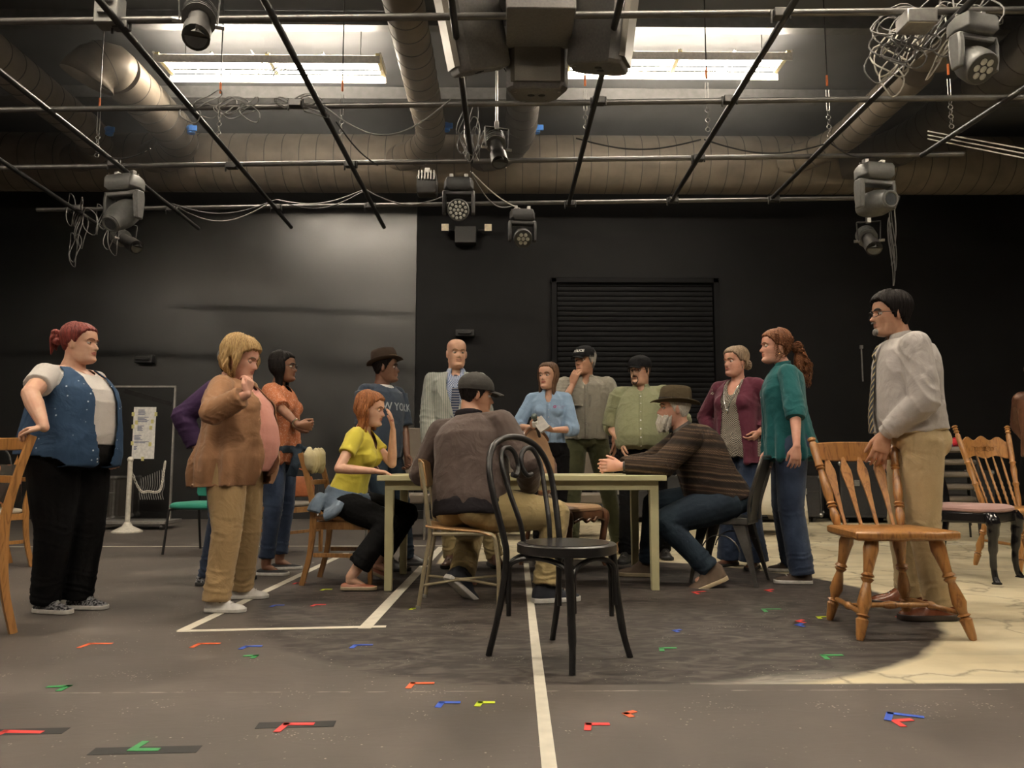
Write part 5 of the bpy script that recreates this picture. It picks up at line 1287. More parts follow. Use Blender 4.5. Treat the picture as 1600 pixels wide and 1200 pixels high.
    def buttons(s, ob, m, ts, x=0., r=.006, name='button'):
        bv = s.ontop(ob)
        for t in ts:
            o_ = s.T(x, .6, t); d = (s.T(x, 0, t) - o_).normalized(); h = bv.ray_cast(o_, d)
            if h[0] is not None: MB().tube([h[0] - h[1] * .002, h[0] + h[1] * .0025], r, 10).build(name, m, s.root)
    def placket(s, ob, m, t0, t1, x=0., w_=.016, name='placket'):
        bv = s.ontop(ob); L_, R_ = [], []
        for i in range(25):
            t = t0 + (t1 - t0) * i / 24
            for lst, xx in ((L_, x - w_), (R_, x + w_)):
                o_ = s.T(xx, .6, t); h = bv.ray_cast(o_, (s.T(xx, 0, t) - o_).normalized()); lst.append((h[0] + h[1] * .003) if h[0] is not None else s.T(xx, .1, t))
        mb = MB(); mb.v = [tuple(p) for p in L_ + R_]
        for i in range(24): mb.f.append((i, i + 1, 25 + i + 1, 25 + i)); mb.mi.append(0)
        o = mb.build(name, m, s.root, angle=80); q = o.modifiers.new('s', 'SOLIDIFY'); q.thickness = .002; return o
    def text(s, ob, txt, size, org, xd, yd, dirn, m, name='lettering', off=.0015, bold=0.):
        """raised lettering wrapped on a garment; org/xd/yd local, rays go along dirn"""
        cu = bpy.data.curves.new('t', 'FONT'); cu.body = txt; cu.size = size; cu.align_x = 'CENTER'; cu.align_y = 'CENTER'; cu.offset = bold; cu.resolution_u = 3
        o = bpy.data.objects.new('t', cu); sc.collection.objects.link(o); dg = bpy.context.evaluated_depsgraph_get(); dg.update()
        me = bpy.data.meshes.new_from_object(o.evaluated_get(dg)); bpy.data.objects.remove(o)
        bm = bmesh.new(); bm.from_mesh(me); bmesh.ops.triangulate(bm, faces=bm.faces)
        for _ in range(2):
            es = [e for e in bm.edges if e.calc_length() > size * .12]
            if es: bmesh.ops.subdivide_edges(bm, edges=es, cuts=1); bmesh.ops.triangulate(bm, faces=bm.faces)
        bv = s.ontop(ob); xd, yd, dirn, org = V(xd).normalized(), V(yd).normalized(), V(dirn).normalized(), V(org)
        for v in bm.verts:
            p = org + xd * v.co.x + yd * v.co.y; h = bv.ray_cast(p - dirn * .4, dirn); v.co = (h[0] - dirn * off) if h[0] is not None else p
        bm.to_mesh(me); bm.free(); me.materials.clear(); me.materials.append(m)
        ob2 = bpy.data.objects.new(name, me); sc.collection.objects.link(ob2); ob2.parent = s.root; return ob2
    def rings_(s, q, t, r, m, name, w_=.008):
        p = s.el[q].lerp(s.wr[q], t); d = (s.wr[q] - s.el[q]).normalized(); MB().tube([p - d * w_, p - d * w_ * .8, p + d * w_ * .8, p + d * w_], [r, r + .003, r + .003, r], 18).build(name, m, s.root)
# ================================================================= the cast
sk_fair = skin('fair_skin', (.60, .36, .25)); sk_rosy = skin('rosy_skin', (.60, .32, .23)); sk_dark = skin('deep_brown_skin', (.13, .062, .036)); sk_brown = skin('brown_skin', (.21, .10, .058)); sk_tan = skin('tanned_skin', (.44, .24, .15))
lip_r = M('lips_rose', (.36, .12, .09), .35); lip_d = M('lips_brown', (.15, .055, .04), .35); lip_p = M('lips_pale', (.42, .20, .14), .4)
m_whites = M('white_rubber', (.58, .56, .52), .55); m_blacks = M('black_rubber', (.015, .015, .015), .6); m_tans = M('tan_rubber', (.34, .27, .17), .6); m_lace = M('grey_lace', (.25, .24, .22), .8); m_lacew = M('white_lace_cord', (.6, .58, .55), .8)
PRm = [(-.10, .165, .115, .115), (.02, .165, .115, .12), (.28, .150, .112, .10), (.52, .165, .122, .115), (.72, .175, .125, .125), (.86, .165, .110, .120), (.93, .120, .085, .100), (.985, .078, .066, .078)]
PRf = [(-.10, .170, .115, .12), (.02, .168, .115, .125), (.28, .130, .100, .090), (.52, .145, .115, .100), (.70, .150, .125, .110), (.85, .145, .100, .105), (.93, .105, .075, .090), (.985, .070, .058, .068)]
def pr(base, **k):
    """scale profile: w_, f_, b_ multipliers given as functions of t or numbers"""
    g = lambda key, t: (k[key](t) if callable(k.get(key)) else k.get(key, 1.))
    return [(t, w_ * g('w', t), f * g('f', t), b * g('b', t)) for t, w_, f, b in base]
hump = lambda c, s_, a, b=1.: (lambda t: b + a * math.exp(-((t - c) / s_) ** 2))
def bust(P, x=.075, t=.66, y=.085, r=(.072, .065, .065)):
    def f(mb):
        for q in (1, -1): mb.ell(P.T(q * x * P.k, y * P.k, t), tuple(v * P.k for v in r), P.B)
    return f
def openfront(P, hw, lo=-9, hi=9):
    def cut(ce):
        x, y, t = P.tinv(ce); h = np.interp(t, [a for a, b in hw], [b for a, b in hw]); return (y > 0) & (np.abs(x) < h) & (t > lo) & (t < hi) & ~armside(P, ce)
    return cut
def armside(P, ce):            # True where a face belongs to a sleeve rather than the trunk
    out = np.zeros(len(ce), bool)
    for q in (1, -1):
        for a, b in ((P.sh[q], P.el[q]), (P.el[q], P.wr[q])):
            a_ = np.array(a); d = np.array(b - a); u = np.clip(((ce - a_) @ d) / (d @ d), .25 if a is P.sh[q] else 0, 1); out |= np.linalg.norm(ce - (a_ + u[:, None] * d), axis=1) < .075
    return out
def neckcut(P, depth, w_, tb=.97, solidbelow=True):   # scoop neckline
    def cut(ce):
        x, y, t = P.tinv(ce); return ((y > 0) & ((np.abs(x) / w_) ** 2 + ((1.0 - t) / depth) ** 2 < 1)) | ((y <= 0) & (t > tb) & (np.abs(x) < w_))
    return cut
m_flecks = patterned('embroidered_denim', lambda nt, c: (lambda v: mix(nt, ramp(nt, v.outputs['Distance'], [(.06, 1.), (.14, 0.)]), mix(nt, N(nt, 'TexNoise', Scale=6.).outputs[0], (.016, .038, .080), (.026, .058, .115)), (.55, .6, .68)))((lambda v: (L(nt, c, v.inputs['Vector']), v)[1])(N(nt, 'TexVoronoi', Scale=24., Randomness=1.))))
jeans = fabric('blue_denim', (.014, .024, .052), wear=(.04, .062, .11)); jeansd = fabric('dark_denim', (.010, .018, .030), wear=(.02, .035, .05)); blackc = fabric('black_cloth', (.004, .004, .0045)); khaki = fabric('khaki_cotton', (.30, .20, .095), fold=.9); khaki3 = fabric('light_khaki_cotton', (.40, .30, .165), fold=.9); khaki2 = fabric('olive_khaki', (.27, .205, .095), fold=.9); olive = fabric('olive_denim', (.055, .058, .025), wear=(.09, .09, .04))
def std(P, rh, lh, rf, lf, **k): P.pose({1: rh, -1: lh}, {1: rf, -1: lf}, k.get('poles'), k.get('kp')); return P
def ank(P, px, py, q=0):       # ankle above the floor point seen at a pixel
    g = G(px, py); p = P.L((g.x, g.y, 0)); p.z = .085 * P.k; return p
# ---------------------------------------------------------------- 1 woman in the embroidered vest
g = G(104, 957); P = Person('person with red bun, embroidered denim vest and black trousers, hand on a chair', (g.x - .035, g.y), 106, 1.62, fem=True, head=(-12, 2, 0), neck=(8, 0), girth=1.45, neckr=.062, jaw=1.12, sw=.20, headk=1.0)
P.set_toes({1: 0, -1: -8}); P.hipw = .105
std(P, P.L((-2.29, 3.87, .992)), P.L(W(176, 706, 4.52)), ank(P, 70, 957), ank(P, 122, 951), poles={1: (1, .2, -.2), -1: (-.5, -1, -.2)})
pf = [(-.13, .262, .25, .25), (.02, .262, .262, .255), (.2, .25, .262, .24), (.40, .235, .258, .215), (.58, .225, .255, .20), (.72, .215, .225, .19), (.86, .185, .15, .16), (.93, .13, .10, .12), (.985, .082, .07, .082)]
P.body(sk_fair, pf, lip_r, hands={1: dict(d=(.28, -.95, -.12), n=(0, 0, -1), curl=(30, 45, 30)), -1: dict(d=(0, .3, -1), n=(1, .2, 0), curl=(40, 50, 40))})
P.top('shirt', fabric('white_knit', (.52, .49, .46)), [(.10, .24, .25, .235)] + pf[2:], .62, (.084, .078, .05), add=-.006, cut=neckcut(P, .12, .085), extra=bust(P, .085, .62, .12, (.09, .08, .085)), seed=11, drape=.0, shoulder=.07)
def vc(ce):
    x, y, t = P.tinv(ce); h = np.interp(t, [-.2, 0, .35, .6, .85, 1.1], [.03, .055, .085, .080, .085, .09]); fr = (y > 0) & (np.abs(x) < h)
    hem = np.where(y > 0, .02 - .23 * np.exp(-((np.abs(x) - .12) / .10) ** 2), -.0); arm = np.min([np.linalg.norm(ce - np.array(P.sh[q] + V((q * .03, 0, -.02))), axis=1) for q in (1, -1)], axis=0) < .105
    return fr | (t < hem) | arm | (t > .96)
P.top('vest', m_flecks, pf, None, add=.013, drape=.004, cut=vc, extra=lambda mb: [mb.ell(P.T(q * .085 * P.k, .12 * P.k, .62), (.098, .088, .093)) for q in (1, -1)], solid=.006, seed=12, shoulder=.06, wr=.008)
P.trousers(blackc, (.150, .135, .105, .092, .082), .98, .16, (.245, .235, .255), crotch=-.16)
m_knitshoe = patterned('grey_knit_shoe', lambda nt, c: (lambda n: ramp(nt, n.outputs[0], [(.45, (.02, .02, .022)), (.55, (.22, .22, .23))]))((lambda n: (L(nt, c, n.inputs['Vector']), n)[1])(N(nt, 'TexNoise', Scale=90., Detail=2.))))
P.shoes(m_knitshoe, m_whites, .98, lace=m_lace)
P.eyes((.12, .10, .06), M('brow_red', (.16, .05, .03), .7))
red = hairmat('red_hair', (.060, .012, .010), (.23, .045, .035)); mb = MB(); P.scalp(mb, lambda ph, z: .011 + .006 * (abs(ph) > 90), front=.062, side=.0, back=-.055)
random.seed(2)
for i in range(12):
    a = random.uniform(0, 6.28); mb.ell(P.Hd((.025 * math.cos(a), -.135 + .022 * math.sin(a), .045 + random.uniform(-.03, .03))), (.026, .022, .02), None, 10, 8)
for i in range(7): P.lock(mb, [(random.uniform(-.03, .03), -.12, .06), (random.uniform(-.04, .04), -.16, .05), (random.uniform(-.03, .03), -.165, .0 - .02 * i * .5)], .011)
P.hair(mb, red)
# ---------------------------------------------------------------- 2 blonde woman in brown cardigan
g = G(362, 946); P = Person('person with wavy blonde hair and long brown cardigan, holding a hand to the mouth', (g.x - .01, g.y), 98, 1.56, fem=True, head=(0, -12, 0), neck=(10, 0), girth=1.35, neckr=.062, jaw=1.15, sw=.185, headk=1.08, lean=-2)
P.set_toes({1: -4, -1: -10}); P.hipw = .10
std(P, P.L(W(386, 616, 4.15)), P.L(W(420, 725, 4.6)), ank(P, 338, 956), ank(P, 376, 935), poles={1: (.5, -.9, -1), -1: (-.5, -1, -.2)})
pf = [(-.13, .225, .22, .22), (.02, .235, .262, .215), (.2, .235, .285, .20), (.40, .225, .275, .18), (.58, .21, .245, .18), (.72, .20, .21, .19), (.86, .18, .14, .165), (.93, .13, .095, .12), (.985, .082, .07, .082)]
P.body(sk_rosy, pf, lip_r, hands={1: dict(d=(-.25, .10, 1), n=(-.3, -1, 0), curl=(40, 60, 40), thumb=(30, 40))})
P.top('shirt', fabric('salmon_knit', (.56, .25, .20)), pf, .3, (.08, .07, .05), add=-.004, cut=neckcut(P, .16, .08), extra=bust(P, .085, .60, .14, (.09, .085, .085)), seed=21)
pc = [(-.32, .245, .17, .255), (-.13, .255, .235, .255), (.02, .255, .275, .245)] + pf[2:]
def cc(ce):
    x, y, t = P.tinv(ce); h = np.interp(t, [-.4, 0, .3, .6, .85, 1.1], [.10, .13, .14, .10, .075, .08]); return ((y > 0) & (np.abs(x) < h) & ~armside(P, ce)) | (t < -.30)
P.top('cardigan', fabric('brown_suede_knit', (.245, .125, .062), fold=.9), pc, 1.86, (.080, .072, .052), add=.010, cut=cc, extra=lambda mb: [mb.ell(P.T(q * .085 * P.k, .14 * P.k, .60), (.097, .09, .09)) for q in (1, -1)], solid=.007, seed=22, wr=.011, wf=12, drape=.022)
P.trousers(khaki, (.128, .118, .095, .088, .086), .965, .14, (.215, .215, .215), crotch=-.14, wr=.009)
P.shoes(M('white_canvas', (.62, .60, .57), .8), m_whites, .95, lace=m_lacew)
P.eyes((.06, .09, .11), M('brow_brown', (.14, .08, .04), .7), closed=True)
blonde = hairmat('blonde_hair', (.17, .095, .035), (.48, .32, .14)); mb = MB(); P.scalp(mb, lambda ph, z: .022 + .012 * (abs(ph) > 60), front=.058, side=.0, back=-.10)
random.seed(4)
for i in range(34):
    ph = random.choice((1, -1)) * random.uniform(62, 180); r0 = random.uniform(.015, .03); p0 = head_pt(ph, .07, r0, face=False); p1 = head_pt(ph + 8, .0, r0 + .012, face=False); p2 = head_pt(ph, -.06, r0 + .014 + random.uniform(0, .012), face=False); p3 = head_pt(ph - 6, -.085 - random.uniform(0, .045), r0 + .004, face=False)
    p2.y = min(p2.y, .02); p3.y = min(p3.y, .0); P.lock(mb, [p0, p1, p2, p3], .015)
P.hair(mb, blonde, amp=.0045, freq=34)
# ---------------------------------------------------------------- 3 woman in the orange blouse
g = G(434, 893); P = Person('person with straight dark hair, glasses, orange blouse and a denim jacket tied round', (g.x - .03, g.y), 100, 1.69, fem=True, head=(-6, 2, 0), neck=(6, 0), girth=1.08, sw=.165, jaw=1.08)
P.set_toes({1: -6, -1: -16})
std(P, P.L(W(466, 664, 5.45)), P.L(W(472, 672, 5.72)), ank(P, 415, 899), ank(P, 436, 890), poles={1: (.5, -1, -.6), -1: (-.5, -1, -.6)}); P.lowleg = True
pf = [(-.16, .185, .155, .15), (.02, .18, .16, .155), (.25, .165, .15, .135), (.45, .16, .15, .12), (.60, .165, .155, .12), (.74, .165, .14, .13), (.86, .150, .105, .12), (.93, .105, .078, .09), (.985, .070, .060, .068)]
P.body(sk_brown, pf, lip_d, hands={1: dict(d=(-.45, .8, -.1), n=(-1, -.3, .3), curl=(45, 60, 40)), -1: dict(d=(.5, .8, .1), n=(1, -.3, .2), curl=(45, 60, 40))})
m_orange_b = patterned('orange_print', lambda nt, c: (lambda v: ramp(nt, v.outputs['Distance'], [(.2, (.52, .30, .22)), (.42, (.40, .135, .060))]))((lambda v: (L(nt, c, v.inputs['Vector']), v)[1])(N(nt, 'TexVoronoi', Scale=75.))))
P.top('blouse', m_orange_b, pf, .95, (.062, .066, .05), add=.004, cut=neckcut(P, .13, .055), extra=bust(P, .07, .63, .10, (.075, .07, .07)), solid=.004, seed=31, wr=.008, drape=.016)
P.trousers(jeans, (.105, .096, .072, .060, .060), .90, .14, (.175, .14, .155))
mb = MB(); P.torso(mb, [(-.02, .188, .168, .165), (.03, .195, .175, .17), (.09, .185, .165, .158)]); P_ = P
for pts, r in (([P.T(.02, .17, .04), P.T(.08, .20, -.06), P.T(.10, .19, -.2), P.T(.09, .16, -.34)], .038), ([P.T(0, .18, .05), P.T(-.05, .24, .03), P.T(-.02, .31, .0)], .032), ([P.T(.19, -.05, -.02), P.T(.20, -.04, -.22), P.T(.17, -.02, -.40)], .05)):
    Q = smoothpath(pts, 5); mb.tube(Q, [(r, r * .55)] * len(Q), 12)
mb.ell(P.T(.01, .18, .05), (.035, .035, .035)); remeshed(mb, .006, 'tied_jacket', fabric('grey_blue_denim', (.022, .034, .05)), P.root, 3, wrinkle(33, .008, 30))
P.shoes(M('black_canvas', (.012, .012, .013), .8), m_whites, .92, 'flat'); P.eyes((.03, .015, .01), M('brow_black', (.012, .01, .008), .7)); P.glasses(M('dark_metal', (.06, .05, .05), .3, .8))
blk_h = hairmat('black_hair', (.003, .0025, .0025), (.014, .010, .009)); mb = MB(); P.scalp(mb, lambda ph, z: .012 + .008 * (abs(ph) > 70), front=.060, side=.0, back=-.11)
for i in range(30):
    ph = (-1) ** i * (72 + 108 * (i / 30)); p0 = head_pt(ph, .06, .016, face=False); p1 = head_pt(ph, -.02, .020, face=False); p2 = head_pt(ph, -.09, .024, face=False); p3 = V((p2.x * 1.0, min(p2.y, .01) - .005, -.20)); p2.y = min(p2.y, .01); P.lock(mb, [p0, p1, p2, p3], .016)
P.hair(mb, blk_h, amp=.0015)
P.rings_(1, .88, .030, M('silver', (.6, .58, .55), .25, 1.), 'bracelet', .005)
# ---------------------------------------------------------------- someone mostly hidden behind the blonde woman
g = G(345, 915); P = Person('person mostly hidden behind the blonde woman, purple sleeve and blue jeans showing', (g.x, g.y), 98, 1.62, lean=0, head=(0, 0, 0), neck=(10, 0))
P.set_toes({1: 0, -1: 0}); std(P, P.L(W(308, 702, 5.05)), P.L(W(345, 690, 5.6)), ank(P, 322, 915), ank(P, 362, 905), poles={1: (.4, -1, 0), -1: (-.5, -1, 0)})
P.body(sk_fair, PRm, lip_p, vox=.006); P.top('hooded_jacket', fabric('purple_fleece', (.030, .012, .045)), PRm, 1.9, (.078, .066, .05), add=.012, seed=41); P.trousers(jeans, (.095, .085, .064, .060, .058)); P.shoes(m_knitshoe, m_blacks); P.cap(fabric('grey_cap_cloth', (.06, .06, .06)), brim=.08); P.eyes((.05, .03, .02)); mb = MB(); P.scalp(mb, .01); P.hair(mb, blk_h)
# ---------------------------------------------------------------- 4 man in fedora and sweatshirt
P = Person('person in a brown banded hat and navy sweatshirt reading NEW YORK', ((597 - 785) * 6.12 / 1200, 6.12), 128, 1.71, head=(-38, 4, 0), neck=(4, 0), girth=1.1, sw=.19, jaw=1.05)
P.set_toes({1: -30, -1: -45}); g = P.L((W(640, 700, 6.3).x, 6.25, 0)); g2 = P.L((W(608, 700, 6.0).x, 5.95, 0)); g.z = g2.z = .085
std(P, P.L(W(575, 740, 5.95)), P.L(W(636, 712, 6.15)), g2, g, poles={1: (.6, -1, -.2), -1: (-.8, -.6, -.1)})
pf = pr(PRm, w=1.08, f=hump(.25, .3, .28, 1.08), b=1.08); P.body(sk_dark, pf, lip_d, hands={-1: dict(d=(.2, .5, -1), n=(1, .2, 0), curl=(35, 45, 30)), 1: dict(d=(0, .4, -1), n=(-1, 0, 0), curl=(35, 45, 30))})
navy = fabric('navy_sweatshirt', (.024, .036, .058), fold=.6); P.top('undershirt', fabric('white_tee', (.6, .58, .55)), pf[2:], None, add=-.004, seed=42, shoulder=.04); t_ = P.top('sweatshirt', navy, pf, .95, (.082, .076, .05), add=.006, cut=neckcut(P, .07, .075), solid=.005, seed=43, wr=.007)
d_ = (P.B @ Matrix.Rotation(R(-P.tw), 3, 'Z')) @ V((0, -1, 0)); x_ = V((-1, 0, 0)); P.text(t_, 'NEW YORK', .085, P.T(0, .2, .645), x_ * 1, (P.B @ V((0, 0, 1))), d_, M('pale_outline_print', (.30, .33, .36), .8), bold=.0015)
P.trousers(jeansd, (.10, .09, .068, .062, .058)); P.shoes(M('black_leather', (.012, .011, .011), .4), m_blacks); P.eyes((.03, .015, .01), M('brow_black')); P.fedora(fabric('brown_felt', (.035, .022, .015)), fabric('olive_ribbon', (.16, .115, .05)), brimw=.042, tilt=(8, -6), z0=.048); mb = MB(); P.scalp(mb, .008, front=.06, side=-.02); P.hair(mb, blk_h, freq=120)
# ---------------------------------------------------------------- 5 seated woman in yellow
P = Person('person in a yellow top seated at the left table end, hand over the mouth', (W(540, 800, 5.38).x, 5.38), 97, 1.68, hip=.555, lean=14, fem=True, head=(4, -6, 0), neck=(6, 0), sw=.16, girth=1.02)
P.set_toes({1: -6, -1: -8}, {1: 0, -1: -24}); rf = P.L(W(548, 903, 5.05)); lf = P.L(W(588, 880, 5.5)); rf.z = .085; lf.z = .12
std(P, P.L(W(584, 736, 5.02)), P.L(W(614, 672, 5.36)), rf, lf, poles={1: (.3, -1, -.5), -1: (-.1, .3, -1)}, kp={1: (.0, 1, .6), -1: (0, 1, .4)}); P.lowleg = True
pf = [(-.08, .175, .13, .15), (.06, .17, .135, .14), (.26, .140, .12, .11), (.45, .140, .12, .105), (.60, .150, .13, .11), (.74, .152, .125, .115), (.86, .145, .10, .11), (.93, .105, .075, .09), (.985, .068, .058, .068)]
P.body(sk_fair, pf, lip_r, hands={1: dict(d=(-.25, 1, -.12), n=(0, -.1, -1), curl=(20, 30, 20)), -1: dict(d=(.25, -.05, 1), n=(.2, -1, .1), curl=(12, 15, 10), spread=3, thumb=(30, 15))})
yel = fabric('yellow_jersey', (.58, .50, .065), fold=.4); P.top('shirt', yel, [(.08, .165, .130, .135)] + pf[2:], .55, (.058, .056, .05), add=.003, cut=neckcut(P, .24, .062), extra=bust(P, .068, .63, .10, (.072, .066, .066)), solid=.004, seed=51, wr=.005)
P.trousers(blackc, (.105, .10, .080, .078, .082), .80, .12, (.178, .13, .165))
mb = MB(); P.torso(mb, [(-.16, .19, .10, .185), (-.04, .195, .14, .175), (.08, .185, .15, .155), (.16, .170, .145, .14)])
for pts, r in (([P.T(.05, .15, .08), P.T(.02, .22, .03), P.T(-.03, .30, .0)], .035), ([P.T(.06, .15, .09), P.T(.12, .19, .02), P.T(.16, .20, -.08)], .04), ([P.T(.17, .02, 0), P.T(.20, .0, -.12), P.T(.20, -.05, -.20)], .06), ([P.T(.12, -.13, .02), P.T(.17, -.14, -.10), P.T(.19, -.14, -.20)], .06)):
    Q = smoothpath(pts, 5); mb.tube(Q, [(r, r * .6)] * len(Q), 12)
mb.ell(P.T(.05, .15, .09), (.04, .04, .04)); remeshed(mb, .006, 'tied_shirt', fabric('washed_chambray', (.095, .135, .19), wear=(.2, .25, .32)), P.root, 3, wrinkle(53, .010, 34))
P.shoes(M('brown_slipper', (.26, .085, .045), .5), m_tans, .90, 'flat'); P.eyes((.10, .06, .03), M('brow_auburn', (.12, .05, .025), .7), closed=True)
aub = hairmat('auburn_hair', (.11, .035, .012), (.34, .13, .045)); mb = MB(); P.scalp(mb, lambda ph, z: .014 + .008 * (abs(ph) > 70), front=.062, side=.0, back=-.10); random.seed(8)
for i in range(34):
    ph = random.choice((1, -1)) * random.uniform(74, 180); r0 = random.uniform(.012, .022); p0 = head_pt(ph, .06, r0, face=False); p1 = head_pt(ph + 5, -.01, r0 + .012, face=False); p2 = head_pt(ph, -.08, r0 + .014, face=False); p3 = V((p2.x * 1.05, min(p2.y, .01) - .0, -.13 - random.uniform(0, .035))); p2.y = min(p2.y, .015); P.lock(mb, [p0, p1, p2, p3], .014)
P.hair(mb, aub, amp=.0042, freq=36)
# ---------------------------------------------------------------- 6 bald man in pale blazer
P = Person('person with shaved head in a pale striped blazer, standing behind the table', ((712 - 785) * 6.3 / 1200, 6.3), 178, 1.86, head=(-14, 2, 0), neck=(4, 0), sw=.188, jaw=1.14, girth=1.05, headk=.98, nose=1.05)
P.set_toes({1: 12, -1: -14}); std(P, P.L(W(668, 730, 6.2)), P.L(W(765, 730, 6.2)), ank(P, 706, 884), ank(P, 772, 884), poles={1: (.8, -.8, 0), -1: (-.8, -.8, 0)})
pf = pr(PRm, w=1.08, f=1.1, b=1.05); P.body(sk_fair, pf, lip_p, hands={1: dict(d=(0, .2, -1), n=(-1, 0, 0)), -1: dict(d=(0, .2, -1), n=(1, 0, 0))})
chk = patterned('blue_check', lambda nt, c: (lambda v: mix(nt, ramp(nt, v.outputs[1], [(.4, 0.), (.6, 1.)]), (.10, .14, .28), (.42, .47, .55)))((lambda v: (L(nt, c, v.inputs['Vector']), v)[1])(N(nt, 'TexChecker', Scale=110.))))
P.top('shirt', chk, pf, .5, add=-.002, seed=61, cut=neckcut(P, .10, .04)); P.collar(chk, .064, .034, .985)
def bz(ce):
    x, y, t = P.tinv(ce); h = np.interp(t, [-.4, .2, .5, .75, .95, 1.1], [.03, .004, .035, .075, .07, .07]); return ((y > 0) & (np.abs(x) < h)) | (t < -.20) | ((t > .975))
def stripes(a, b, sc_, ax=0, thr=.8): 
    def f(nt, c):
        s_ = N(nt, 'SeparateXYZ'); L(nt, c, s_.inputs[0]); return mix(nt, math_(nt, 'GREATER_THAN', math_(nt, 'SINE', math_(nt, 'MULTIPLY', s_.outputs[ax], sc_)), thr), a, b)
    return f
seer = patterned('seersucker', stripes((.36, .37, .33), (.20, .22, .21), 420., 0, .2)); pj = [(-.24, .19, .135, .14)] + pf
P.top('blazer', seer, pj, 1.93, (.068, .062, .048), add=.014, cut=bz, solid=.006, seed=62, wr=.006, shoulder=.050)
lp = MB()
for q in (1, -1):
    lp.loft([[P.T(q * (xi + dx), yy + (.012 if dx else .016) + .004, t) for dx in (0, w_)] + [P.T(q * (xi + w_), yy + .006, t), P.T(q * xi, yy + .008, t)] for t, xi, w_, yy in ((.30, .006, .008, .140), (.50, .034, .05, .148), (.68, .070, .07, .145), (.80, .078, .075, .130), (.90, .070, .05, .105), (.97, .064, .03, .07))])
lp.build('lapel', seer, P.root, angle=60)
MB().loft([[P.T(x * w_, y, t) for x, y in ((-1, .155 - dy), (1, .155 - dy), (1, .148 - dy), (-1, .148 - dy))] for t, w_, dy in ((.93, .014, .070), (.90, .018, .052), (.84, .018, .03), (.70, .030, .008), (.45, .036, .0), (.10, .04, .005))]).build('tie', patterned('dark_checked_tie', stripes((.02, .03, .07), (.2, .2, .22), 300., 2, .3)), P.root)
P.trousers(khaki2, (.10, .092, .074, .068, .068)); P.shoes(M('brown_leather', (.10, .04, .02), .35), m_blacks, lace=m_lace, kind='boot'); P.eyes((.08, .07, .05), M('brow_sandy', (.22, .13, .07), .7))
# ---------------------------------------------------------------- 7 seated man seen from behind
P = Person('person in brown jacket and grey cap seated with their back to the camera', (W(737, 800, 4.64).x, 4.64), 32, 1.80, hip=.55, lean=8, side=-6, head=(44, -4, 0), neck=(10, 0), sw=.225, girth=1.25, neckr=.062, twist=-4)
P.set_toes({1: 42, -1: 20}, {1: 0, -1: -40}); rf = P.L(W(852, 905, 4.62)); lf = P.L(W(722, 895, 4.72)); rf.z = .087; lf.z = .15
std(P, P.L(W(828, 768, 4.72)), P.L(W(690, 734, 5.12)), rf, lf, poles={1: (1.0, -.3, -.9), -1: (-.6, -.3, -1.2)}, kp={1: (.3, .6, 1), -1: (-.5, 1, .7)})
pf = [(-.06, .205, .19, .20), (.06, .215, .20, .205), (.26, .215, .20, .19), (.45, .215, .18, .185), (.62, .218, .16, .185), (.76, .215, .15, .18), (.88, .180, .12, .15), (.95, .125, .09, .115), (1.0, .082, .072, .085)]
P.body(sk_tan, pf, lip_p, hands={1: dict(d=(-.1, .9, -.4), n=(-.3, -.3, -1), curl=(35, 45, 30)), -1: dict(d=(.1, 1, 0), n=(0, 0, -1))})
jk = fabric('brown_bomber_cloth', (.062, .042, .035), fold=.8, rough=.7); P.top('jacket', jk, pf, 1.9, (.086, .076, .052), add=.006, seed=71, wr=.013, wf=10, shoulder=.082)
mb = MB(); P.torso(mb, [(-.10, .212, .20, .210), (-.06, .218, .21, .215), (.05, .214, .205, .210), (.09, .205, .195, .20)]); remeshed(mb, .007, 'waistband', fabric('black_rib', (.012, .010, .012)), P.root, 2)
for q in (1, -1):
    p = P.el[q].lerp(P.wr[q], .9); d_ = (P.wr[q] - P.el[q]).normalized(); MB().tube([p - d_ * .01, p, p + d_ * .04, p + d_ * .045], [.050, .054, .048, .03], 18).build('cuff', fabric('black_rib'), P.root)
MB().tube(smoothpath([P.T(.085, -.03, .985), P.T(.06, -.075, 1.0), P.T(0, -.095, 1.005), P.T(-.06, -.075, 1.0), P.T(-.085, -.03, .985)], 5), (.010, .026), 10).build('collar', fabric('black_rib'), P.root)
P.trousers(khaki2, (.135, .118, .088, .080, .078), .93, .10, (.20, .17, .205), wr=.009)
P.shoes(M('navy_knit_shoe', (.012, .014, .022), .8), m_whites, 1.08, lace=m_lace); P.eyes((.05, .03, .02), M('brow_black'))
mb = MB(); P.scalp(mb, lambda ph, z: .010, front=.055, side=-.02, back=-.08); P.hair(mb, blk_h, freq=110); P.cap(fabric('charcoal_cap', (.045, .042, .038)), h=1.2, brim=.08)
# ---------------------------------------------------------------- 8 woman holding microphones
P = Person('person with long brown hair in a light blue shirt holding a microphone and papers', (W(858, 700, 6.64).x, 6.64), 186, 1.70, fem=True, head=(24, 3, 0), neck=(2, 0), sw=.165)
P.set_toes({1: 8, -1: -8}); std(P, P.L(W(832, 668, 6.41)), P.L(W(862, 672, 6.40)), (.09, 0, .085), (-.09, 0, .085), poles={1: (1, -.6, -.8), -1: (-1, -.6, -.8)})
pf = PRf; P.body(sk_fair, pf, lip_r, hands={1: dict(d=(-.5, .75, .35), n=(-.3, .2, .9), curl=(40, 55, 40)), -1: dict(d=(.75, .6, .1), n=(.1, -.1, 1), curl=(30, 40, 30))})
lb = fabric('light_blue_shirting', (.26, .38, .54), fold=.6); sh = P.top('shirt', lb, [(.03, .150, .105, .112)] + pf[2:], 1.25, (.056, .054, .050), add=.008, cut=neckcut(P, .20, .030), extra=bust(P, .065, .66, .085, (.065, .06, .06)), solid=.004, seed=81, wr=.006); P.collar(lb, .056, .03, .985, .06)
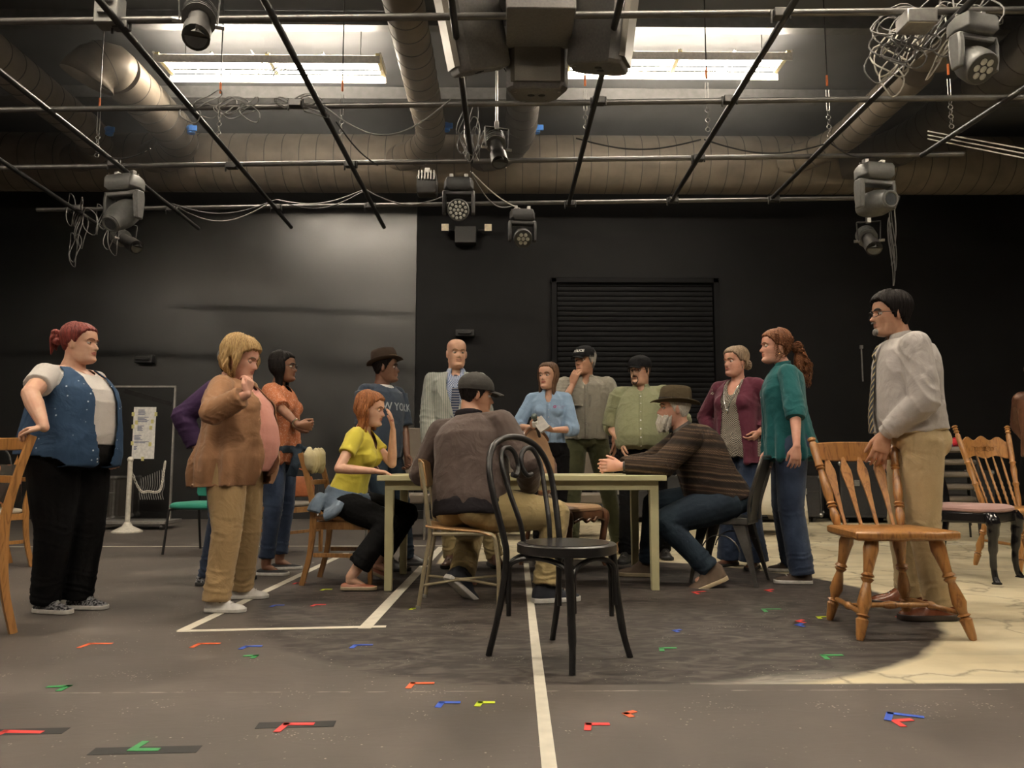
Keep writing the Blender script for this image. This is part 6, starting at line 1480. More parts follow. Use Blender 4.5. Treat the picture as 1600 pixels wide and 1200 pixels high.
for q in (1, -1): P.rings_(q, .20, .050, lb, 'cuff', .03)
P.buttons(sh, M('pearl', (.6, .6, .6), .3), (.2, .32, .44, .56, .68)); P.placket(sh, lb, .02, .78)
mg = M('magenta_print', (.45, .05, .16), .7); P.text(sh, 'o', .05, P.T(-.055, .2, .735), (-1, 0, 0), (0, 0, 1), (0, -1, 0), mg, 'logo', bold=.0015); P.text(sh, '---- ----', .024, P.T(-.105, .2, .742), (-1, 0, 0), (0, 0, 1), (0, -1, 0), mg); P.text(sh, '-------', .022, P.T(-.105, .2, .710), (-1, 0, 0), (0, 0, 1), (0, -1, 0), mg)
P.trousers(blackc, (.095, .085, .062, .056, .05), .97, .16, (.168, .118, .128)); P.shoes(M('black_leather'), m_blacks, .9, 'flat'); P.eyes((.05, .06, .06), M('brow_brown'))
brh = hairmat('brown_hair', (.045, .022, .012), (.16, .085, .045)); mb = MB(); P.scalp(mb, lambda ph, z: .009 + .006 * (abs(ph) > 70), front=.066, side=.01, back=-.11); random.seed(9)
for i in range(34):
    s_ = (-1) ** i; ph = s_ * random.uniform(68, 180); p0 = head_pt(ph, .07, .011, face=False); p1 = head_pt(ph, -.0, .014, face=False); p2 = head_pt(ph, -.09, .016, face=False); fx_ = s_ * (.055 + random.uniform(0, .035)); p3 = V((fx_, min(.02, p2.y + .02), -.19 - random.uniform(0, .05))); p2.y = min(p2.y, .015); P.lock(mb, [p0, p1, p2, p3], .013)
P.hair(mb, brh, amp=.0018)
rw = P.root.matrix_basis @ (P.wr[1] + V((-.03, .075, .03)))
def toW(P, p): return Matrix.Rotation(-R(P.face), 4, 'Z') @ V(p) + P.xy
mp = toW(P, P.wr[1] + V((-.035, .085, .03))); md = V((-.25, -.45, .85)).normalized()
r = empty('microphone', 'handheld microphone with silver grille and white cube, held by the woman in light blue', 'microphone', mp)
MB().lathe(-md * .13, md * .04, [(0, .010), (.1, .013), (.9, .016), (1, .019)], 14).build('handle', m_blacks, r); MB().ell(md * .062, (.026, .026, .028)).build('grille', M('mic_mesh', (.12, .15, .14), .4, .6, .3, 300), r)
MB().box(md * .0, (.05, .05, .055), rot_to(md)).build('flag_cube', M('white_plastic', (.6, .6, .58), .4), r, bev=.004)
pp_ = toW(P, (P.wr[1] + P.wr[-1]) / 2 + V((.0, .11, .03)))
tag(MB().box((0, 0, 0), (.09, .03, .13), Matrix.Rotation(R(-35), 3, 'Y') @ Matrix.Rotation(R(-30), 3, 'X')).build('folded_papers', M('grey_paper', (.40, .38, .36), .7), loc=pp_, bev=.003), 'folded grey papers held with the microphone', 'paper')
# ---------------------------------------------------------------- 9 man in POLICE cap
P = Person('person in a black cap lettered POLICE and grey work shirt, fingers at the chin', ((916 - 785) * 7.1 / 1200, 7.1), 186, 1.91, head=(34, 2, 0), neck=(8, 0), sw=.195, jaw=1.02, nose=1.1)
P.set_toes({1: 15, -1: -12}); chin = P.Hd((0.0, .10, -.115)); std(P, chin + V((.045, -.01, -.11)), P.L(W(960, 690, 6.9)), ank(P, 893, 870), ank(P, 966, 863), poles={1: (.6, .2, -1), -1: (-.8, -.8, 0)})
pf = pr(PRm, w=1.06, f=hump(.2, .3, .12, 1.08), b=1.06); P.body(sk_tan, pf, lip_p, hands={1: dict(d=(-.25, .15, 1), n=(-.5, -.8, 0), curl=(35, 50, 30)), -1: dict(d=(0, .2, -1), n=(1, 0, 0))})
gs = fabric('grey_work_shirt', (.20, .185, .15), fold=.8); sh = P.top('shirt', gs, pf[1:], 1.35, (.078, .072, .062), add=.010, cut=neckcut(P, .14, .03), solid=.004, seed=91, wr=.008); P.collar(gs, .064, .032, .985, .07); P.placket(sh, gs, .0, .85); P.buttons(sh, M('pearl'), (.1, .25, .4, .55, .7, .82))
for q in (1, -1): P.placket(sh, gs, .52, .70, q * .085, .055, 'chest_pocket')
P.trousers(olive, (.098, .090, .070, .064, .062), .97, .06, (.172, .125, .125)); mb = MB(); P.torso(mb, [(.045, .168, .124, .118), (.05, .172, .128, .122), (.095, .171, .128, .120), (.10, .167, .124, .116)]); mb.build('belt', M('black_belt', (.012, .011, .010), .4), P.root)
MB().loft([[P.T(x, .122 + y, t) for x, y in ((-.03, 0), (.03, 0), (.03, .014), (-.03, .014))] for t in (.045, .105)]).build('buckle', m_steel, P.root, bev=.003)
P.shoes(M('tan_boot', (.20, .10, .045), .5), m_tans, kind='boot', lace=m_lace); P.eyes((.06, .05, .04), M('brow_grey', (.15, .13, .11), .7)); gryh = hairmat('grey_hair', (.12, .115, .11), (.42, .40, .37)); mb = MB(); P.scalp(mb, lambda ph, z: .013 + .004 * (abs(ph) > 90), front=.060, side=-.018, back=-.085); P.hair(mb, gryh, freq=90)
cp = P.cap(fabric('black_cap', (.010, .010, .011)), h=1.3, brim=.072); fw = P.HM @ V((0, 1, 0)); P.text(cp, 'POLICE', .034, P.Hd((0, .3, .078)), P.HM @ V((-1, 0, 0)), P.HM @ V((0, 0, 1)), -fw, M('white_thread', (.75, .74, .70), .7), bold=.0012)
# ---------------------------------------------------------------- 10 man in green shirt
P = Person('person with round glasses, goatee, black cap and pale green button shirt', ((1003 - 785) * 6.55 / 1200, 6.55), 192, 1.74, head=(26, 0, 0), neck=(6, 0), sw=.195, girth=1.2, jaw=1.18, neckr=.062)
P.set_toes({1: 10, -1: -12}); std(P, P.L(W(972, 690, 6.45)), P.L(W(1062, 700, 6.5)), ank(P, 978, 878), ank(P, 1038, 872), poles={1: (.6, -.9, 0), -1: (-.8, -.8, 0)})
pf = [(-.06, .195, .17, .15), (.06, .215, .235, .15), (.22, .222, .255, .145), (.38, .218, .24, .145), (.54, .210, .205, .145), (.70, .200, .165, .145), (.84, .180, .125, .135), (.93, .125, .09, .11), (.985, .082, .070, .082)]
P.body(sk_fair, pf, lip_p, hands={1: dict(d=(-.1, .15, -1), n=(-1, 0, 0), curl=(25, 35, 25)), -1: dict(d=(0, .2, -1), n=(1, 0, 0))})
gr = fabric('sage_green_shirting', (.215, .225, .130), fold=.7); sh = P.top('shirt', gr, [(.0, .19, .17, .14)] + pf[1:], {1: .98, -1: 1.2}, (.088, .082, .07), add=.008, cut=neckcut(P, .09, .03), solid=.004, seed=101, wr=.006, wf=11, shoulder=.076); P.collar(gr, .066, .032, .985, .06); P.placket(sh, gr, .0, .88); P.buttons(sh, M('pearl'), (.05, .18, .31, .44, .57, .70, .82), r=.007)
P.rings_(1, .03, .070, gr, 'cuff', .03)
P.trousers(blackc, (.115, .10, .075, .066, .062), .97, .05, (.188, .15, .15)); P.shoes(M('black_leather'), m_blacks, lace=m_lace); P.eyes((.05, .03, .02), M('brow_brown')); P.glasses(M('thin_dark_metal', (.08, .07, .06), .3, .8), .023, .020, 2.0)
mb = MB(); P.scalp(mb, lambda ph, z: .010, front=.060, side=-.02, back=-.08); dbh = hairmat('dark_brown_hair', (.02, .012, .008), (.075, .045, .03)); P.hair(mb, dbh, freq=100); P.cap(fabric('black_cap'), h=1.0, brim=.062, tilt=.004)
mb = MB()
for pts in ([(-.024, .088, -.052), (-.012, .096, -.049), (0, .098, -.050), (.012, .096, -.049), (.024, .088, -.052)], [(-.026, .086, -.056), (-.028, .082, -.085), (-.014, .086, -.108), (0, .089, -.114), (.014, .086, -.108), (.028, .082, -.085), (.026, .086, -.056)]): P.lock(mb, pts, .006, .8)
mb.ell(P.Hd((0, .082, -.105)), (.022, .012, .016)); P.hair(mb, dbh, .0035, .001, name='goatee', smooth=1)
# ---------------------------------------------------------------- 11 seated man with white beard
P = Person('person with white beard, brown hat and striped sweater seated at the table', (W(1128, 790, 5.38).x, 5.38), 277, 1.82, hip=.555, lean=28, head=(-4, 6, 0), neck=(2, 0), sw=.20, girth=1.2, neckr=.062, headk=1.04)
P.set_toes({1: 4, -1: -6}, {1: 0, -1: -22}); rf = P.L(W(1012, 870, 5.62)); lf = P.L(W(1112, 893, 5.15)); rf.z = .09; lf.z = .105
std(P, P.L(W(968, 716, 5.50)), P.L(W(972, 722, 5.22)), rf, lf, poles={1: (.6, -.3, -1), -1: (-.5, -.5, -1)}, kp={1: (0, 1, .5), -1: (0, 1, .5)})
P.wr[1].z = .79; P.wr[-1].z = .79
pf = [(-.08, .195, .15, .19), (.06, .20, .19, .19), (.25, .20, .205, .18), (.45, .20, .18, .19), (.62, .205, .16, .20), (.76, .205, .15, .19), (.88, .175, .12, .16), (.95, .125, .09, .115), (1.0, .085, .075, .085)]
P.body(sk_rosy, pf, lip_p, hands={1: dict(d=(.1, 1, .0), n=(-1, 0, -.2), curl=(35, 45, 30)), -1: dict(d=(.08, 1, .05), n=(1, .0, -.1), curl=(14, 30, 20), spread=5, thumb=(40, 20))})
def swf(nt, c):
    s_ = N(nt, 'SeparateXYZ'); L(nt, c, s_.inputs[0]); n = N(nt, 'TexNoise', Scale=3., Detail=2.); L(nt, c, n.inputs['Vector'])
    z = math_(nt, 'ADD', math_(nt, 'SUBTRACT', math_(nt, 'MULTIPLY', s_.outputs[2], 1.0), math_(nt, 'MULTIPLY', s_.outputs[1], .10)), math_(nt, 'MULTIPLY', n.outputs[0], .03))
    nz = N(nt, 'TexNoise', Scale=24., Detail=1.); nz.noise_dimensions = '1D'; L(nt, z, nz.inputs['W']); base = ramp(nt, nz.outputs[0], [(.38, (.016, .011, .009)), (.5, (.035, .022, .015)), (.60, (.115, .075, .045)), (.68, (.03, .018, .013))])
    st = math_(nt, 'GREATER_THAN', math_(nt, 'MULTIPLY', math_(nt, 'SINE', math_(nt, 'MULTIPLY', math_(nt, 'ADD', s_.outputs[0], s_.outputs[1]), 520.)), math_(nt, 'SINE', math_(nt, 'MULTIPLY', s_.outputs[2], 520.))), .1)
    return mix(nt, math_(nt, 'MULTIPLY', st, .6), base, (.012, .009, .008))
sw_ = patterned('striped_knit', swf, .95, .7); P.top('sweater', sw_, pf, 1.92, (.090, .078, .052), add=.006, seed=111, wr=.009, wf=11, shoulder=.082); P.collar(fabric('grey_collar', (.10, .09, .08)), .072, .03, .99, .04)
P.trousers(jeansd, (.130, .115, .085, .074, .068), .93, .08, (.195, .16, .195), wr=.008); P.shoes(M('brown_suede', (.085, .055, .035), .8), m_tans, 1.06, lace=m_lace, kind='boot'); P.eyes((.06, .07, .08), M('brow_grey'))
P.rings_(-1, .93, .033, M('watch_band', (.06, .06, .06), .3, .5), 'watch', .012)
mb = MB(); P.scalp(mb, lambda ph, z: .008, front=.055, side=-.02, back=-.075); P.hair(mb, hairmat('white_hair', (.36, .33, .29), (.68, .64, .56)), freq=100)
mb = MB(); rg = []
for j in range(9):
    z = -.150 + .012 * j; rg.append([P.Hd(V((x * w_, y0 + y * d_, z))) for x, y in [(math.cos(a), math.sin(a)) for a in [i * math.pi / 12 for i in range(24)]] for w_, d_, y0 in [(.030 + .030 * min(1, j / 4), .030 + .030 * min(1, j / 4), .062 - .03 * (j / 9))]])
mb.loft(rg); random.seed(5)
for i in range(26):
    a = R(random.uniform(-85, 85)); x, y = math.sin(a), math.cos(a); P.lock(mb, [(x * .066, .012 + y * .062, -.045), (x * .064, .020 + y * .066, -.09), (x * .040, .035 + y * .052, -.135 - random.uniform(0, .025))], .011)
for q in (1, -1): P.lock(mb, [(0, .098, -.046), (q * .018, .094, -.050), (q * .036, .078, -.066)], .008)
P.hair(mb, hairmat('white_hair'), name='beard', amp=.004); P.fedora(fabric('olive_felt', (.050, .036, .018)), fabric('black_ribbon', (.015, .012, .010)), brimw=.058, tilt=(-2, 0), z0=.042, hgt=.112)
# ---------------------------------------------------------------- 12 woman in maroon cardigan
g = G(1168, 886); P = Person('person with grey-blonde pinned hair, maroon cardigan and flared jeans, hands on hips', (W(1156, 700, 6.15).x, 6.15), 222, 1.77, fem=True, head=(22, 2, 0), neck=(4, 0), sw=.175, girth=1.15, jaw=1.08)
P.set_toes({1: 10, -1: -12}); std(P, P.T(.20, .05, .12), P.T(-.19, .06, .20), (.11, -.02, .085), (-.10, .03, .085), poles={1: (1, -.6, -.2), -1: (-1, -.7, -.1)})
pf = [(-.15, .19, .15, .15), (.02, .19, .165, .15), (.22, .18, .165, .135), (.42, .175, .165, .125), (.60, .175, .165, .125), (.74, .17, .145, .13), (.86, .155, .11, .12), (.93, .11, .08, .095), (.985, .072, .062, .072)]
P.body(sk_rosy, pf, lip_r, hands={1: dict(d=(-.5, .2, -.8), n=(-.8, -.3, 0), curl=(30, 40, 30)), -1: dict(d=(.3, .6, -.6), n=(.9, 0, .2), curl=(30, 40, 30))})
hound = patterned('small_check_blouse', lambda nt, c: (lambda v: mix(nt, v.outputs[1], (.04, .035, .03), (.38, .34, .28)))((lambda v: (L(nt, c, v.inputs['Vector']), v)[1])(N(nt, 'TexChecker', Scale=120.))))
P.top('blouse', hound, pf, .3, add=-.002, cut=neckcut(P, .26, .05), extra=bust(P, .07, .62, .11, (.075, .07, .07)), solid=.004, seed=121)
P.top('cardigan', fabric('maroon_knit', (.085, .014, .030), fold=.7), [(-.24, .20, .16, .165)] + pf, 1.9, (.066, .058, .044), add=.010, cut=openfront(P, [(-.4, .10), (.2, .085), (.6, .06), (.9, .075), (1.1, .08)]), extra=lambda mb: [mb.ell(P.T(q * .07 * P.k, .11 * P.k, .62), (.084, .079, .079)) for q in (1, -1)], solid=.006, seed=122, wr=.007, drape=.016)
MB().tube(smoothpath([P.T(-.06, .02, .97), P.T(-.055, .13, .85), P.T(-.03, .195, .66), P.T(0, .205, .52), P.T(.03, .195, .66), P.T(.055, .13, .85), P.T(.06, .02, .97)], 6), .004, 6).build('necklace', M('silver'), P.root); MB().ell(P.T(0, .21, .50), (.014, .008, .02)).build('pendant', M('silver'), P.root)
P.trousers(jeans, (.108, .098, .078, .082, .115), .985, .14, (.182, .15, .152)); P.shoes(M('brown_leather'), m_blacks, .92); P.eyes((.06, .08, .09), M('brow_brown'))
gb = hairmat('grey_blonde_hair', (.13, .085, .055), (.38, .28, .19)); mb = MB(); P.scalp(mb, lambda ph, z: .014 + .006 * (abs(ph) > 80), front=.060, side=.0, back=-.06); random.seed(12)
for i in range(12): a = i * .52; P.lock(mb, [(0.02 * math.cos(a), -.115, -.01 + .02 * math.sin(a)), (.035 * math.cos(a), -.135, -.01 + .035 * math.sin(a)), (.03 * math.cos(a + .8), -.145, -.01 + .03 * math.sin(a + .8))], .013)
P.hair(mb, gb); mb = MB()
for q in (1, -1): mb.tube([P.Hd((q * .077, -.005, -.035)), P.Hd((q * .079, -.004, -.05)), P.Hd((q * .078, -.004, -.062))], .003, 6)
mb.build('earring', M('silver'), P.root)
# ---------------------------------------------------------------- 13 woman in teal shirt
g = G(1241, 908); P = Person('person with a curly auburn ponytail, teal shirt and blue jeans, facing left', (g.x, g.y), 281, 1.79, fem=True, head=(-10, 2, 0), neck=(12, 0), lean=3, sw=.17, girth=1.05, nose=1.05)
P.set_toes({1: -6, -1: -2}); std(P, P.L(W(1202, 708, 5.45)), P.L(W(1246, 706, 5.02)), ank(P, 1238, 893), ank(P, 1253, 912), poles={1: (.4, -1, 0), -1: (-.4, -1, 0)})
pf = [(-.20, .195, .17, .19), (-.05, .185, .165, .175), (.15, .165, .155, .145), (.38, .155, .15, .125), (.60, .16, .155, .125), (.74, .158, .14, .13), (.86, .150, .108, .12), (.93, .108, .08, .092), (.985, .072, .062, .072)]
P.body(sk_rosy, pf, lip_r, hands={-1: dict(d=(.0, .12, -1), n=(1, .1, 0), curl=(18, 28, 20)), 1: dict(d=(0, .3, -1), n=(-1, 0, 0), curl=(25, 35, 25))})
teal = fabric('teal_cotton', (.004, .070, .074), fold=.8); sh = P.top('shirt', teal, pf, 1.12, (.062, .060, .058), add=.008, cut=neckcut(P, .12, .035), extra=bust(P, .065, .64, .095, (.07, .066, .066)), solid=.004, seed=131, wr=.008, drape=.02); P.collar(teal, .058, .032, .985, .06); P.placket(sh, teal, -.15, .84); P.buttons(sh, M('pearl'), (.0, .2, .4, .6))
for q in (1, -1): P.rings_(q, .10, .062, teal, 'cuff', .03)
P.trousers(jeans, (.110, .100, .086, .084, .082), .975, .14, (.172, .135, .16)); P.shoes(M('brown_suede_shoe', (.05, .032, .022), .8), m_whites, .92, lace=m_lacew); P.eyes((.06, .05, .04), M('brow_auburn'))
crl = hairmat('curly_auburn_hair', (.045, .015, .007), (.21, .080, .030), (60, 60, 60)); mb = MB(); P.scalp(mb, lambda ph, z: .013 + .008 * (abs(ph) > 80), front=.060, side=.0, back=-.07); P.hair(mb, crl)
random.seed(13); mb = MB()
for i in range(110):
    a = random.uniform(0, 6.28); rr_ = random.uniform(.2, 1) ** .6; p0 = V((.012 * math.cos(a), -.115, .01 + .012 * math.sin(a))); c1 = V((.055 * rr_ * math.cos(a), -.180, -.02 + .055 * rr_ * math.sin(a))); c2 = V((.070 * rr_ * math.cos(a), -.205 + .055 * rr_ * math.sin(a), -.12)); c3 = V((.055 * rr_ * math.cos(a), -.195 + .055 * rr_ * math.sin(a), -.22 - random.uniform(0, .07)))
    Q = smoothpath([p0, c1, c2, c3], 14); n = len(Q); ph0 = random.uniform(0, 6); out = []
    for j, q_ in enumerate(Q): t = j / n; am = .0075 * min(1, t * 5); out.append(P.Hd(q_ + V((am * math.cos(j * .95 + ph0), am * math.sin(j * .95 + ph0), am * .5 * math.sin(j * .95)))))
    mb.tube(out, [.0030 * (1 - .6 * j / n) + .0006 for j in range(n)], 5)
for i in range(90):        # loose curls over the crown and nape
    ph = random.choice((1, -1)) * random.uniform(75, 180); z0 = random.uniform(-.05, .10); p0 = head_pt(ph, z0, .016, face=False); p1 = head_pt(ph * .97, z0 - .03, .026, face=False); p2 = head_pt(ph * .97, z0 - .055, .022, face=False); p2.y -= .008
    Q = smoothpath([p0, p1, p2], 10); n = len(Q); ph0 = random.uniform(0, 6); mb.tube([P.Hd(q_ + V((.0045 * math.cos(j * .95 + ph0), .0045 * math.sin(j * .95 + ph0), 0))) for j, q_ in enumerate(Q)], [.0026 * (1 - .5 * j / n) for j in range(n)], 5)
core = MB(); core.ell(P.Hd((0, -.185, -.10)), (.045, .048, .105)); core.build('ponytail_core', crl, P.root); mb.build('ponytail', crl, P.root); MB().tube([P.Hd((.022 * math.cos(a), -.118, .008 + .022 * math.sin(a))) for a in [i * .52 for i in range(12)]], .006, 6, closed=True).build('hair_tie', m_blacks, P.root)
MB().tube([P.Hd((-.078 + .001 * math.cos(a), -.006 + .010 * math.cos(a), -.048 + .012 * math.sin(a))) for a in [i * .63 for i in range(10)]], .0016, 5, closed=True).build('earring', M('gold', (.7, .5, .2), .25, 1.), P.root)
# ---------------------------------------------------------------- 14 man with tie
g = G(1432, 962); P = Person('person in pale grey shirt and striped tie, resting a hand on the oak chair', (g.x + .045, g.y), 278, 1.80, hip=.95, lean=6, head=(-6, 1, 0), neck=(8, 0), sw=.195, girth=1.12, nose=1.2, headk=.98)
P.set_toes({1: 2, -1: -10}); std(P, P.L(W(1384, 700, 4.55)), P.L(W(1384, 676, 4.12)), ank(P, 1425, 946), ank(P, 1470, 968), poles={1: (.6, -.8, 0), -1: (-.9, -.9, -.2)}, kp={1: (0, 1, 0), -1: (0, 1, 0)})
pf = [(-.06, .175, .145, .15), (.06, .18, .175, .145), (.25, .178, .18, .14), (.45, .18, .165, .150), (.62, .185, .150, .165), (.76, .185, .135, .165), (.88, .170, .11, .145), (.94, .12, .088, .11), (.99, .080, .070, .082)]
P.body(sk_tan, pf, lip_p, hands={-1: dict(d=(.05, .28, -.9), n=(.9, .05, -.25), curl=(16, 24, 18), spread=3, thumb=(30, 20), size=1.1), 1: dict(d=(0, .3, -1), n=(-1, 0, 0))}, vox=.0038)
gsh = fabric('pale_grey_shirting', (.40, .37, .35), fold=.7); sh = P.top('shirt', gsh, pf[1:], 1.93, (.074, .064, .046), add=.010, seed=141, wr=.009, wf=11, shoulder=.078); P.collar(gsh, .064, .036, .99, .05)
P.rings_(-1, .93, .040, gsh, 'cuff', .028)
tie_m = patterned('diagonal_striped_tie', lambda nt, c: (lambda s_: (L(nt, c, s_.inputs[0]), ramp(nt, math_(nt, 'FRACT', math_(nt, 'MULTIPLY', math_(nt, 'ADD', s_.outputs[2], math_(nt, 'MULTIPLY', s_.outputs[0], .8)), 26.)), [(.0, (.02, .025, .045)), (.48, (.02, .025, .045)), (.52, (.50, .40, .20)), (.80, (.50, .40, .20)), (.84, (.02, .025, .045))]))[1])(N(nt, 'SeparateXYZ')), .5, .1)
bv = P.ontop(sh); rings = []
for i in range(21):
    t = .95 - .95 * i / 20; hw_ = np.interp(i, [0, 2, 3, 8, 18, 20], [.022, .026, .018, .032, .046, .004]); 
    h = bv.ray_cast(P.T(0, .6, t), (P.T(0, 0, t) - P.T(0, .6, t)).normalized()); y_ = (P.B.transposed() @ (h[0] - P.P0)).y + .006 if h[0] is not None else .15
    y_ = max(y_, .09 + .0 * i) + (.018 if i < 3 else 0) + .035 * max(0, (i - 6) / 14); rings.append([P.T(-hw_, y_, t), P.T(0, y_ + .006, t), P.T(hw_, y_, t), P.T(0, y_ - .003, t)])
MB().loft(rings).build('tie', tie_m, P.root)
P.trousers(khaki3, (.108, .098, .082, .078, .078), .955, .09, (.172, .145, .132), wr=.009); mb = MB(); P.torso(mb, [(.055, .180, .156, .152), (.06, .183, .160, .155), (.10, .181, .160, .152), (.105, .177, .156, .148)]); mb.build('waistband', khaki3, P.root)
P.shoes(M('cognac_leather', (.16, .05, .022), .25), M('dark_sole', (.03, .018, .012), .5), 1.12, lace=m_lace, kind='boot'); P.eyes((.03, .02, .015), M('brow_black'), browt=1.3); P.glasses(M('black_frame', (.01, .01, .01), .3), .024, .017, 3.)
mb = MB(); P.scalp(mb, lambda ph, z: .013 + .010 * (abs(ph) < 60) * (z > .05) + .005 * (abs(ph) > 90), front=.060, side=-.025, back=-.085); P.hair(mb, blk_h, amp=.002, freq=45)
mb = MB(); mb.ell(P.Hd((0, .082, -.098)), (.030, .014, .020)); P.lock(mb, [(-.026, .090, -.050), (0, .099, -.048), (.026, .090, -.050)], .005, .8); P.hair(mb, hairmat('greying_beard', (.10, .09, .08), (.30, .28, .26)), .0035, .001, name='goatee', smooth=1)
# ---------------------------------------------------------------- 15 person cut by the right edge
P = Person('person in a brown leather jacket cut off by the right edge', (W(1634, 780, 6.9).x, 6.9), 255, 1.74, head=(0, 0, 0)); P.set_toes({1: 0, -1: 0})
std(P, P.L(W(1620, 700, 7.1)), P.L(W(1628, 715, 6.6)), ank(P, 1610, 858), ank(P, 1640, 850), poles={1: (1, -.6, -1), -1: (-1, -.6, -.4)})
P.body(sk_tan, PRm, lip_p, vox=.006, hands={1: dict(d=(0, .2, -1), n=(-1, 0, 0)), -1: dict(d=(0, .2, -1), n=(1, 0, 0))}); P.top('jacket', M('brown_leather_jacket', (.12, .05, .025), .45), PRm, 1.9, (.08, .07, .05), add=.012, seed=151); P.trousers(blackc); P.shoes(M('brown_suede'), m_blacks); P.eyes((.05, .03, .02)); mb = MB(); P.scalp(mb, .012); P.hair(mb, dbh)
# ================================================================= small things
# handbag on the padded chair, lace top on the chair back, flowered bag, cloth on the stack
mb = MB(); bl = V((-1.93, 7.28, .50))
rg = [[bl + V((x * w_, y * d_, z)) for x, y in [(math.copysign(abs(math.cos(a)) ** .5, math.cos(a)), math.copysign(abs(math.sin(a)) ** .5, math.sin(a))) for a in [i * math.pi / 12 for i in range(24)]]] for z, w_, d_ in ((0, .15, .06), (.01, .165, .07), (.09, .165, .075), (.17, .145, .055), (.185, .14, .05))]
r = empty('handbag', 'orange leather handbag on the wooden chair behind the woman in orange', 'bag', bl); 
MB().loft([[p - bl for p in q] for q in rg]).build('bag_body', M('orange_leather', (.42, .13, .045), .5), r)
MB().tube([V((.11 * math.cos(a), 0, .17 + .09 * math.sin(a))) for a in [i * math.pi / 12 for i in range(13)]], .007, 8).build('handle', M('orange_leather'), r)
c0_ = V((-3.98, 6.12, .50)); r = empty('flowered_bag', 'dark bag with large orange flower print on the far left chair', 'bag', c0_)
MB().loft([[V((x * w_, y * d_, z)) for x, y in [(math.copysign(abs(math.cos(a)) ** .5, math.cos(a)), math.copysign(abs(math.sin(a)) ** .5, math.sin(a))) for a in [i * math.pi / 12 for i in range(24)]]] for z, w_, d_ in ((0, .17, .09), (.02, .185, .1), (.20, .18, .09), (.30, .165, .06))]).build('bag_body', patterned('flower_print', lambda nt, c: (lambda v: ramp(nt, v.outputs['Distance'], [(.12, (.10, .04, .02)), (.2, (.45, .17, .09)), (.46, (.42, .16, .09)), (.5, (.03, .025, .02))]))((lambda v: (L(nt, c, v.inputs['Vector']), v)[1])(N(nt, 'TexVoronoi', Scale=9.)))), r)
MB().tube([V((.12 * math.cos(a), 0, .28 + .16 * math.sin(a))) for a in [i * math.pi / 12 for i in range(13)]], .008, 8).build('handle', m_blacks, r)
tag(MB().loft([[V((-4.0 + x * w_, 5.9 + y * d_, z)) for x, y in [(math.cos(a), math.sin(a)) for a in [i * math.pi / 8 for i in range(16)]]] for z, w_, d_ in ((.502, .10, .05), (.52, .12, .06), (.545, .08, .04))]).build('red_pouch', M('red_cloth', (.5, .02, .03), .6)), 'small red pouch on the far left chair beside the flowered bag', 'bag')
mb = MB()
for i in range(7): mb.ell((-1.285 + .008 * (i % 3) - .02, 5.40 + (i - 3) * .055, .84 - .02 * (i % 2)), (.035, .05, .085), None, 12, 8)
o = remeshed(mb, .007, 'lace_top', fabric('cream_lace', (.50, .44, .27)), None, 3, wrinkle(5, .012, 40)); tag(o, 'cream lace garment hanging over the back of the chair of the woman in yellow', 'clothing')
mb = MB()
for dx, dy, rr in ((0, 0, .10), (.09, .03, .08), (-.08, .04, .08)): mb.ell((4.84 + dx, 8.30 + dy, 1.02), (rr, rr, .06), None, 12, 8)
o = remeshed(mb, .008, 'red_cloth', M('red_cloth'), None, 3, wrinkle(6, .012, 25)); tag(o, 'crumpled red cloth on top of the stacked stools at the right', 'clothing')
mb = MB(); mb.ell((4.72, 8.17, 1.0), (.09, .07, .04), None, 12, 8); mb.ell((4.64, 8.20, .995), (.07, .06, .035), None, 12, 8)
o = remeshed(mb, .008, 'blue_cloth', M('blue_cloth', (.01, .06, .35), .7), None, 3, wrinkle(7, .010, 25)); tag(o, 'crumpled blue cloth under the red one on the stacked stools', 'clothing')
# ---------------------------------------------------------------- tape on the floor
m_wt = M('white_floor_tape', (.62, .58, .48), .55, 0, .1, 14)
def strip(a, b, w_, m, name='floor_tape', label=None, h=.0012, group=None):
    o = MB().bar((a[0], a[1], h / 2), (b[0], b[1], h / 2), w_, h).build(name, m, smooth=False)
    if label: tag(o, label, 'tape', group)
    return o
def gg(px, py): g = G(px, py); return (g.x, g.y)
a, b, c_, d_ = gg(284, 986), gg(572, 979), gg(545, 862), gg(692, 852)
strip((a[0] - .02, a[1]), (b[0] + .10, b[1]), .045, m_wt, label='white tape line forming the near side of the taped rectangle', h=.0012)
strip((a[0], a[1]), (gg(545, 862)[0], 7.1), .055, m_wt, label='white tape line running back from the left corner, under the white shoes', h=.0016)
strip((b[0], b[1] - .05), (gg(692, 852)[0], 7.6), .065, m_wt, label='white tape line running back from the right corner to the table leg', h=.0020)
strip((XL + .5, 7.62), (XR - .5, 7.75), .03, m_wt, label='thin white tape line crossing the whole floor behind the group', h=.0024)
strip(gg(862, 1230), gg(822, 880), .042, m_wt, label='white tape line running from the bottom edge to the bentwood chair', h=.0012)
tc = dict(red=M('red_tape', (.72, .05, .045), .5), orange=M('orange_tape', (.75, .13, .04), .5), blue=M('blue_floor_tape', (.03, .09, .48), .5), green=M('green_tape', (.03, .26, .07), .5), yellow=M('yellow_green_tape', (.55, .68, .03), .5), black=M('black_gaffer', (.012, .012, .012), .7))
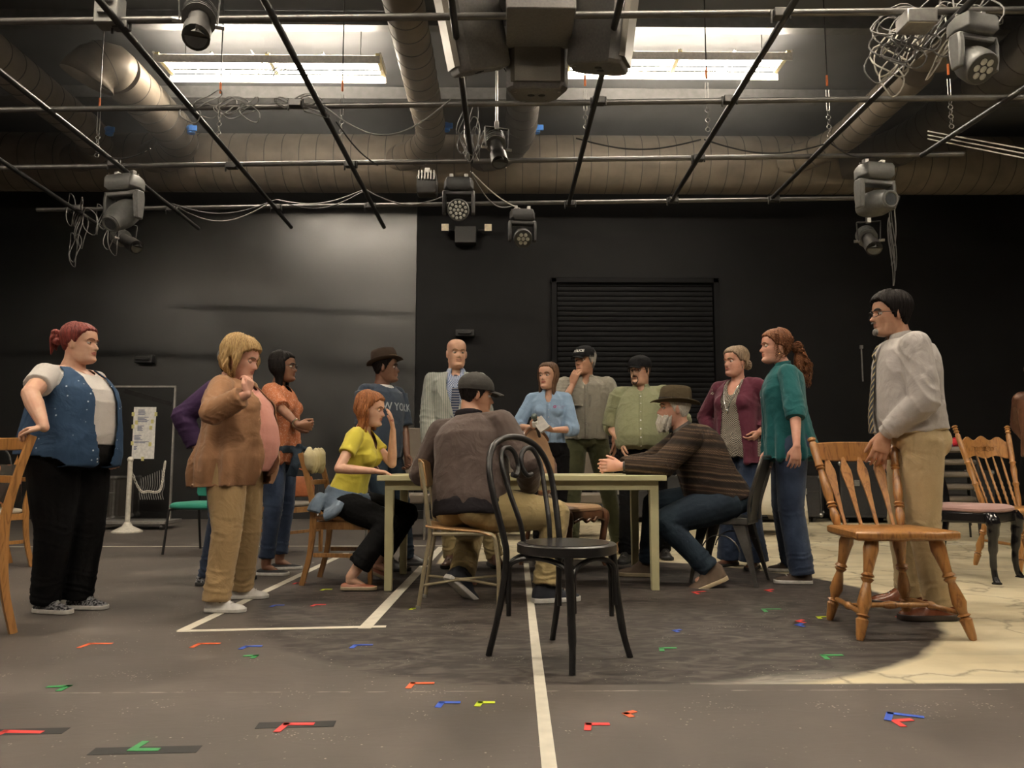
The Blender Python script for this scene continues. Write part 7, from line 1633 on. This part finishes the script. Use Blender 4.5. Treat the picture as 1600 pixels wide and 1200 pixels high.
marks = [(35, 1144, 'red', 62, -4, 1, 'at the bottom left corner, on black tape'), (92, 1073, 'green', 34, 8, 0, 'at the left, partly torn'), (225, 1172, 'green', 46, 180, 0, 'near the bottom left on black tape'), (157, 1006, 'orange', 36, 0, 1, 'left of the taped rectangle'), (327, 1006, 'orange', 34, 2, 1, 'just below the rectangle corner'),
    (396, 1010, 'blue', 26, 0, 1, 'below the taped rectangle'), (392, 1025, 'green', 22, 10, 0, 'below the small blue mark'), (568, 1008, 'blue', 28, 0, 1, 'below the right corner of the rectangle'), (500, 945, 'red', 18, 0, 1, 'inside the rectangle near the brown slipper'), (436, 946, 'blue', 16, 0, 1, 'inside the rectangle at the left'),
    (470, 911, 'red', 16, 0, 1, 'beside the black slip-on shoes'), (512, 921, 'yellow', 14, 0, 1, 'left of the brown slipper'), (650, 951, 'yellow', 14, 0, 1, 'under the school chair'), (660, 1068, 'orange', 36, 0, 1, 'left of the bentwood chair, below it'), (467, 1132, 'red', 46, 0, 1, 'on black tape at the lower left of centre'), (703, 1098, 'blue', 32, 0, 1, 'left of the yellow mark'),
    (760, 1098, 'yellow', 26, 0, 1, 'left of the white centre line'), (934, 1132, 'red', 36, 0, 1, 'right of the white centre line at the bottom'), (984, 1114, 'orange', 20, 35, 1, 'small, pointing left, right of the centre line'), (1415, 1118, 'blue', 50, -25, 1, 'large, at the lower right'), (1410, 1126, 'red', 34, 10, 1, 'under the large blue mark'),
    (1058, 985, 'blue', 14, 30, 1, 'small, right of the bentwood chair'), (1044, 1013, 'green', 26, 0, 1, 'right of the bentwood chair foot'), (1092, 925, 'red', 24, 20, 1, 'under the metal cafe chair'), (1202, 922, 'red', 18, 30, 1, 'in front of the teal woman shoes'), (1205, 952, 'green', 30, 0, 1, 'on the black disc near the oak chair'),
    (1250, 970, 'red', 18, 40, 1, 'left of the oak chair'), (1249, 976, 'blue', 18, 40, 1, 'below the red one left of the oak chair'), (1286, 964, 'yellow', 20, 0, 1, 'under the left leg of the oak chair'), (1408, 964, 'red', 16, 0, 1, 'by the brown leather shoe'), (1300, 1024, 'green', 34, 0, 1, 'pale green scrap on the cream smear')]
for i, (px, py, cname, ln, ang, lr, lb) in enumerate(marks):
    p = gg(px, py); s_ = 1200 / p[1]; l_ = max(.05, ln / s_); wd_ = .018 if cname != 'black' else .03
    ob = MB(); zz = .0016 + .0001 * (i % 5); cc_ = Matrix.Rotation(R(ang), 3, 'Z'); q = 1 if lr else -1
    # an L: long arm to the side, short arm toward the camera
    for a_, b_, in (((-q * l_ / 2, 0), (q * l_ / 2, 0)), ((-q * l_ / 2 + q * wd_ / 2, wd_ / 2), (-q * l_ / 2 + q * wd_ / 2 - .01, -l_ * .75))):
        ob.bar(V((p[0], p[1], zz)) + cc_ @ V((a_[0], a_[1], 0)), V((p[0], p[1], zz)) + cc_ @ V((b_[0], b_[1], 0)), wd_ + .004, .0010)
    o = ob.build('tape_mark', tc[cname], smooth=False); tag(o, '%s L-shaped tape mark on the floor, %s' % (cname, lb), 'tape mark', 'spike tape marks')
for px, py, ln, lb in ((35, 1143, .26, 'bottom left red mark'), (228, 1172, .30, 'lower left green mark'), (463, 1132, .24, 'lower red mark left of centre')):
    p = gg(px, py); strip((p[0] - ln / 2, p[1] - .01), (p[0] + ln / 2, p[1] + .005), .055, tc['black'], 'black_tape', 'strip of black tape under the %s' % lb, .001)
# ================================================================= haze layer added under the ceiling for glow and light shafts
if HAZE:
    m = bpy.data.materials.new('glow_haze'); m.use_nodes = True; nt = m.node_tree; nt.nodes.clear()
    o_ = nt.nodes.new('ShaderNodeOutputMaterial'); v = nt.nodes.new('ShaderNodeVolumeScatter'); v.inputs['Density'].default_value = HAZE; v.inputs['Anisotropy'].default_value = .3; L(nt, v.outputs[0], o_.inputs['Volume'])
    hz = MB().box(((XL + XR) / 2, 8.6, (4.15 + CEIL) / 2), (XR - XL - .1, 5.2, CEIL - 4.15 - .02)).build('haze', m, smooth=False); hz['kind'] = 'stuff'; tag(hz, 'thin haze layer added under the ceiling for glow around the lit fixtures', 'haze')
